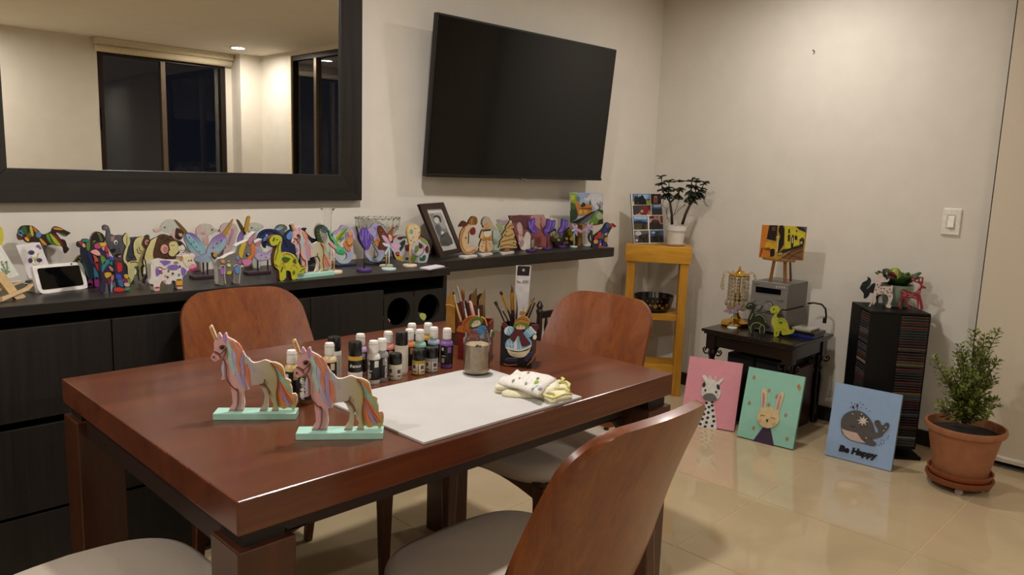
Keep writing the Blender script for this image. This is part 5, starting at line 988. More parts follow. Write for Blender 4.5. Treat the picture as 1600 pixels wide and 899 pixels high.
# ---- white elephant with colour patches
pe_ = [(150,480),(140,330),(170,260),(230,232),(320,230),(400,260),(480,262),(560,258),(650,300),(712,410),(702,510),(662,655),(560,662),(400,645),(220,622),(170,560)]
F = figY('elephant_figurine', 'white rounded elephant figure with bright colour patches beside the photo frame', 'figurine', gy(650, 411.5), (600, 345), pe_, 'b9b6bc', '17141a', .014, None, G1, 3)
patches(F, [('7f9a2a', [(570,270),(640,300),(690,375),(640,360),(590,320)]), ('5a1a20', [(635,445),(685,385),(700,470),(670,515)]), ('1f5a44', [(600,560),(650,540),(640,620),(590,630)]), ('20624a', [(560,570),(600,600),(580,640),(555,620)]), ('7a9a3a', [(420,560),(500,560),(480,640),(420,630)]), ('5a1a20', [(325,390),(390,380),(400,460),(340,480)]), ('173a34', [(240,360),(320,300),(330,360),(260,480),(240,430)]), ('c4a02a', [(180,540),(290,560),(290,610),(220,615)]), ('a8482a', [(170,500),(240,490),(230,560),(190,550)]), ('5a1f24', [(200,270),(270,245),(300,270),(250,300)]), ('1f6a5a', [(290,240),(350,245),(340,280),(290,270)]), ('6f7a2a', [(490,400),(540,400),(530,480),(480,500)]), ('5a1a20', [(545,350),(600,400),(580,440),(545,420)]), ('1f3a44', [(340,580),(380,580),(375,620),(345,615)])])
F.patch('ear_line', '7f7c84', stroke([(440,520),(500,560),(580,530),(620,460),(600,380),(540,340)], 14), 2, 0)
# ---- folded paper on the cabinet end
pq = [onz(x, y, ZT+.006) for x, y in ((656, 417.5), (681, 413), (695, 415.3), (671, 420.2))]; c = sum(pq, Vector())/4
o = MB((c.x, c.y, ZT)).hexa([Vector((p.x, p.y, ZT+.0002)) for p in pq]+[Vector((p.x, p.y, ZT+.005)) for p in pq]).build('folded_paper', M('d8d2dc', .7), loc=(c.x, c.y, ZT)); tag(o, 'small stack of white folded paper at the right end of the sideboard', 'paper')
# ---- framed portrait
pf = plG((687, 404.5), (722, 397), ZT, 20)
F = Fig('framed_portrait', 'dark photo frame with a black and white portrait leaning on the shelf', 'photo frame', pf, (600, 315)); F.t.location = onz(704, 401, ZT); F.q = onz(704, 401, ZT)
OUT = [(525,48),(905,20),(1210,790),(862,880)]; INN = [(640,128),(892,115),(1138,738),(900,785)]
for i, nm in enumerate(('top_rail', 'side_rail', 'bottom_rail', 'side_rail')):
    j = (i+1) % 4; F.part(nm, WOOD('1d120d', '3a261a', 'Z', 40., 12., .3), [OUT[i], OUT[j], INN[j], INN[i]], .009, -.004, 0)
F.part('mount', 'd2cfca', INN, .002, 0, 0); F.patch('photograph', '7f7f7c', [(695,190),(880,180),(1072,665),(895,700)], 2, 0)
for c, p in (('a5a5a0', [(770,200),(890,195),(960,400),(900,420)]), ('4d4d4b', [(870,560),(960,480),(1010,520),(1070,662),(897,697)]), ('58585a', [(790,420),(830,360),(880,430),(900,560),(870,560)]), ('c4c2bc', el(815, 300, 38, 52, -15)), ('3c3c3b', [(770,235),(810,215),(870,240),(890,330),(850,310),(840,265),(780,262)]), ('d9d8d4', [(875,470),(925,480),(920,560),(900,545)])): F.patch('portrait_tone', c, p, 3 if c != 'c4c2bc' else 4, 2)
MB(F.q).hexa([F.P((820,300), -.004), F.P((900,295), -.004), Vector((F.P((980,600)).x+.02, -.02, ZT)), Vector((F.P((900,600)).x+.02, -.02, ZT)), F.P((820,300), -.007), F.P((900,295), -.007), Vector((F.P((980,600)).x+.02, -.017, ZT)), Vector((F.P((900,600)).x+.02, -.017, ZT))]).build('easel_back', M('15100d', .6), F.t)
# ---- cream Christmas ornaments on white blocks
CT = 'c9ae84'
def block(F, q4, col='d5d0c8'):
    pq = [onz(F.o[0]+x*.1, F.o[1]+y*.1, ZT+.010) for x, y in q4]
    MB(F.q).hexa([Vector((p.x, p.y, ZT)) for p in pq]+[Vector((p.x, p.y, ZT+.010)) for p in pq]).build('block', M(col, .5), F.t, bevel=.001)
def orn(name, label, by, snapb, o=(700, 325)):
    c = onz(o[0]+by[0]*.1, o[1]+by[1]*.1, ZT+.01); F = Fig(name, label, 'ornament', Pl(c, (0, -1, 0)), o, .1, None, G2); F.t.location = (c.x, c.y, ZT); F.q = Vector((c.x, c.y, ZT)); return F
F = orn('moon_ornament', 'cream crescent moon ornament with hanging heart on a white block', (310, 738), None)
block(F, [(165,742),(370,722),(460,735),(265,770)])
F.part('moon', CT, [(330,265),(260,290),(205,360),(180,460),(180,560),(205,650),(255,705),(320,722),(390,700),(450,650),(475,600),(420,625),(370,632),(330,610),(310,540),(310,440),(330,350),(380,270)], .004, -.006, 2, '7a4a22')
F.patch('speckled_edge', 'a8703a', stroke([(255,310),(205,430),(200,560),(250,670),(320,700),(420,650)], 22), 5, 0); F.part('hat', '8a5a26', [(310,240),(345,160),(390,128),(440,150),(455,210),(430,265),(370,262)], .004, -.006, 3, '2a180c'); F.part('bow', '5a2418', [(165,295),(200,230),(235,200),(280,225),(300,260),(250,300),(220,290)], .004, -.006, 2, '2a100a')
F.part('heart', '7a1f26', [(345,345),(395,300),(420,340),(415,400),(375,425),(350,400)], .005, -.002, 2); F.part('ribbon', '1a2020', stroke([(318,360),(312,460),(310,560)], [12, 16, 14]), .004, 0, 0); F.patch('gold_stripe', 'b58a34', stroke([(360,170),(360,250)], 12), 5, 0); F.patch('gold_stripe', '3a4a22', stroke([(410,160),(420,250)], 14), 5, 0); F.part('backing', 'cdbfa5', [(330,600),(420,620),(470,600),(400,700)], -.001, -.005, 0); F.part('star', '4a5a2a', el(270, 465, 10, 14), .0055, .003, 0)
F = orn('wise_man_ornament', 'cream robed figure with a grey-blond hood on a white block', (575, 705), None)
block(F, [(455,705),(640,690),(700,702),(535,735)])
F.part('robe', CT, [(520,360),(560,330),(650,335),(660,430),(690,560),(685,650),(640,680),(560,690),(480,665),(490,560),(520,480),(490,470)], .004, -.006, 2, '4a2a14'); F.part('hood', 'b0a58e', [(525,260),(530,190),(570,142),(630,140),(660,190),(720,290),(770,340),(740,350),(660,330),(600,320),(550,310),(540,270)], .005, -.007, 2, '6a6456'); F.part('face', 'c48f5a', [(570,240),(610,225),(625,290),(590,320),(560,310)], .0065, .004, 2); F.part('collar', '4a1a16', [(535,345),(640,330),(650,355),(545,365)], .0065, .003, 2); F.part('beard', 'd6cbb4', [(550,370),(590,360),(650,365),(650,420),(600,460),(560,440)], .0065, .003, 3)
F.part('stem', 'a8642e', stroke([(585,460),(585,600),(590,690)], [10, 14, 60]), .0062, .003, 0); F.part('scarf', 'b5813a', [(520,500),(560,440),(590,470),(650,440),(680,480),(630,500),(600,470),(560,500)], .0075, .005, 2)
for x, y in ((520,600), (545,550), (640,560), (655,600)): F.patch('fleck', '6b5a26', el(x, y, 7, 8), 5, 0)
F = orn('mint_flower_ornament', 'pale mint ornament with a green foot between the robed figure and the tree', (725, 668), None)
block(F, [(640,662),(770,650),(810,662),(690,685)], '8fa982')
F.part('panel', 'bccabf', [(690,350),(800,350),(812,520),(800,655),(690,660)], .003, -.003, 0); F.part('petal', '9fb07a', [(740,260),(790,230),(840,280),(870,350),(840,400),(810,380),(770,310)], .006, .0035, 3, '5f7a4a'); F.part('petal', 'a894a0', [(770,200),(800,178),(870,200),(950,195),(930,260),(850,280),(790,230)], -.004, -.009, 3)
F.patch('panel_edge', '4f6a3f', stroke([(695,350),(690,500),(690,650)], 9), 4, 0)
F = orn('tree_ornament', 'cream Christmas tree ornament on a white block', (915, 688), None)
block(F, [(800,683),(985,668),(1035,680),(850,712)])
F.part('tree', 'bfa06a', [(968,190),(1000,260),(1020,300),(1000,330),(1040,430),(1020,450),(1065,540),(1045,560),(1070,628),(930,622),(780,625),(810,560),(800,530),(860,450),(835,430),(900,330),(895,300),(940,240)], .004, -.006, 0, '3a2a16')
F.part('trunk', '9a5a24', [(890,625),(955,625),(955,675),(885,675)], .003, -.005, 0)
for s_ in ([(920,320),(970,270),(1000,280)], [(860,430),(930,440),(1010,400)], [(820,530),(930,500),(1030,480)], [(810,600),(930,570),(1050,600)]): F.patch('garland', '8a6a34', stroke(s_, 20), 5, 0)
for x, y in ((990,325), (885,415), (1015,545), (815,600), (900,370), (1020,490)): F.patch('bead', '4a5228', el(x, y, 10, 12), 6, 0)
F.part('star', 'd5c9b0', el(968, 215, 16, 20), .0055, .003, 0)
# ---- photo plaque with pink picture
pp = plG((812, 391.5), (866, 386.5), ZT, 10)
F = Fig('photo_plaque', 'plaque with a pink picture of a white rose behind the purple butterfly', 'picture', pp, (700, 325)); F.t.location = onz(838, 389, ZT); F.q = onz(838, 389, ZT)
F.part('board', '7a4448', [(955,118),(1495,108),(1660,620),(1130,660)], .002, -.008, 0, '150e10')
for c, p in (('5a2a30', [(990,130),(1250,125),(1300,300),(1180,330),(1120,220),(1010,240)]), ('b07f7c', [(1290,125),(1490,115),(1540,280),(1420,330),(1330,220)]), ('c4a09a', [(1075,260),(1110,225),(1150,270),(1160,400),(1130,450),(1080,350)]), ('c49f98', [(1090,420),(1160,440),(1180,560),(1130,620)]), ('d2c8bc', [(1095,540),(1170,490),(1220,370),(1280,420),(1300,520),(1340,480),(1330,600),(1260,645),(1150,655),(1120,590)]), ('8f4a46', [(1330,340),(1440,350),(1520,470),(1540,600),(1400,620),(1340,540)]), ('b5766a', [(1400,450),(1450,470),(1440,560),(1390,560)]), ('6e343a', [(1440,150),(1490,220),(1530,400),(1500,430),(1440,300)]), ('d8c4b8', [(1340,600),(1400,590),(1490,610),(1480,635),(1350,648)])): F.patch('picture_tone', c, p, 3, 2)
# ---- dark flower pot, sunflowers
c = onz(869.5, 386.5, ZT)
t = thing('flower_pot', 'dark maroon square pot with a pale flower doll on the shelf', 'flower pot', (c.x, c.y, ZT))
F = Fig.__new__(Fig); F.pl = Pl(c, (0, -1, 0)); F.o = (820, 320); F.k = .1; F.rm = None; F.zg = None; F.q = Vector((c.x, c.y, ZT)); F.t = t
F.part('pot', '2a1018', [(440,580),(585,570),(570,680),(460,685)], .012, -.02, 0); F.part('leaves', '4f5a2a', [(420,540),(450,470),(520,480),(560,510),(540,575),(440,580)], .002, -.006, 3); F.part('doll', 'b9b48a', [(440,420),(470,400),(510,440),(530,500),(480,530),(440,500)], .004, -.002, 3); F.part('doll_head', '1d1a16', [(445,380),(480,372),(475,410),(450,412)], .004, -.002, 2); F.part('petal', 'd8d0c4', el(515, 550, 18, 20), .006, .003, 0); F.part('card', 'c9bfa4', [(415,190),(540,230),(535,400),(430,400)], -.012, -.014, 0)
c = onz(892, 385, ZT); c.y += .03
t = thing('sunflower_bunch', 'small bunch of yellow sunflowers on the shelf behind the dragonflies', 'flowers', (c.x, c.y, ZT))
F = Fig.__new__(Fig); F.pl = Pl(c, (0, -1, 0)); F.o = (820, 320); F.k = .1; F.rm = None; F.zg = None; F.q = Vector((c.x, c.y, ZT)); F.t = t
F.part('leaves', '26301a', [(600,640),(620,500),(680,400),(740,380),(800,430),(830,560),(820,650),(700,660)], 0, -.02, 2)
for x, y, r_, c_ in ((700,450,46,'c99a24'), (730,530,44,'d0a028'), (690,400,30,'b98a20'), (760,590,30,'b58420'), (640,530,20,'d3b49a'), (640,590,24,'a85a5a'), (600,610,20,'b06a70')):
    F.part('blossom', c_, [(x+r_*(1 if k % 2 else .66)*math.cos(PI*k/8), y+r_*(1 if k % 2 else .66)*math.sin(PI*k/8)) for k in range(16)], .008, .001, 0)
# ---- little landscape on a mini easel at the shelf end
c = onz(905, 386, ZT); py_ = -.10
F = Fig('mini_easel', 'small brown mini easel on the shelf holding a landscape painting', 'easel', plY(py_), (820, 320), .1, ZT, None, snap=[(860,300),(850,650)])
F.part('ledge', '9a6a2c', [(790,285),(880,290),(1150,290),(1140,312),(1060,325),(830,315)], .014, 0, 0); F.part('leg', '8a5f2a', [(850,320),(890,320),(880,650),(835,650)], 0, -.008, 0); F.part('leg', '7a4f22', [(1025,320),(1050,320),(1085,650),(1065,650)], 0, -.008, 0); F.part('mast', '7a4f22', [(940,100),(965,100),(965,320),(940,320)], -.002, -.010, 0); F.part('prop', '5a3a1a', [(945,150),(960,150),(960,640),(945,640)], -.030, -.036, 0)
PAI = Pl((0, py_-.010, 0), (0, -1, 0))
F = Fig('landscape_painting', 'small painting of an orange church among green trees on the shelf easel', 'painting', PAI, (860, 290)); q_ = PAI.at(916, 350); F.t.location = q_; F.q = q_
F.part('canvas', '9fa9bd', [(305,105),(812,128),(808,605),(310,590)], .004, -.002, 0, 'd5cfc2')
for c, p, l in (('c4c6cc', [(470,120),(800,135),(800,330),(700,380),(620,250),(520,230)], 5), ('8f9fbf', [(420,115),(620,120),(560,190),(430,200)], 6), ('7f9a2a', [(308,110),(400,130),(440,200),(400,260),(340,280),(308,300)], 6), ('4a7a8a', [(390,170),(450,180),(440,260),(400,240)], 7), ('a9b83a', [(310,150),(370,150),(350,230),(310,220)], 7), ('1f3a1c', [(308,310),(380,330),(420,450),(400,520),(308,580)], 6), ('3a5a1a', [(308,260),(380,300),(370,380),(308,360)], 7), ('b5762a', [(360,260),(400,240),(440,280),(460,330),(540,300),(600,280),(640,330),(640,400),(540,460),(420,470),(400,360)], 7), ('2a211c', [(460,310),(500,262),(540,290),(520,330),(470,340)], 8), ('6a3a14', [(410,355),(620,345),(640,380),(500,370)], 8), ('3a4a6a', [(598,300),(607,215),(622,300)], 8), ('c9a84a', [(430,390),(480,380),(480,440),(440,450)], 8), ('c9943a', [(500,380),(560,375),(560,430),(510,440)], 8), ('15160f', [(312,580),(480,500),(640,410),(700,395),(560,500),(430,590)], 8), ('5a5a5a', [(440,585),(560,490),(700,400),(640,490),(560,560),(500,588)], 9), ('5f8a24', [(580,590),(650,480),(740,390),(800,430),(806,600),(650,600)], 8), ('9aa88a', [(690,470),(740,410),(800,460),(790,520),(720,530)], 9), ('3a2f22', [(700,380),(750,370),(806,390),(806,440),(760,400)], 9), ('6a6a5a', stroke([(750,390),(755,320),(770,250)], 8), 9), ('6a6a5a', stroke([(760,350),(735,300),(715,270)], 6), 9), ('6a6a5a', stroke([(765,340),(790,300),(800,260)], 6), 9), ('2c2016', [(740,540),(806,520),(806,600),(720,600)], 9)): F.patch('brushwork', c, p, l, 0)
# ---- patchwork dog at the shelf end
dg = [(1345,310),(1380,290),(1400,310),(1428,330),(1415,352),(1380,358),(1350,380),(1330,420),(1305,460),(1290,520),(1285,600),(1300,655),(1225,660),(1215,640),(1225,560),(1190,600),(1160,640),(1220,640),(1230,680),(1150,690),(1060,680),(1055,620),(1075,540),(1090,480),(1170,420),(1230,360),(1260,300),(1300,275)]
F = figY('dog_figurine', 'patchwork-painted dog facing right at the end of the wall shelf', 'figurine', gy(943, 388), (820, 320), dg, '23223a', '15101a', .010, None, G2, 2)
patches(F, [('a82a24', [(1310,310),(1370,300),(1365,340),(1320,345)]), ('8a1f24', [(1385,305),(1425,330),(1410,350),(1385,340)]), ('2f5a86', [(1270,300),(1310,290),(1320,350),(1270,370)]), ('c0763a', [(1330,285),(1375,300),(1350,310)]), ('d8a088', [(1360,345),(1395,350),(1360,380)]), ('27307a', [(1230,370),(1270,370),(1280,430),(1230,440)]), ('b5302a', [(1140,450),(1190,430),(1200,510),(1150,530)]), ('2f6a52', [(1190,470),(1230,450),(1230,520),(1190,540)]), ('b5302a', [(1100,500),(1140,480),(1130,540),(1090,550)]), ('c0a0b0', [(1245,460),(1290,440),(1270,490)]), ('c9983a', [(1080,560),(1130,550),(1140,600),(1085,610)]), ('c08a4a', [(1245,530),(1290,510),(1290,580),(1250,580)]), ('3a3a9a', [(1160,560),(1200,560),(1180,610),(1150,620)]), ('a83a2a', [(1150,650),(1225,645),(1225,675),(1155,682)]), ('1f3a7a', [(1225,590),(1265,590),(1260,650),(1228,650)])])
F.part('tail', '15121a', stroke([(1070,600),(1040,590),(1015,540),(1020,470),(1050,420)], [26, 22, 18, 16, 8]), -.002, -.008, 0)
# ================================================================ yellow corner stand
YW = WOOD('a8741c', 'd39a30', 'X', 10., 6., .35, .03); YWV = WOOD('a06c18', 'c98f2a', 'Z', 12., 8., .35, .03)
fl_, fr_ = Vector((-.472, -.158, 0)), Vector((-.258, -.468, 0)); e = (fr_-fl_).normalized(); bk = Vector((-e.y, e.x, 0)); W_ = (fr_-fl_).length; D_ = .235; SZ = .886
t = thing('plant_stand', 'tall yellow wooden stand in the corner with a lower shelf', 'stand', fl_, math.atan2(e.y, e.x))
def L(u, v, z): return fl_+e*u+bk*v+Vector((0, 0, z))
MB().box(0, W_, 0, D_, SZ-.095, SZ).build('top_block', YW, t, bevel=.002)
lw = .048
for u in (.012, W_-.012-lw):
    for v in (.01, D_-.01-lw): MB().box(u, u+lw, v, v+lw, 0, SZ-.095).build('leg', YWV, t, bevel=.002)
PF = Pl(fl_, -bk); zs = PF.at(1035, 492).z; zr = PF.at(1010, 570).z
MB().box(.02, W_-.02, .02, D_-.02, zs-.038, zs).build('lower_shelf', YW, t, bevel=.002)
MB().box(.012+lw, W_-.012-lw, .02, .045, zr-.05, zr).build('rail', YW, t); MB().box(.012+lw, W_-.012-lw, D_-.045, D_-.02, zr-.05, zr).build('rail', YW, t)
# photo collage plaque
pcg = plG((990.5, 381), (1036.5, 380.5), SZ, 7)
F = Fig('photo_collage', 'plaque of eight holiday snapshots leaning on the yellow stand', 'picture', pcg, (960, 260), .18912); F.t.location = onz(1013, 381, SZ); F.q = onz(1013, 381, SZ)
F.part('board', 'dddad6', [(134,226),(386,226),(408,636),(160,638)], .002, -.006, 0, '15110f')
def cell(nm, q4, base, shapes):
    F.patch('snapshot', base, q4, 2, 0)
    for c, p in shapes: F.patch('snapshot_detail', c, p, 3, 0)
cell('a', [(147,228),(293,228),(297,315),(150,318)], '4a6a8a', [('8fb0d0', [(160,235),(290,232),(292,270),(200,265)]), ('0d0f12', [(160,300),(165,260),(175,235),(188,232),(195,260),(205,245),(215,250),(222,238),(235,240),(245,262),(262,290),(262,318),(165,318)]), ('b8c030', [(262,285),(292,282),(296,315),(264,316)]), ('c0c850', [(147,292),(162,292),(162,318),(150,318)]), ('8a6050', el(195, 300, 8, 8))])
cell('b', [(300,230),(383,228),(386,312),(302,314)], '180c0c', [('b06a60', [(320,250),(350,245),(355,300),(320,305)]), ('9a1a20', [(330,265),(348,262),(350,298),(330,298)]), ('d8b0a0', el(333, 252, 6, 8))])
cell('c', [(149,323),(297,321),(300,402),(154,404)], '4a3a34', [('8a1f1c', [(235,335),(270,330),(280,385),(235,390)]), ('34343a', [(155,330),(200,335),(200,395),(158,395)]), ('c09080', el(225, 372, 12, 12)), ('cfa090', [(175,395),(205,385),(220,400),(178,403)]), ('b5706a', [(270,380),(296,360),(298,400),(262,402)])])
cell('d', [(305,315),(391,314),(394,400),(308,402)], '5f7fa6', [('3a3a26', [(307,362),(392,360),(394,400),(308,402)]), ('2a4a7a', [(306,345),(392,350),(392,364),(307,364)]), ('c4ccd8', [(320,322),(380,318),(385,335),(330,338)])])
cell('e', [(152,410),(272,409),(276,522),(158,524)], '4f78b0', [('aebfd2', [(158,415),(265,413),(268,440),(165,436)]), ('16263a', [(155,455),(200,448),(272,462),(273,478),(156,476)]), ('4a4026', [(156,474),(273,476),(275,522),(158,524)]), ('1d1a16', [(225,480),(250,478),(255,520),(222,521)])])
cell('f', [(283,410),(398,408),(401,521),(286,523)], 'c49a98', [('2a2524', [(288,470),(330,440),(360,445),(378,480),(400,475),(401,521),(287,523)]), ('7a3a22', [(378,412),(396,411),(399,470),(380,468)]), ('6a4a44', el(320, 455, 12, 14)), ('6a4a44', el(342, 455, 12, 14)), ('4a3a3a', [(286,415),(325,412),(325,430),(290,432)]), ('8a2a34', el(348, 420, 6, 6))])
cell('g', [(160,532),(282,530),(284,632),(164,634)], '5a5a52', [('b9bcc4', el(195, 555, 26, 20)), ('2c2a24', [(200,570),(280,555),(283,632),(190,632)]), ('a85a4a', el(215, 590, 12, 9)), ('d0ccc4', el(185, 612, 14, 8)), ('8a2f2a', el(240, 605, 8, 12)), ('c9b9a9', el(262, 590, 8, 10))])
cell('h', [(292,530),(404,528),(406,629),(295,631)], '3a5a86', [('23241f', [(294,580),(404,570),(406,629),(296,631)]), ('a9bcd8', el(320, 548, 18, 9)), ('2a3a2a', el(350, 560, 18, 22)), ('c4c4c0', el(342, 612, 14, 12)), ('6a5a4a', el(318, 596, 12, 12)), ('7a2a24', el(385, 600, 8, 10))])
# jade plant in a white pot
c = L(.283, .118, SZ)
t = thing('jade_plant', 'jade plant with dark leaves in a white pot on the yellow stand', 'potted plant', (c.x, c.y, SZ))
MB().lathe([(.040, 0), (.055, .004), (.060, .014), (.056, .014), (.045, .008)], n=40).build('saucer', M('cbb9a4', .5), t, smooth='auto')
MB().lathe([(.044, .008), (.050, .04), (.055, .088), (.0615, .09), (.0625, .118), (.0565, .118), (.054, .10)], n=40).build('pot', M('d8d4cc', .45, 0, .03), t, smooth='auto')
MB().lathe([(.0, .104), (.055, .104)], n=24, cap=False).build('soil', M('2a2018', .9, 0, .3, 200.), t)
PV = Pl((c.x, c.y, 0), (CAM.x-c.x, CAM.y-c.y, 0)); Lc = Vector((c.x, c.y, SZ))
def jp(x, y, d=0.): return PV.at(970+x*.1, 265+y*.1, d)-Lc
st = MB()
for pts, rr in (([(800,860),(795,700),(770,520),(740,450),(690,400)], [.0085, .0075, .0065, .005, .003]), ([(770,520),(830,460),(900,400),(925,300)], [.006, .005, .0045, .003]), ([(700,410),(650,330),(640,200),(640,110)], [.004, .0035, .003, .002]), ([(740,450),(750,300),(755,190)], [.004, .003, .002]), ([(960,860),(1010,700),(1070,570),(1130,490),(1200,420),(1240,320)], [.009, .008, .0075, .006, .005, .0035]), ([(1070,570),(1090,430),(1100,300),(1110,160)], [.006, .005, .004, .0025]), ([(1130,490),(1170,330),(1180,180)], [.005, .004, .0025]), ([(1220,380),(1270,280),(1300,220)], [.004, .003, .002])):
    st.tube([jp(*p) for p in pts], rr, 7)
st.build('stems', M('33241a', .7, 0, .2), t, smooth=True)
lv = MB(); random.seed(11)
def leafblob(m, p, dr, ln, wd, th=.003):
    dr = dr.normalized(); s_ = dr.cross(Vector((0, 0, 1))); s_ = (s_ if s_.length > .1 else Vector((1, 0, 0))).normalized(); u = s_.cross(dr)
    ring = []
    for f_, w_ in ((0, .15), (.3, .8), (.65, 1.), (.9, .6)): 
        q_ = p+dr*ln*f_-Vector((0, 0, ln*.25*f_*f_)); ring.append([q_+s_*wd*w_, q_+u*th, q_-s_*wd*w_, q_-u*th])
    vs = [v for r in ring for v in r]+[p+dr*ln-Vector((0, 0, ln*.25))]
    fs = [(i*4+k, i*4+(k+1) % 4, (i+1)*4+(k+1) % 4, (i+1)*4+k) for i in range(3) for k in range(4)]+[(12+k, 12+(k+1) % 4, 16) for k in range(4)]+[(3, 2, 1, 0)]
    m.add(vs, fs)
for x, y, n_, dw in ((640,110,6,.3), (635,200,6,.1), (650,290,9,-.2), (690,380,10,-.6), (755,190,6,.2), (750,280,8,-.2), (755,370,8,-.6), (928,200,6,.2), (920,280,8,-.2), (900,380,8,-.7), (1110,160,6,.3), (1100,250,8,0), (1090,340,9,-.5), (1060,420,7,-.8), (1180,170,7,.2), (1175,260,8,-.2), (1190,360,9,-.6), (1130,430,8,-.8), (1300,210,6,.2), (1270,300,7,-.3), (1240,370,7,-.7)):
    b0 = jp(x, y, random.uniform(-.012, .012)); a0 = random.uniform(0, 6)
    for k in range(n_):
        a = a0+2*PI*k/n_+random.uniform(-.2, .2); leafblob(lv, b0+Vector((0, 0, random.uniform(-.012, .006))), Vector((math.cos(a), math.sin(a), dw+random.uniform(-.2, .3))), random.uniform(.030, .044), random.uniform(.010, .0135), .004)
o = lv.build('foliage', M('17200f', .35, 0, .3, 90.), t, smooth=True); o['kind'] = 'stuff'
vi = MB()
for pts in ([(760,810),(720,720),(700,600),(650,560),(670,480),(710,450)], [(820,720),(900,630),(990,560),(1030,480),(1060,420)], [(830,690),(870,600),(910,450)], [(1320,330),(1320,420),(1300,500),(1330,560),(1380,580)], [(720,700),(715,640),(740,590)]):
    P3 = [jp(*p, .02) for p in pts]; vi.tube(P3, .0012, 5)
    for i in range(len(P3)-1):
        for q in range(4): leafblob(vi, P3[i].lerp(P3[i+1], q/4), Vector((random.uniform(-1, 1), random.uniform(-1, 1), random.uniform(-.3, .6))), .009, .003, .0012)
o = vi.build('trailing_shoots', M('3c3f1c', .5, 0, .3), t); o['kind'] = 'stuff'
# black lacquer bowl on the lower shelf
c = L(W_*.5-.008, D_*.5+.0, 0); rb_ = .118
t = thing('lacquer_bowl', 'black lacquer bowl with gold flowers on the stand\'s lower shelf', 'bowl', (c.x, c.y, zs))
MB().lathe([(.07, 0), (.085, .004), (.105, .03), (rb_-.003, .075), (rb_, .095), (rb_-.005, .097), (rb_-.012, .075), (.09, .02), (.0, .012)], n=56).build('bowl', M('0d0908', .18, 0, .1), t, smooth='auto')
ang = math.atan2(CAM.y-c.y, CAM.x-c.x); m = MB()
for k, (da, z, r_) in enumerate(((.1,.045,.016),(.32,.05,.010),(-.18,.05,.010),(.5,.035,.012),(-.42,.045,.014),(.75,.05,.012),(-.7,.04,.012),(.2,.075,.006),(-.05,.075,.006),(-.3,.075,.005),(.4,.076,.005))):
    rad = .105+(z-.03)*.22+.002; a = ang+da; ctr = Vector((rad*math.cos(a), rad*math.sin(a), z)); tx = Vector((-math.sin(a), math.cos(a), 0)); nn = Vector((math.cos(a), math.sin(a), -.2))
    vs = [ctr+nn*.001+tx*r_*(1 if q % 2 else .55)*math.cos(PI*q/6)+Vector((0, 0, 1))*r_*(1 if q % 2 else .55)*math.sin(PI*q/6) for q in range(12)]; m.add(vs, [tuple(range(12))])
m.build('gold_flowers', M('8a5f26', .4, .3), t)
# ================================================================ dark side table
DZ = .488; DK = WOOD('0c0605', '1e0e0b', 'Y', 20., 14., .25, .02, .15); sx0, sx1, sy0, sy1 = -.492, -.030, -1.226, -.700
t = thing('side_table', 'dark carved side table against the right wall', 'side table', (-.26, -.96, 0)); q = (-.26, -.96, 0)
MB(q).box(sx0, sx1, sy0, sy1, DZ-.016, DZ).build('tabletop', DK, t, bevel=.005, seg=3)
MB(q).box(sx0+.010, sx1-.010, sy0+.010, sy1-.010, DZ-.028, DZ-.016).build('moulding', DK, t, bevel=.004)
for b_ in ((sx0+.03, sx0+.045, sy0+.05, sy1-.05), (sx1-.045, sx1-.03, sy0+.05, sy1-.05), (sx0+.05, sx1-.05, sy0+.03, sy0+.045), (sx0+.05, sx1-.05, sy1-.045, sy1-.03)): MB(q).box(*b_, DZ-.092, DZ-.028).build('apron', DK, t)
for x in (sx0+.048, sx1-.048):
    for y in (sy0+.048, sy1-.048):
        lg = MB(q); lg.box(x-.026, x+.026, y-.026, y+.026, DZ-.11, DZ-.028)
        lg.lathe([(.018, 0), (.022, .012), (.014, .03), (.018, .07), (.024, .18), (.026, .25), (.018, .29), (.024, .30), (.024, .312), (.014, .325), (.020, .345), (.022, .36), (.016, .38)], (x, y, 0), 20); lg.build('leg', DK, t, smooth='auto')
        for dx, dy in ((0, 1 if y < -.96 else -1), (1 if x < -.26 else -1, 0), (0, -1 if y < -.96 else 1)):
            sp = [Vector((x+dx*(.026+a), y+dy*(.026+a), DZ-.095-b_)) for a, b_ in ((0, .045), (.012, .05), (.024, .042), (.03, .028), (.022, .018), (.012, .024), (.018, .034))]
            if x < -.26 or dx == 0: MB(q).tube(sp, .0045, 6).build('scroll_bracket', DK, t, smooth=True)
# ---- gold and crystal lamp
c = Vector((-.262, -.776, DZ)); GOLD = M('dcae44', .18, 1., .05); CRY = M('e4dcc4', .05, 0, .1, 200., 0., .8); CRY.node_tree.nodes['Principled BSDF'].inputs['Transmission Weight'].default_value = .8
t = thing('crystal_lamp', 'small gold table lamp hung with crystal drops on the dark side table', 'lamp', c)
MB().lathe([(.074, 0), (.080, .004), (.080, .022), (.070, .026), (.050, .030), (.030, .040), (.016, .060), (.010, .085)], n=8).build('base', GOLD, t)
MB().lathe([(.009, .08), (.016, .092), (.012, .10), (.022, .115), (.026, .13), (.014, .14), (.010, .15), (.010, .29)], n=20).build('stem', GOLD, t, smooth='auto')
MB().lathe([(.018, .135), (.024, .15), (.020, .175), (.016, .18)], n=16).build('bulb_cup', M('c9a94a', .15, 1.), t, smooth='auto')
MB().lathe([(.052, .276), (.055, .282), (.045, .288), (.022, .292), (.008, .31), (.004, .325), (.001, .33)], n=24).build('crown', GOLD, t, smooth='auto')
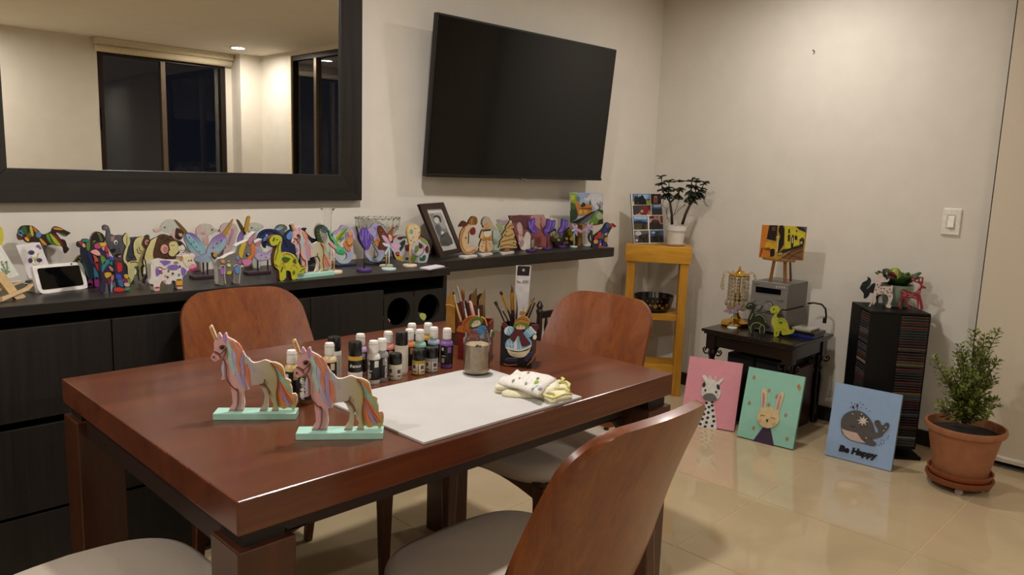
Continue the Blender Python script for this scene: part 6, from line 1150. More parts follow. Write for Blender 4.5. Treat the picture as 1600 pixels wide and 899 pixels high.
for k in range(14):
    a = 2*PI*k/14; m = MB(); R_ = .05
    for i in range(7): m.ball((R_*math.cos(a), R_*math.sin(a), .268-.0185*i), .0085, .0085, .0095, 8)
    m.ball((R_*1.12*math.cos(a), R_*1.12*math.sin(a), .125), .012, .012, .020, 8); m.build('bead_string', CRY, t, smooth=True)
for k in range(8):
    a = 2*PI*k/8+.2; m = MB(); ar = MB()
    pts = [(.05, .285), (.068, .298), (.084, .29), (.092, .262)]; ar.tube([(r*math.cos(a), r*math.sin(a), z) for r, z in pts], .0016, 6); 
    if k % 2: ar.build('arm', GOLD, t, smooth=True)
    else: ar.build('arm', GOLD, t, smooth=True)
    for i in range(3): m.ball((.093*math.cos(a), .093*math.sin(a), .250-.021*i), .007+.001*i, None, .009+.002*i, 8)
    if a % (2*PI) < 5 or True: m.build('drop_string', CRY, t, smooth=True)
for k in range(6):
    a = 2*PI*k/6+.3; MB().ball((.040*math.cos(a), .040*math.sin(a), .098), .017, .017, .013, 10).build('large_drop', CRY, t, smooth=True)
# ---- mini hi-fi
hx = -.30; t = thing('mini_stereo', 'silver mini stereo with a dark display on the side table', 'stereo', (-.18, -.972, DZ)); q = (-.18, -.972, DZ)
SIL = M('8f8b86', .35, .35, .05); SIL2 = M('6f6b66', .45, .2, .05)
MB(q).box(-.295, -.05, -1.070, -.876, DZ+.004, DZ+.128).build('lower_case', SIL2, t, bevel=.003); MB(q).box(-.295, -.05, -1.070, -.876, DZ+.136, DZ+.266).build('upper_case', SIL2, t, bevel=.003); MB(q).box(-.28, -.06, -1.06, -.886, DZ+.128, DZ+.136).build('gap', M('16151a', .6), t)
MB(q).box(-.303, -.293, -1.073, -.873, DZ+.006, DZ+.130).build('lower_fascia', SIL, t, bevel=.002); MB(q).box(-.303, -.293, -1.073, -.873, DZ+.137, DZ+.268).build('upper_fascia', SIL, t, bevel=.002)
for yy in (-1.05, -.90): MB(q).box(-.28, -.25, yy-.01, yy+.01, DZ, DZ+.005).build('foot', M('111111', .6), t)
F = Fig.__new__(Fig); F.pl = Pl((-.3032, 0, 0), (-1, 0, 0)); F.o = (1090, 415); F.k = .1; F.rm = None; F.zg = None; F.q = Vector(q); F.t = t
F.part('display', M('07080a', .08, 0, 0.), [(912,325),(1305,380),(1298,465),(908,415)], .002, -.001, 0); 
for x in (1235, 1280, 1322, 1358): F.part('button', 'b9b6b0', [(x-9, 318+ (x-1235)*.1), (x+9, 320+(x-1235)*.1), (x+9, 352+(x-1235)*.1), (x-9, 350+(x-1235)*.1)], .003, -.001, 0)
for x in (1255, 1295, 1330): F.part('button', '3a3836', el(x, 548+(x-1255)*.1, 9, 9), .003, -.001, 0)
for x, y, r_, nm in ((970,650,32,'small_knob'), (1110,640,66,'volume_knob'), (888,540,16,'power_button'), (1290,690,26,'jack_knob')):
    F.part(nm, M('b2afab', .2, .5), el(x, y, r_, r_*1.05, 0, 20), .014, -.001, 0); F.part('knob_ring', '2c2a2c', el(x, y, r_*1.18, r_*1.25, 0, 20), .003, -.001, 0)
F.part('tray_line', '2a2829', stroke([(905,715),(1360,790)], 10), .001, -.001, 0); F.part('display_dots', '3a3836', stroke([(885,285),(965,295)], 8), .001, -.001, 0)
# ---- easel painting on the hi-fi
HZ = DZ+.266
F = Fig('mini_easel', 'small brown mini easel standing on the silver stereo', 'easel', Pl((-.262, 0, 0), (-1, 0, 0)), (1160, 340), .1, HZ, None, snap=[(500,650),(440,1000)])
ea = '8a5a26'
F.part('leg', ea, [(480,660),(520,660),(455,1010),(410,1005)], .004, -.004, 0); F.part('leg', ea, [(645,670),(690,675),(690,1020),(640,1020)], .004, -.004, 0); F.part('rear_leg', '5a3416', [(690,670),(712,670),(725,1005),(695,1005)], -.03, -.038, 0); F.part('ledge', '8a5f26', [(340,625),(600,655),(832,668),(830,700),(600,690),(340,650)], .020, .004, 0); F.part('mast', ea, [(560,300),(590,300),(600,660),(565,660)], .003, -.004, 0)
PX = Pl((-.272, 0, 0), (-1, 0, 0)); F = Fig('street_painting', 'small painting of a yellow colonial street on the stereo easel', 'painting', PX, (1160, 340)); F.q = PX.at(1220, 405); F.t.location = F.q
F.part('canvas', 'b58a24', [(315,115),(1012,145),(950,675),(262,625)], .004, -.002, 0, 'd0b56a')
for c, p, l in (('c9791f', [(318,118),(420,120),(400,340),(330,480),(300,600),(265,620)], 5), ('d0a02a', [(390,360),(540,380),(530,540),(430,600),(330,500)], 5), ('c4742a', [(300,470),(440,470),(430,620),(270,620)], 5), ('1c100e', [(430,120),(555,122),(545,280),(520,380),(385,340),(410,220)], 6), ('5a3a36', [(480,140),(530,140),(520,210),(465,210)], 7), ('c9a64a', stroke([(380,345),(520,375)], 12), 8), ('1a110f', [(440,500),(480,485),(515,500),(505,600),(440,615)], 6), ('15100e', [(590,125),(640,122),(665,180),(655,420),(600,500),(560,560),(550,440),(600,300),(570,200)], 6), ('c9bd7a', stroke([(540,320),(565,300),(560,420),(545,540)], 22), 7), ('c4b92a', [(668,128),(850,140),(990,220),(960,420),(860,430),(750,490),(670,480)], 5), ('3a1c16', [(725,180),(750,180),(750,250),(722,240)], 6), ('3a1c16', [(718,270),(755,265),(748,375),(715,370)], 6), ('2a1614', [(765,320),(800,260),(812,300),(800,470),(765,480)], 6), ('d8d0b0', stroke([(790,310),(788,400)], 14), 7), ('2a1614', [(825,280),(865,290),(865,355),(825,345)], 6), ('4a3026', [(845,195),(865,195),(862,230),(842,225)], 6), ('3a4a7a', [(930,145),(1010,150),(1000,200),(940,175)], 6), ('1d1512', [(845,140),(930,150),(1000,210),(995,230),(900,190)], 7), ('1f2416', [(560,560),(640,500),(720,490),(800,460),(960,420),(955,460),(800,500),(640,560),(560,600)], 7), ('7a5230', [(600,640),(700,540),(830,480),(960,450),(950,670),(760,660)], 6), ('4a2f1c', stroke([(640,640),(800,520),(940,480)], 9), 7), ('4a2f1c', stroke([(720,650),(850,560),(950,520)], 9), 7), ('4a2f1c', stroke([(700,560),(800,600),(940,640)], 7), 7), ('a8845a', stroke([(640,600),(740,530)], 14), 7), ('2c2a1c', [(900,340),(950,310),(975,350),(960,430),(905,430)], 7), ('b9ae8a', [(915,380),(945,370),(945,410),(915,415)], 8), ('96a06a', [(560,560),(620,545),(640,570),(570,590)], 8)): F.patch('brushwork', c, p, l, 0)
# ---- dinosaurs and dragonfly on the side table
nD = (-.93, -.37, 0)
def tfig(name, label, foot, o, body, col, side, th=.016):
    c = onz(*foot, DZ); F = Fig(name, label, 'figurine', Pl(c, nD), o, .1, DZ, 'long-necked dinosaur figures', snap=body); F.part('body', col, body, 0, -th, 2, side); return F
F = tfig('dinosaur_figurine', 'yellow-green long-necked dinosaur in front of the silver stereo', (1212, 526.5), (1090, 465), [(1130,190),(1160,145),(1215,130),(1270,155),(1285,200),(1260,240),(1230,290),(1262,330),(1310,325),(1370,350),(1410,420),(1430,500),(1470,515),(1500,490),(1518,510),(1490,560),(1430,580),(1350,590),(1318,585),(1308,525),(1278,535),(1270,600),(1215,617),(1190,600),(1190,500),(1150,420),(1160,330),(1200,270),(1200,240),(1160,245),(1135,220)], 'a9ae2a', '7a5a1c')
for c, p in (('4a6a1c', el(1300, 395, 34, 20)), ('5a7a1e', stroke([(1260,360),(1310,340),(1380,390)], 10)), ('c9a86a', stroke([(1190,330),(1180,420),(1215,490)], 14)), ('20200f', el(1190, 185, 14, 12)), ('6a8a2a', stroke([(1215,250),(1240,220)], 14)), ('c99a2a', stroke([(1290,510),(1340,480),(1400,520)], 12)), ('5a7a1e', el(1235, 560, 12, 24))): F.patch('painted_mark', c, p, 1, 0)
F = tfig('dinosaur_figurine', 'black long-necked dinosaur outlined in green on the side table', (1172, 522), (1090, 465), [(750,150),(780,100),(840,85),(890,110),(905,160),(880,220),(895,272),(960,250),(1030,290),(1070,360),(1078,430),(1130,480),(1060,505),(1050,570),(1000,582),(965,560),(960,485),(892,485),(875,570),(830,577),(812,540),(820,480),(780,400),(790,320),(830,240),(840,190),(790,195)], '11140d', '0a0c08')
for s_ in ([(820,350),(845,290),(870,250)], [(900,290),(970,270),(1040,320),(1065,400)], [(835,560),(830,470),(870,410),(950,400),(1000,430)], [(975,560),(970,480),(1010,430),(1045,480),(1035,560)], [(780,140),(820,110),(850,120)]): F.patch('painted_mark', '7f9a44', stroke(s_, 11), 1, 0)
F = dragonfly('mauve dragonfly on a white foot beside the crystal lamp', 1144, 513.5, .0265, (1090, 465), [('9a7a8e', [(410,215),(440,190),(500,185),(545,210),(520,235),(440,235)]), ('94768c', [(555,190),(600,135),(655,118),(672,150),(640,190),(580,215)]), ('a1849a', [(480,235),(540,215),(545,240),(500,262)]), ('a98ca0', [(560,215),(640,215),(650,235),(580,235)])], (552, 215), DZ, 'cfd6d0', 'a9c4bc', nD, None); F.part('abdomen', '5a8a86', stroke([(552,215),(570,260),(585,300)], [22, 26, 16]), .005, .0005, 0)
# ---- discs, cover and handset at the right of the table
def flat(label, x0, x1, y0, y1, z0, z1, col):
    o = MB(((x0+x1)/2, (y0+y1)/2, z0)).box(x0, x1, y0, y1, z0+.0002, z1).build('disc_case', M(col, .25, 0, .05), loc=((x0+x1)/2, (y0+y1)/2, z0), bevel=.001); tag(o, label, 'disc case')
flat('blue-spined disc case at the bottom of the stack on the side table', -.275, -.135, -1.216, -1.084, DZ, DZ+.014, '1d2c66')
flat('dark disc case in the middle of the stack on the side table', -.262, -.122, -1.218, -1.086, DZ+.0142, DZ+.030, '1a1412')
flat('pale disc cover lying on top of the stack on the side table', -.245, -.135, -1.19, -1.09, DZ+.0302, DZ+.042, 'a9a69a')
c = Vector((-.135, -1.14, DZ+.042))
t = thing('headphones', 'black headband looped over the disc stack on the side table', 'headphones', c)
MB(c).tube([Pl(c, (-1, -.3, 0)).at(x, y) for x, y in ((1262,474.5),(1272,473.5),(1284,476),(1290,483),(1291,494),(1289,503))], .005, 10).build('band', M('0b0b0c', .35), t, smooth=True)
MB(c).tube([Pl(c, (-1, -.3, 0)).at(x, y) for x, y in ((1289,497),(1288,505))], .010, 10).build('ear_cup', M('0b0b0c', .5), t, smooth='auto')
# ---- black boxes under the table
for k, (y0, y1, lab) in enumerate(((-.968, -.812, 'black speaker box under the side table, left one'), (-1.135, -.974, 'black speaker box under the side table, right one'))):
    t = thing('speaker_box', lab, 'speaker', (-.25, (y0+y1)/2, 0), 0, 'black speakers under the side table'); q = (-.25, (y0+y1)/2, 0)
    MB(q).box(-.39, -.10, y0, y1, 0, .362).build('cabinet', M('0c0c0d', .45), t, bevel=.004); MB(q).box(-.399, -.391, y0+.006, y1-.006, .01, .352).build('grille', M('131314', .9, 0, .2, 400.), t, bevel=.003)
o = MB((-.2, -1.163, 0)).box(-.34, -.12, -1.172, -1.142, 0, .33).build('maroon_book', M('3a1712', .4), loc=(-.2, -1.163, 0), bevel=.002); tag(o, 'tall maroon album standing beside the speakers under the side table', 'book')
# ================================================================ three canvases leaning in a row
def canvas(name, label, bl, br, hgt, lean, col, edge, o, th=.018, d2=0.):
    A, B = onz(*bl, 0), onz(*br, 0); e = (B-A).normalized(); n = Vector((e.y, -e.x, 0)); n = n if n.dot(CAM-A) > 0 else -n
    l = math.radians(lean); up = Vector((0, 0, 1))*math.cos(l)-n*math.sin(l); nn = n*math.cos(l)+Vector((0, 0, 1))*math.sin(l)
    c = (A+B)/2; t = thing(name, label, 'canvas', c); dz = Vector((0, 0, th*math.sin(l)))
    A, B = A+dz, B+dz
    m = MB(c); f4 = [A, B, B+up*hgt, A+up*hgt]; m.prism(f4, [p-nn*th for p in f4], 0, 1); m.build('stretched_canvas', [M(col, .7, 0, .03, 30.), M(edge, .7)], t)
    mm_ = MB(c); f5 = [A-nn*.002, B-nn*.002, B-nn*(th), A-nn*th]; mm_.prism([p-up*.0008 for p in f5], [p+up*.001 for p in f5]); mm_.build('bottom_edge', M('15100e', .8), t)
    F = Fig.__new__(Fig); F.pl = Pl(A, nn); F.o = o; F.k = .1; F.rm = None; F.zg = None; F.q = c; F.t = t; return F
F = canvas('giraffe_canvas', 'pink canvas with a white spotted giraffe, leftmost of the leaning three', (1063, 660.5), (1146.5, 676), .352, 17, 'd8909b', 'b56a76', (1060, 570))
F.part('neck', 'd5d2cb', [(430,560),(545,560),(560,700),(585,850),(600,1050),(280,990),(330,870),(400,690)], .003, 0, 0); F.part('head', 'd0ccc4', [(420,280),(480,235),(560,240),(640,300),(668,400),(650,500),(600,555),(500,575),(420,550),(370,480),(370,380)], .007, 0, 3)
F.part('ear', 'd9d4cc', [(375,195),(395,165),(425,170),(480,245),(440,280)], .006, .0005, 2); F.part('ear', 'd9d4cc', [(620,280),(650,240),(690,215),(708,235),(690,260),(640,310)], .006, .0005, 2); F.part('horn', 'd8b4b0', [(470,185),(490,165),(515,180),(520,240),(480,240)], .006, .0005, 2); F.part('horn', 'd8b4b0', [(570,190),(595,180),(610,200),(590,250),(565,240)], .006, .0005, 2)
P = lambda c, p, d=.0086: F.part('painted_shape', c, p, d, .0060, 0)
P('5a5a56', cr([(385,500),(440,455),(500,450),(560,465),(610,545),(560,565),(500,572),(430,555)])); P('101010', el(405, 318, 26, 40, 15)); P('101010', el(628, 352, 26, 44, -15)); P('101010', el(426, 404, 17, 19)); P('101010', el(594, 432, 17, 19)); P('c9aeaa', el(400, 440, 18, 18)); P('c9aeaa', el(615, 475, 18, 18))
for x, y in ((440,600),(530,585),(530,640),(480,665),(418,692),(538,718),(470,750),(398,775),(548,812),(460,832),(376,850),(556,885),(440,905),(345,930),(530,960),(420,970)): F.part('giraffe_spot', '101010', el(x, y, 24, 22), .0042, .0025, 0)
F = canvas('bunny_canvas', 'mint green canvas with a sleeping cream bunny, middle of the leaning three', (1151, 683), (1238.5, 704.5), .355, 15.5, '8fc6b2', '6fa08c', (1150, 590), .022)
F.part('shirt', '3a2740', [(420,780),(540,790),(600,1100),(230,1040)], .002, 0, 0); F.part('head', 'd0b888', [(340,600),(380,520),(480,472),(570,485),(650,540),(685,620),(670,700),(600,770),(500,795),(410,760),(350,690)], .008, 0, 3)
F.part('ear', 'd0bd98', [(390,540),(405,420),(400,260),(415,190),(450,168),(480,190),(492,300),(480,420),(450,510)], .007, .0005, 2); F.part('ear', 'd0bd98', [(620,540),(635,400),(670,280),(720,232),(755,240),(755,300),(720,400),(690,500),(670,560)], .007, .0005, 2); F.part('ear_inner', 'b98080', stroke([(440,240),(440,360),(430,470)], [24, 36, 30]), .0085, .006, 0); F.part('ear_inner', 'b98080', stroke([(705,290),(675,400),(650,510)], [22, 34, 30]), .0085, .006, 0)
P = lambda c, p, d=.0095: F.part('painted_shape', c, p, d, .0070, 0)
P('6a4a2a', stroke([(390,605),(420,590),(455,605)], 9)); P('6a4a2a', stroke([(555,640),(585,632),(615,655)], 9)); P('1d1008', [(478,660),(495,655),(515,662),(500,705),(490,705)]); P('cf9a84', el(382, 672, 22, 22)); P('cf9a84', el(600, 725, 22, 22))
for x, y, c in ((285,0,'a8703a'), (980,140,'b5622e'), (520,205,'a8765a'), (638,300,'a8765a'), (515,428,'9a7a4a'), (210,400,'8a7a3a'), (778,590,'a87060'), (278,790,'9a7f4a'), (800,960,'b0703a'), (1000,175,'b58a3a')): F.part('flower', c, el(x, y, 22, 30, 20), .002, 0, 0); F.part('flower_heart', 'c9a07a', el(x+4, y-4, 9, 10), .003, .0015, 0)
F = canvas('whale_canvas', 'light blue canvas with a grey whale, leaning on the disc tower', (1288.5, 711.5), (1392, 738), .349, 9.5, '90acd0', '7a9498', (1270, 590), .020)
F.part('whale', '504c4a', [(445,740),(455,650),(510,570),(600,525),(700,518),(800,555),(890,640),(950,750),(980,860),(1030,850),(1010,790),(970,730),(970,690),(1000,668),(1050,680),(1070,740),(1110,745),(1140,710),(1185,715),(1195,760),(1170,810),(1110,870),(1090,910),(1020,945),(920,965),(985,1020),(990,1050),(950,1070),(860,1050),(800,1030),(600,980),(500,910),(455,840)], .007, 0, 2, '3a3836')
P = lambda nm, c, p, d=.0086: F.part(nm, c, p, d, .0060, 0)
P('belly', 'c4aaa0', [(455,795),(540,830),(700,870),(760,960),(830,1025),(720,1010),(600,975),(500,900)]); P('star', 'd0c4b4', [(790+(95 if k % 2 == 0 else 40)*math.cos(PI*k/8+.2), 680+(85 if k % 2 == 0 else 36)*math.sin(PI*k/8+.2)) for k in range(16)]); P('smile', '1a1614', stroke([(605,745),(640,775),(670,765)], 10))
for x, y, c in ((630,570,'c4b8aa'), (770,570,'e0dcd4'), (868,655,'141414'), (1010,690,'141414'), (1020,760,'141414'), (1160,760,'141414'), (1150,775,'e0dcd4'), (1115,832,'d8c89a'), (840,945,'d8c89a'), (770,765,'1a1a1a'), (845,768,'1a1a1a'), (820,975,'2a2624')): P('dot', c, el(x, y, 10, 10, 0, 8))
P('droplet', '1d2340', el(635, 465, 14, 26, -25), .0022); P('droplet', '7a1f3a', el(698, 442, 16, 30, 5), .0022)
for x, y in ((605,398),(745,395),(760,470),(695,495),(835,485),(895,528),(785,425),(660,412),(590,470),(1185,920),(1170,955),(1075,980),(1110,1030),(1035,1058),(1075,1050),(1060,1025),(1120,985)): F.part('speck', '23304a', el(x, y, 8, 8, 0, 8), .0018, 0, 0)
# raised lettering
v, f = text_geo('Be Happy', 1., .28, .05)
xs_ = [p[0] for p in v]; ys_ = [p[1] for p in v]; x0_, x1_, y0_, y1_ = min(xs_), max(xs_), min(ys_), max(ys_)
def lp(x, y):
    u = (x-x0_)/(x1_-x0_); w_ = (y-y0_)/(y1_-y0_); return (405+u*610, 1180+u*135-w_*135)
m = MB(F.q); m.add([F.P(lp(p[0], p[1]), .005) for p in v]+[F.P(lp(p[0], p[1]), .0002) for p in v], [tuple(a) for a in f]+[tuple(a+len(v) for a in r[::-1]) for r in f])
ed = {}
for r in f:
    for i in range(len(r)):
        k = (r[i], r[(i+1) % len(r)]); ed[k] = 1
m.add([F.P(lp(p[0], p[1]), .005) for p in v]+[F.P(lp(p[0], p[1]), .0002) for p in v], [(a, b_, b_+len(v), a+len(v)) for a, b_ in ed if (b_, a) not in ed])
m.build('raised_lettering', M('0c0b0d', .4), F.t)
# ================================================================ revolving disc tower
TA, TB = Vector((-.415, -1.532, 0)), Vector((-.245, -1.745, 0)); e = (TB-TA).normalized(); TS_ = .268; ctr = (TA+TB)/2+Vector((-e.y, e.x, 0))*TS_/2; TH = .702
t = thing('disc_tower', 'black revolving tower full of CDs beside the terracotta pot', 'CD tower', ctr, math.atan2(e.y, e.x)); K = M('080708', .5, 0, .08, 60., 0., .25); h_ = TS_/2
MB().box(-h_, h_, -h_, h_, TH-.012, TH).build('top_plate', K, t, bevel=.002)
MB().box(-h_, h_, -h_, h_, .045, .057).build('bottom_plate', K, t, bevel=.002)
MB().box(-.155, .155, -.155, .155, 0, .014).lathe([(.05, .014), (.05, .045)], n=24).build('foot_plate', K, t)
cw_ = .130; cz0, cz1 = .057, TH-.012
for k in range(4):   # pinwheel: each face half blank panel, half disc column
    a = k*PI/2; R2 = lambda x, y: (x*math.cos(a)-y*math.sin(a), x*math.sin(a)+y*math.cos(a))
    def bxr(nm, x0, x1, y0, y1, m_):
        mb = MB().box(x0, x1, y0, y1, cz0, cz1); mb.xf(lambda v_: (*R2(v_.x, v_.y), v_.z)); return mb.build(nm, m_, t)
    bxr('blank_panel', -h_, -.002, -h_, -h_+.005, K); bxr('divider', -.002, .003, -h_, .0, K)
random.seed(21)
cols = ['1a1a1e', '3a1614', '20242c', '55241c', '141214', '4a4440', '1c2a24', '3a1a18', '2a2a30', '8a857c', '30201a', '15181f', '4a221c', '3f4650', '6a5a34', '221c24']
NC = 50; pit = (cz1-cz0-.004)/NC
cn = ['black', 'dark red', 'slate', 'brick red', 'black', 'grey', 'dark green', 'dark red', 'charcoal', 'pale grey', 'brown', 'navy', 'maroon', 'steel grey', 'olive', 'plum']
me_ = [MB().box(.0045, .0045+.124, -h_+.001, -.008, 0, .0098).build('tmp', M(c, .22, 0, .05)).data for c in cols]
for o in [o for o in bpy.data.objects if o.name.startswith('tmp')]: bpy.data.objects.remove(o)
ed_ = MB().box(.006, .127, -h_+.0004, -h_+.002, .0085, .0097).build('tmp2', M('75706a', .25)).data
for o in [o for o in bpy.data.objects if o.name.startswith('tmp2')]: bpy.data.objects.remove(o)
tr = math.atan2(e.y, e.x)
def ordw(n):
    o_ = ['', 'first', 'second', 'third', 'fourth', 'fifth', 'sixth', 'seventh', 'eighth', 'ninth', 'tenth', 'eleventh', 'twelfth', 'thirteenth', 'fourteenth', 'fifteenth', 'sixteenth', 'seventeenth', 'eighteenth', 'nineteenth']
    if n < 20: return o_[n]
    t_ = {2: 'twent', 3: 'thirt', 4: 'fort', 5: 'fift'}[n//10]
    return t_+'ieth' if n % 10 == 0 else t_+'y-'+o_[n % 10]
for side, (ra, lab, grp) in enumerate(((0., ' of the tower\'s right-hand column', 'CDs on the right of the tower'), (-PI/2, ' of the tower\'s left-hand column', 'CDs on the left of the tower'))):
    for k in range(NC):
        if side == 1 and k < 6: continue
        ci = random.randrange(len(me_)); o = bpy.data.objects.new('cd_case', me_[ci]); COL.objects.link(o); o.location = (ctr.x, ctr.y, cz0+.002+pit*k); o.rotation_euler = (0, 0, tr+ra); tag(o, cn[ci]+' CD case, '+ordw(NC-k)+' from the top'+lab, 'CD', grp)
        s_ = bpy.data.objects.new('case_edge', ed_); COL.objects.link(s_); s_.parent = o
# ---- deer figures and succulent on the tower
nT = Vector((CAM.x-ctr.x, CAM.y-ctr.y, 0)).normalized()
def deer(label, foot, body, col, side, marks, th=.012):
    c = onz(*foot, TH); F = Fig('deer_figurine', label, 'figurine', Pl(c, nT), (1330, 395), .1, TH, 'deer on the disc tower', snap=body); F.part('body', col, body, th/2, -th/2, 2, side)
    for c_, p in marks: F.part('painted_mark', c_, p, th/2+.0012, th/2-.0005, 0)
    return F
deer('black deer with branching antlers behind the white one on the disc tower', (1390, 475), [(190,730),(195,660),(150,595),(135,560),(160,505),(180,470),(240,440),(260,410),(250,380),(290,395),(312,440),(295,510),(250,580),(310,515),(360,480),(430,520),(560,530),(640,490),(650,600),(680,620),(690,760),(680,830),(640,830),(620,700),(440,700),(420,800),(390,800),(380,680),(300,640),(275,690),(230,735)], '12181a', '0b0e10', [('2f4a34', stroke([(250,420),(280,480),(240,560)], 10)), ('2f4a34', stroke([(170,520),(220,500)], 8)), ('8fb0b8', stroke([(245,575),(320,490)], 8))])
wd = [(320,432),(350,412),(395,402),(412,375),(425,335),(462,318),(492,335),(500,375),(535,395),(560,432),(585,392),(602,415),(565,460),(505,452),(450,445),(445,525),(520,522),(600,530),(640,508),(652,530),(642,610),(652,700),(622,780),(622,855),(580,862),(536,835),(570,795),(582,700),(540,650),(480,645),(400,662),(385,700),(380,765),(350,812),(335,800),(352,750),(350,700),(330,780),(292,842),(275,832),(310,780),(342,680),(350,620),(372,540),(380,465),(345,448)]
deer('white brown-spotted deer on the disc tower', (1378, 481), wd, 'cfbfb4', 'a8968a', [('4a2f26', el(x, y, 11, 12, 0, 8)) for x, y in ((410,500),(430,540),(388,578),(470,555),(515,560),(605,570),(470,610),(405,640),(500,625),(575,625),(605,680),(620,800),(560,600),(630,625))])
rd = [(740,790),(762,730),(790,700),(782,640),(790,582),(850,580),(920,622),(1010,622),(1060,560),(1080,505),(1030,472),(950,442),(930,390),(978,380),(1002,430),(1040,452),(1050,392),(1068,392),(1076,452),(1100,442),(1102,382),(1130,392),(1122,470),(1112,512),(1168,542),(1160,562),(1102,562),(1082,640),(1092,700),(1112,780),(1125,885),(1080,892),(1060,780),(1050,890),(1032,888),(1030,760),(990,720),(900,712),(862,752),(925,862),(932,882),(900,886),(850,795),(822,725),(785,760),(772,830),(792,872),(760,882),(740,850)]
deer('red deer with white filigree lines on the disc tower', (1430, 485), rd, '8a1f2a', '5a1218', [('d0a0a0', stroke(s_, 7)) for s_ in ([(800,600),(850,640),(830,680),(800,650)], [(880,640),(930,660),(980,640)], [(1020,640),(1060,600),(1070,660)], [(900,690),(960,680),(1020,700)], [(1050,480),(1080,520),(1060,560)], [(760,760),(750,830)], [(1060,760),(1070,850)], [(955,400),(980,430)])])
c = ctr+e*.040+Vector((-e.y, e.x, 0))*.050
t = thing('succulent', 'broad-leaved succulent in a grey-green pot on the disc tower', 'potted plant', (c.x, c.y, TH))
MB().lathe([(.045, 0), (.052, .003), (.064, .04), (.072, .085), (.073, .108), (.068, .108), (.064, .09)], n=36).build('pot', M('7f9482', .3, 0, .15, 20.), t, smooth='auto'); MB().lathe([(0, .098), (.067, .098)], n=24, cap=False).build('soil', M('2a2018', .9), t)
random.seed(4); k = 0
for a, tl, ln, wd_, c_ in ((.2,.9,.11,.026,'24401a'), (.9,1.1,.12,.028,'1f3a18'), (1.7,.9,.11,.026,'2a4a1c'), (2.4,1.1,.12,.027,'1c3216'), (3.1,.8,.11,.026,'22401a'), (3.9,1.0,.11,.026,'2a4a1e'), (4.6,.9,.11,.026,'1c3414'), (5.4,1.1,.12,.028,'26441a'), (.6,2.2,.11,.022,'8a9a34'), (2.8,2.4,.10,.020,'6a1f22'), (4.2,2.3,.10,.020,'4a5a24'), (5.0,2.0,.09,.018,'7a8a30')):
    m = MB(); leafblob(m, Vector((.02*math.cos(a), .02*math.sin(a), .092)), Vector((math.cos(a), math.sin(a), tl*1.25)), ln*1.2, wd_*1.35, .006); m.build('leaf', M(c_, .35, 0, .2), t, smooth=True)
# ================================================================ potted shrub on a wheeled saucer
c = Vector((-.455, -1.985, 0)); TER = M('97603e', .6, 0, .10, 25., .05)
t = thing('potted_shrub', 'leafy green shrub in a terracotta pot on a wheeled saucer', 'potted plant', c)
for k in range(4):
    a = PI/4+k*PI/2-.5; MB().tube([(.105*math.cos(a)-.008, .105*math.sin(a), .015), (.105*math.cos(a)+.008, .105*math.sin(a), .015)], .015, 14).build('caster', M('8a8076', .4), t)
MB().lathe([(.10, .030), (.124, .030), (.132, .048), (.132, .056), (.122, .056), (.118, .044), (.10, .040)], n=48).build('wheel_tray', M('7a4020', .5), t, smooth='auto')
MB().lathe([(.10, .056), (.118, .058), (.128, .082), (.122, .082), (.112, .066), (.10, .064)], n=48).build('saucer', M('8a4a28', .5), t, smooth='auto')
MB().lathe([(.098, .064), (.104, .066), (.140, .248), (.141, .252), (.154, .256), (.158, .270), (.155, .282), (.146, .282), (.140, .262), (.136, .245)], n=56).build('pot', TER, t, smooth='auto')
MB().lathe([(0, .250), (.138, .246)], n=32, cap=False).build('soil', M('1c1510', .95, 0, .4, 120., .5), t)
random.seed(9); stm = MB(); lf = MB(); PVs = Pl(c, (CAM.x-c.x, CAM.y-c.y, 0))
def sp(x, y, d=0.): return PVs.at(1440+x*.1, 505+y*.1, d)-c
tips = [(170,510,.04),(610,330,0),(830,130,-.03),(990,160,.03),(1200,110,0),(1220,520,.06),(1150,800,.05),(350,780,.05),(640,500,-.06),(900,420,-.06),(450,650,.08),(1050,600,-.05),(760,600,.10),(540,520,-.08),(1000,380,.06),(250,1230,.06),(1220,1180,.03),(1100,1280,.08),(330,1380,.05),(850,750,.10),(700,900,.11),(950,1000,.10),(500,1000,.09),(650,1100,-.08),(1080,950,-.06),(420,1150,-.05),(800,1200,.10),(600,1250,.08),(1000,1350,.06)]
base = [sp(x, 1560, d) for x, d in ((640,0),(680,.01),(720,-.01),(760,.01))]
def shleaf(p, dr, s_):
    dr = dr.normalized(); s2 = dr.cross(Vector((random.uniform(-.4, .4), random.uniform(-.4, .4), 1))).normalized(); up = s2.cross(dr)
    lf.add([p, p+dr*s_*.5+s2*s_*.32+up*s_*.08, p+dr*s_, p+dr*s_*.5-s2*s_*.32+up*s_*.08, p+dr*s_*.5-up*.0008], [(0, 1, 2), (0, 2, 3), (0, 4, 1), (1, 4, 2), (2, 4, 3), (3, 4, 0)])
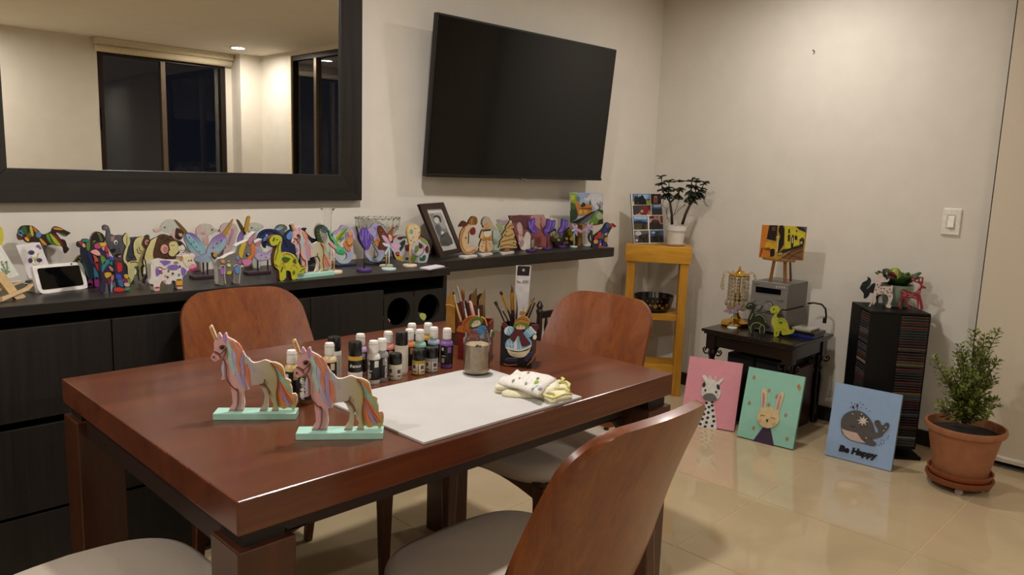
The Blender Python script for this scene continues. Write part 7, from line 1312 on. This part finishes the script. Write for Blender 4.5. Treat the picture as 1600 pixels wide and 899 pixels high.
for i, (x, y, d) in enumerate(tips):
    T_ = sp(x, y, d); b0 = base[i % 4].copy(); mid = b0.lerp(T_, .5)+Vector((random.uniform(-.01, .01), random.uniform(-.01, .01), .02)); mid.x = b0.x+(T_.x-b0.x)*.38; mid.y = b0.y+(T_.y-b0.y)*.38
    pts = [b0*(1-s_)**2+mid*2*s_*(1-s_)+T_*s_*s_ for s_ in [q/10 for q in range(11)]]
    stm.tube(pts, [.0042-.003*q/10 for q in range(11)], 6)
    N_ = int(26+(T_-b0).length*85)
    for k in range(N_):
        f_ = .22+.78*(k/N_); j = min(int(f_*10), 9); p = pts[j].lerp(pts[j+1], f_*10-j); ax = (pts[j+1]-pts[j]).normalized()
        for sg in (-1, 1):
            a = k*2.4+(PI if sg > 0 else 0)+random.uniform(-.5, .5); sd = ax.cross(Vector((math.cos(a), math.sin(a), .3))).normalized()
            tw = p+sd*random.uniform(.0, .036)*(1-.55*f_); shleaf(tw, sd+ax*.6+Vector((0, 0, .2)), random.uniform(.016, .026))
stm.build('stems', M('4a3f2c', .8, 0, .2), t, smooth=True)
def leafmat():
    m = M('6a7630', .42, 0, .5, 22.); return m
o = lf.build('foliage', leafmat(), t); o['kind'] = 'stuff'
# ================================================================ small turned chair against the back wall
DKC = M('1c0f0c', .35, 0, .1); x0, x1, y0 = -1.315, -1.06, -.27
t = thing('small_turned_chair', 'small dark turned-wood chair against the wall behind the brush holders', 'chair', ((x0+x1)/2, y0-.1, 0)); q = ((x0+x1)/2, y0-.1, 0)
for x in (x0, x1):
    MB(q).lathe([(.013, 0), (.016, .05), (.013, .10), (.017, .20), (.013, .28), (.016, .40), (.013, .45), (.016, .52), (.013, .58), (.019, .605), (.012, .615), (.018, .63), (.011, .645), (.004, .655)], (x, y0, 0), 14).build('rear_post', DKC, t, smooth='auto')
    MB(q).lathe([(.013, 0), (.016, .08), (.012, .12), (.017, .24), (.014, .30)], (x, y0-.26, 0), 14).build('front_leg', DKC, t, smooth='auto')
MB(q).box(x0, x1, y0-.008, y0+.008, .565, .60).build('top_rail', DKC, t, bevel=.003); MB(q).box(x0, x1, y0-.008, y0+.008, .36, .38).build('lower_rail', DKC, t, bevel=.003)
for k in range(4): MB(q).lathe([(.006, .38), (.010, .42), (.007, .47), (.010, .52), (.006, .565)], (x0+(x1-x0)*(k+1)/5, y0, 0), 10).build('spindle', DKC, t, smooth='auto')
MB(q).box(x0-.015, x1+.015, y0-.28, y0+.01, .30, .322).build('seat', DKC, t, bevel=.005)
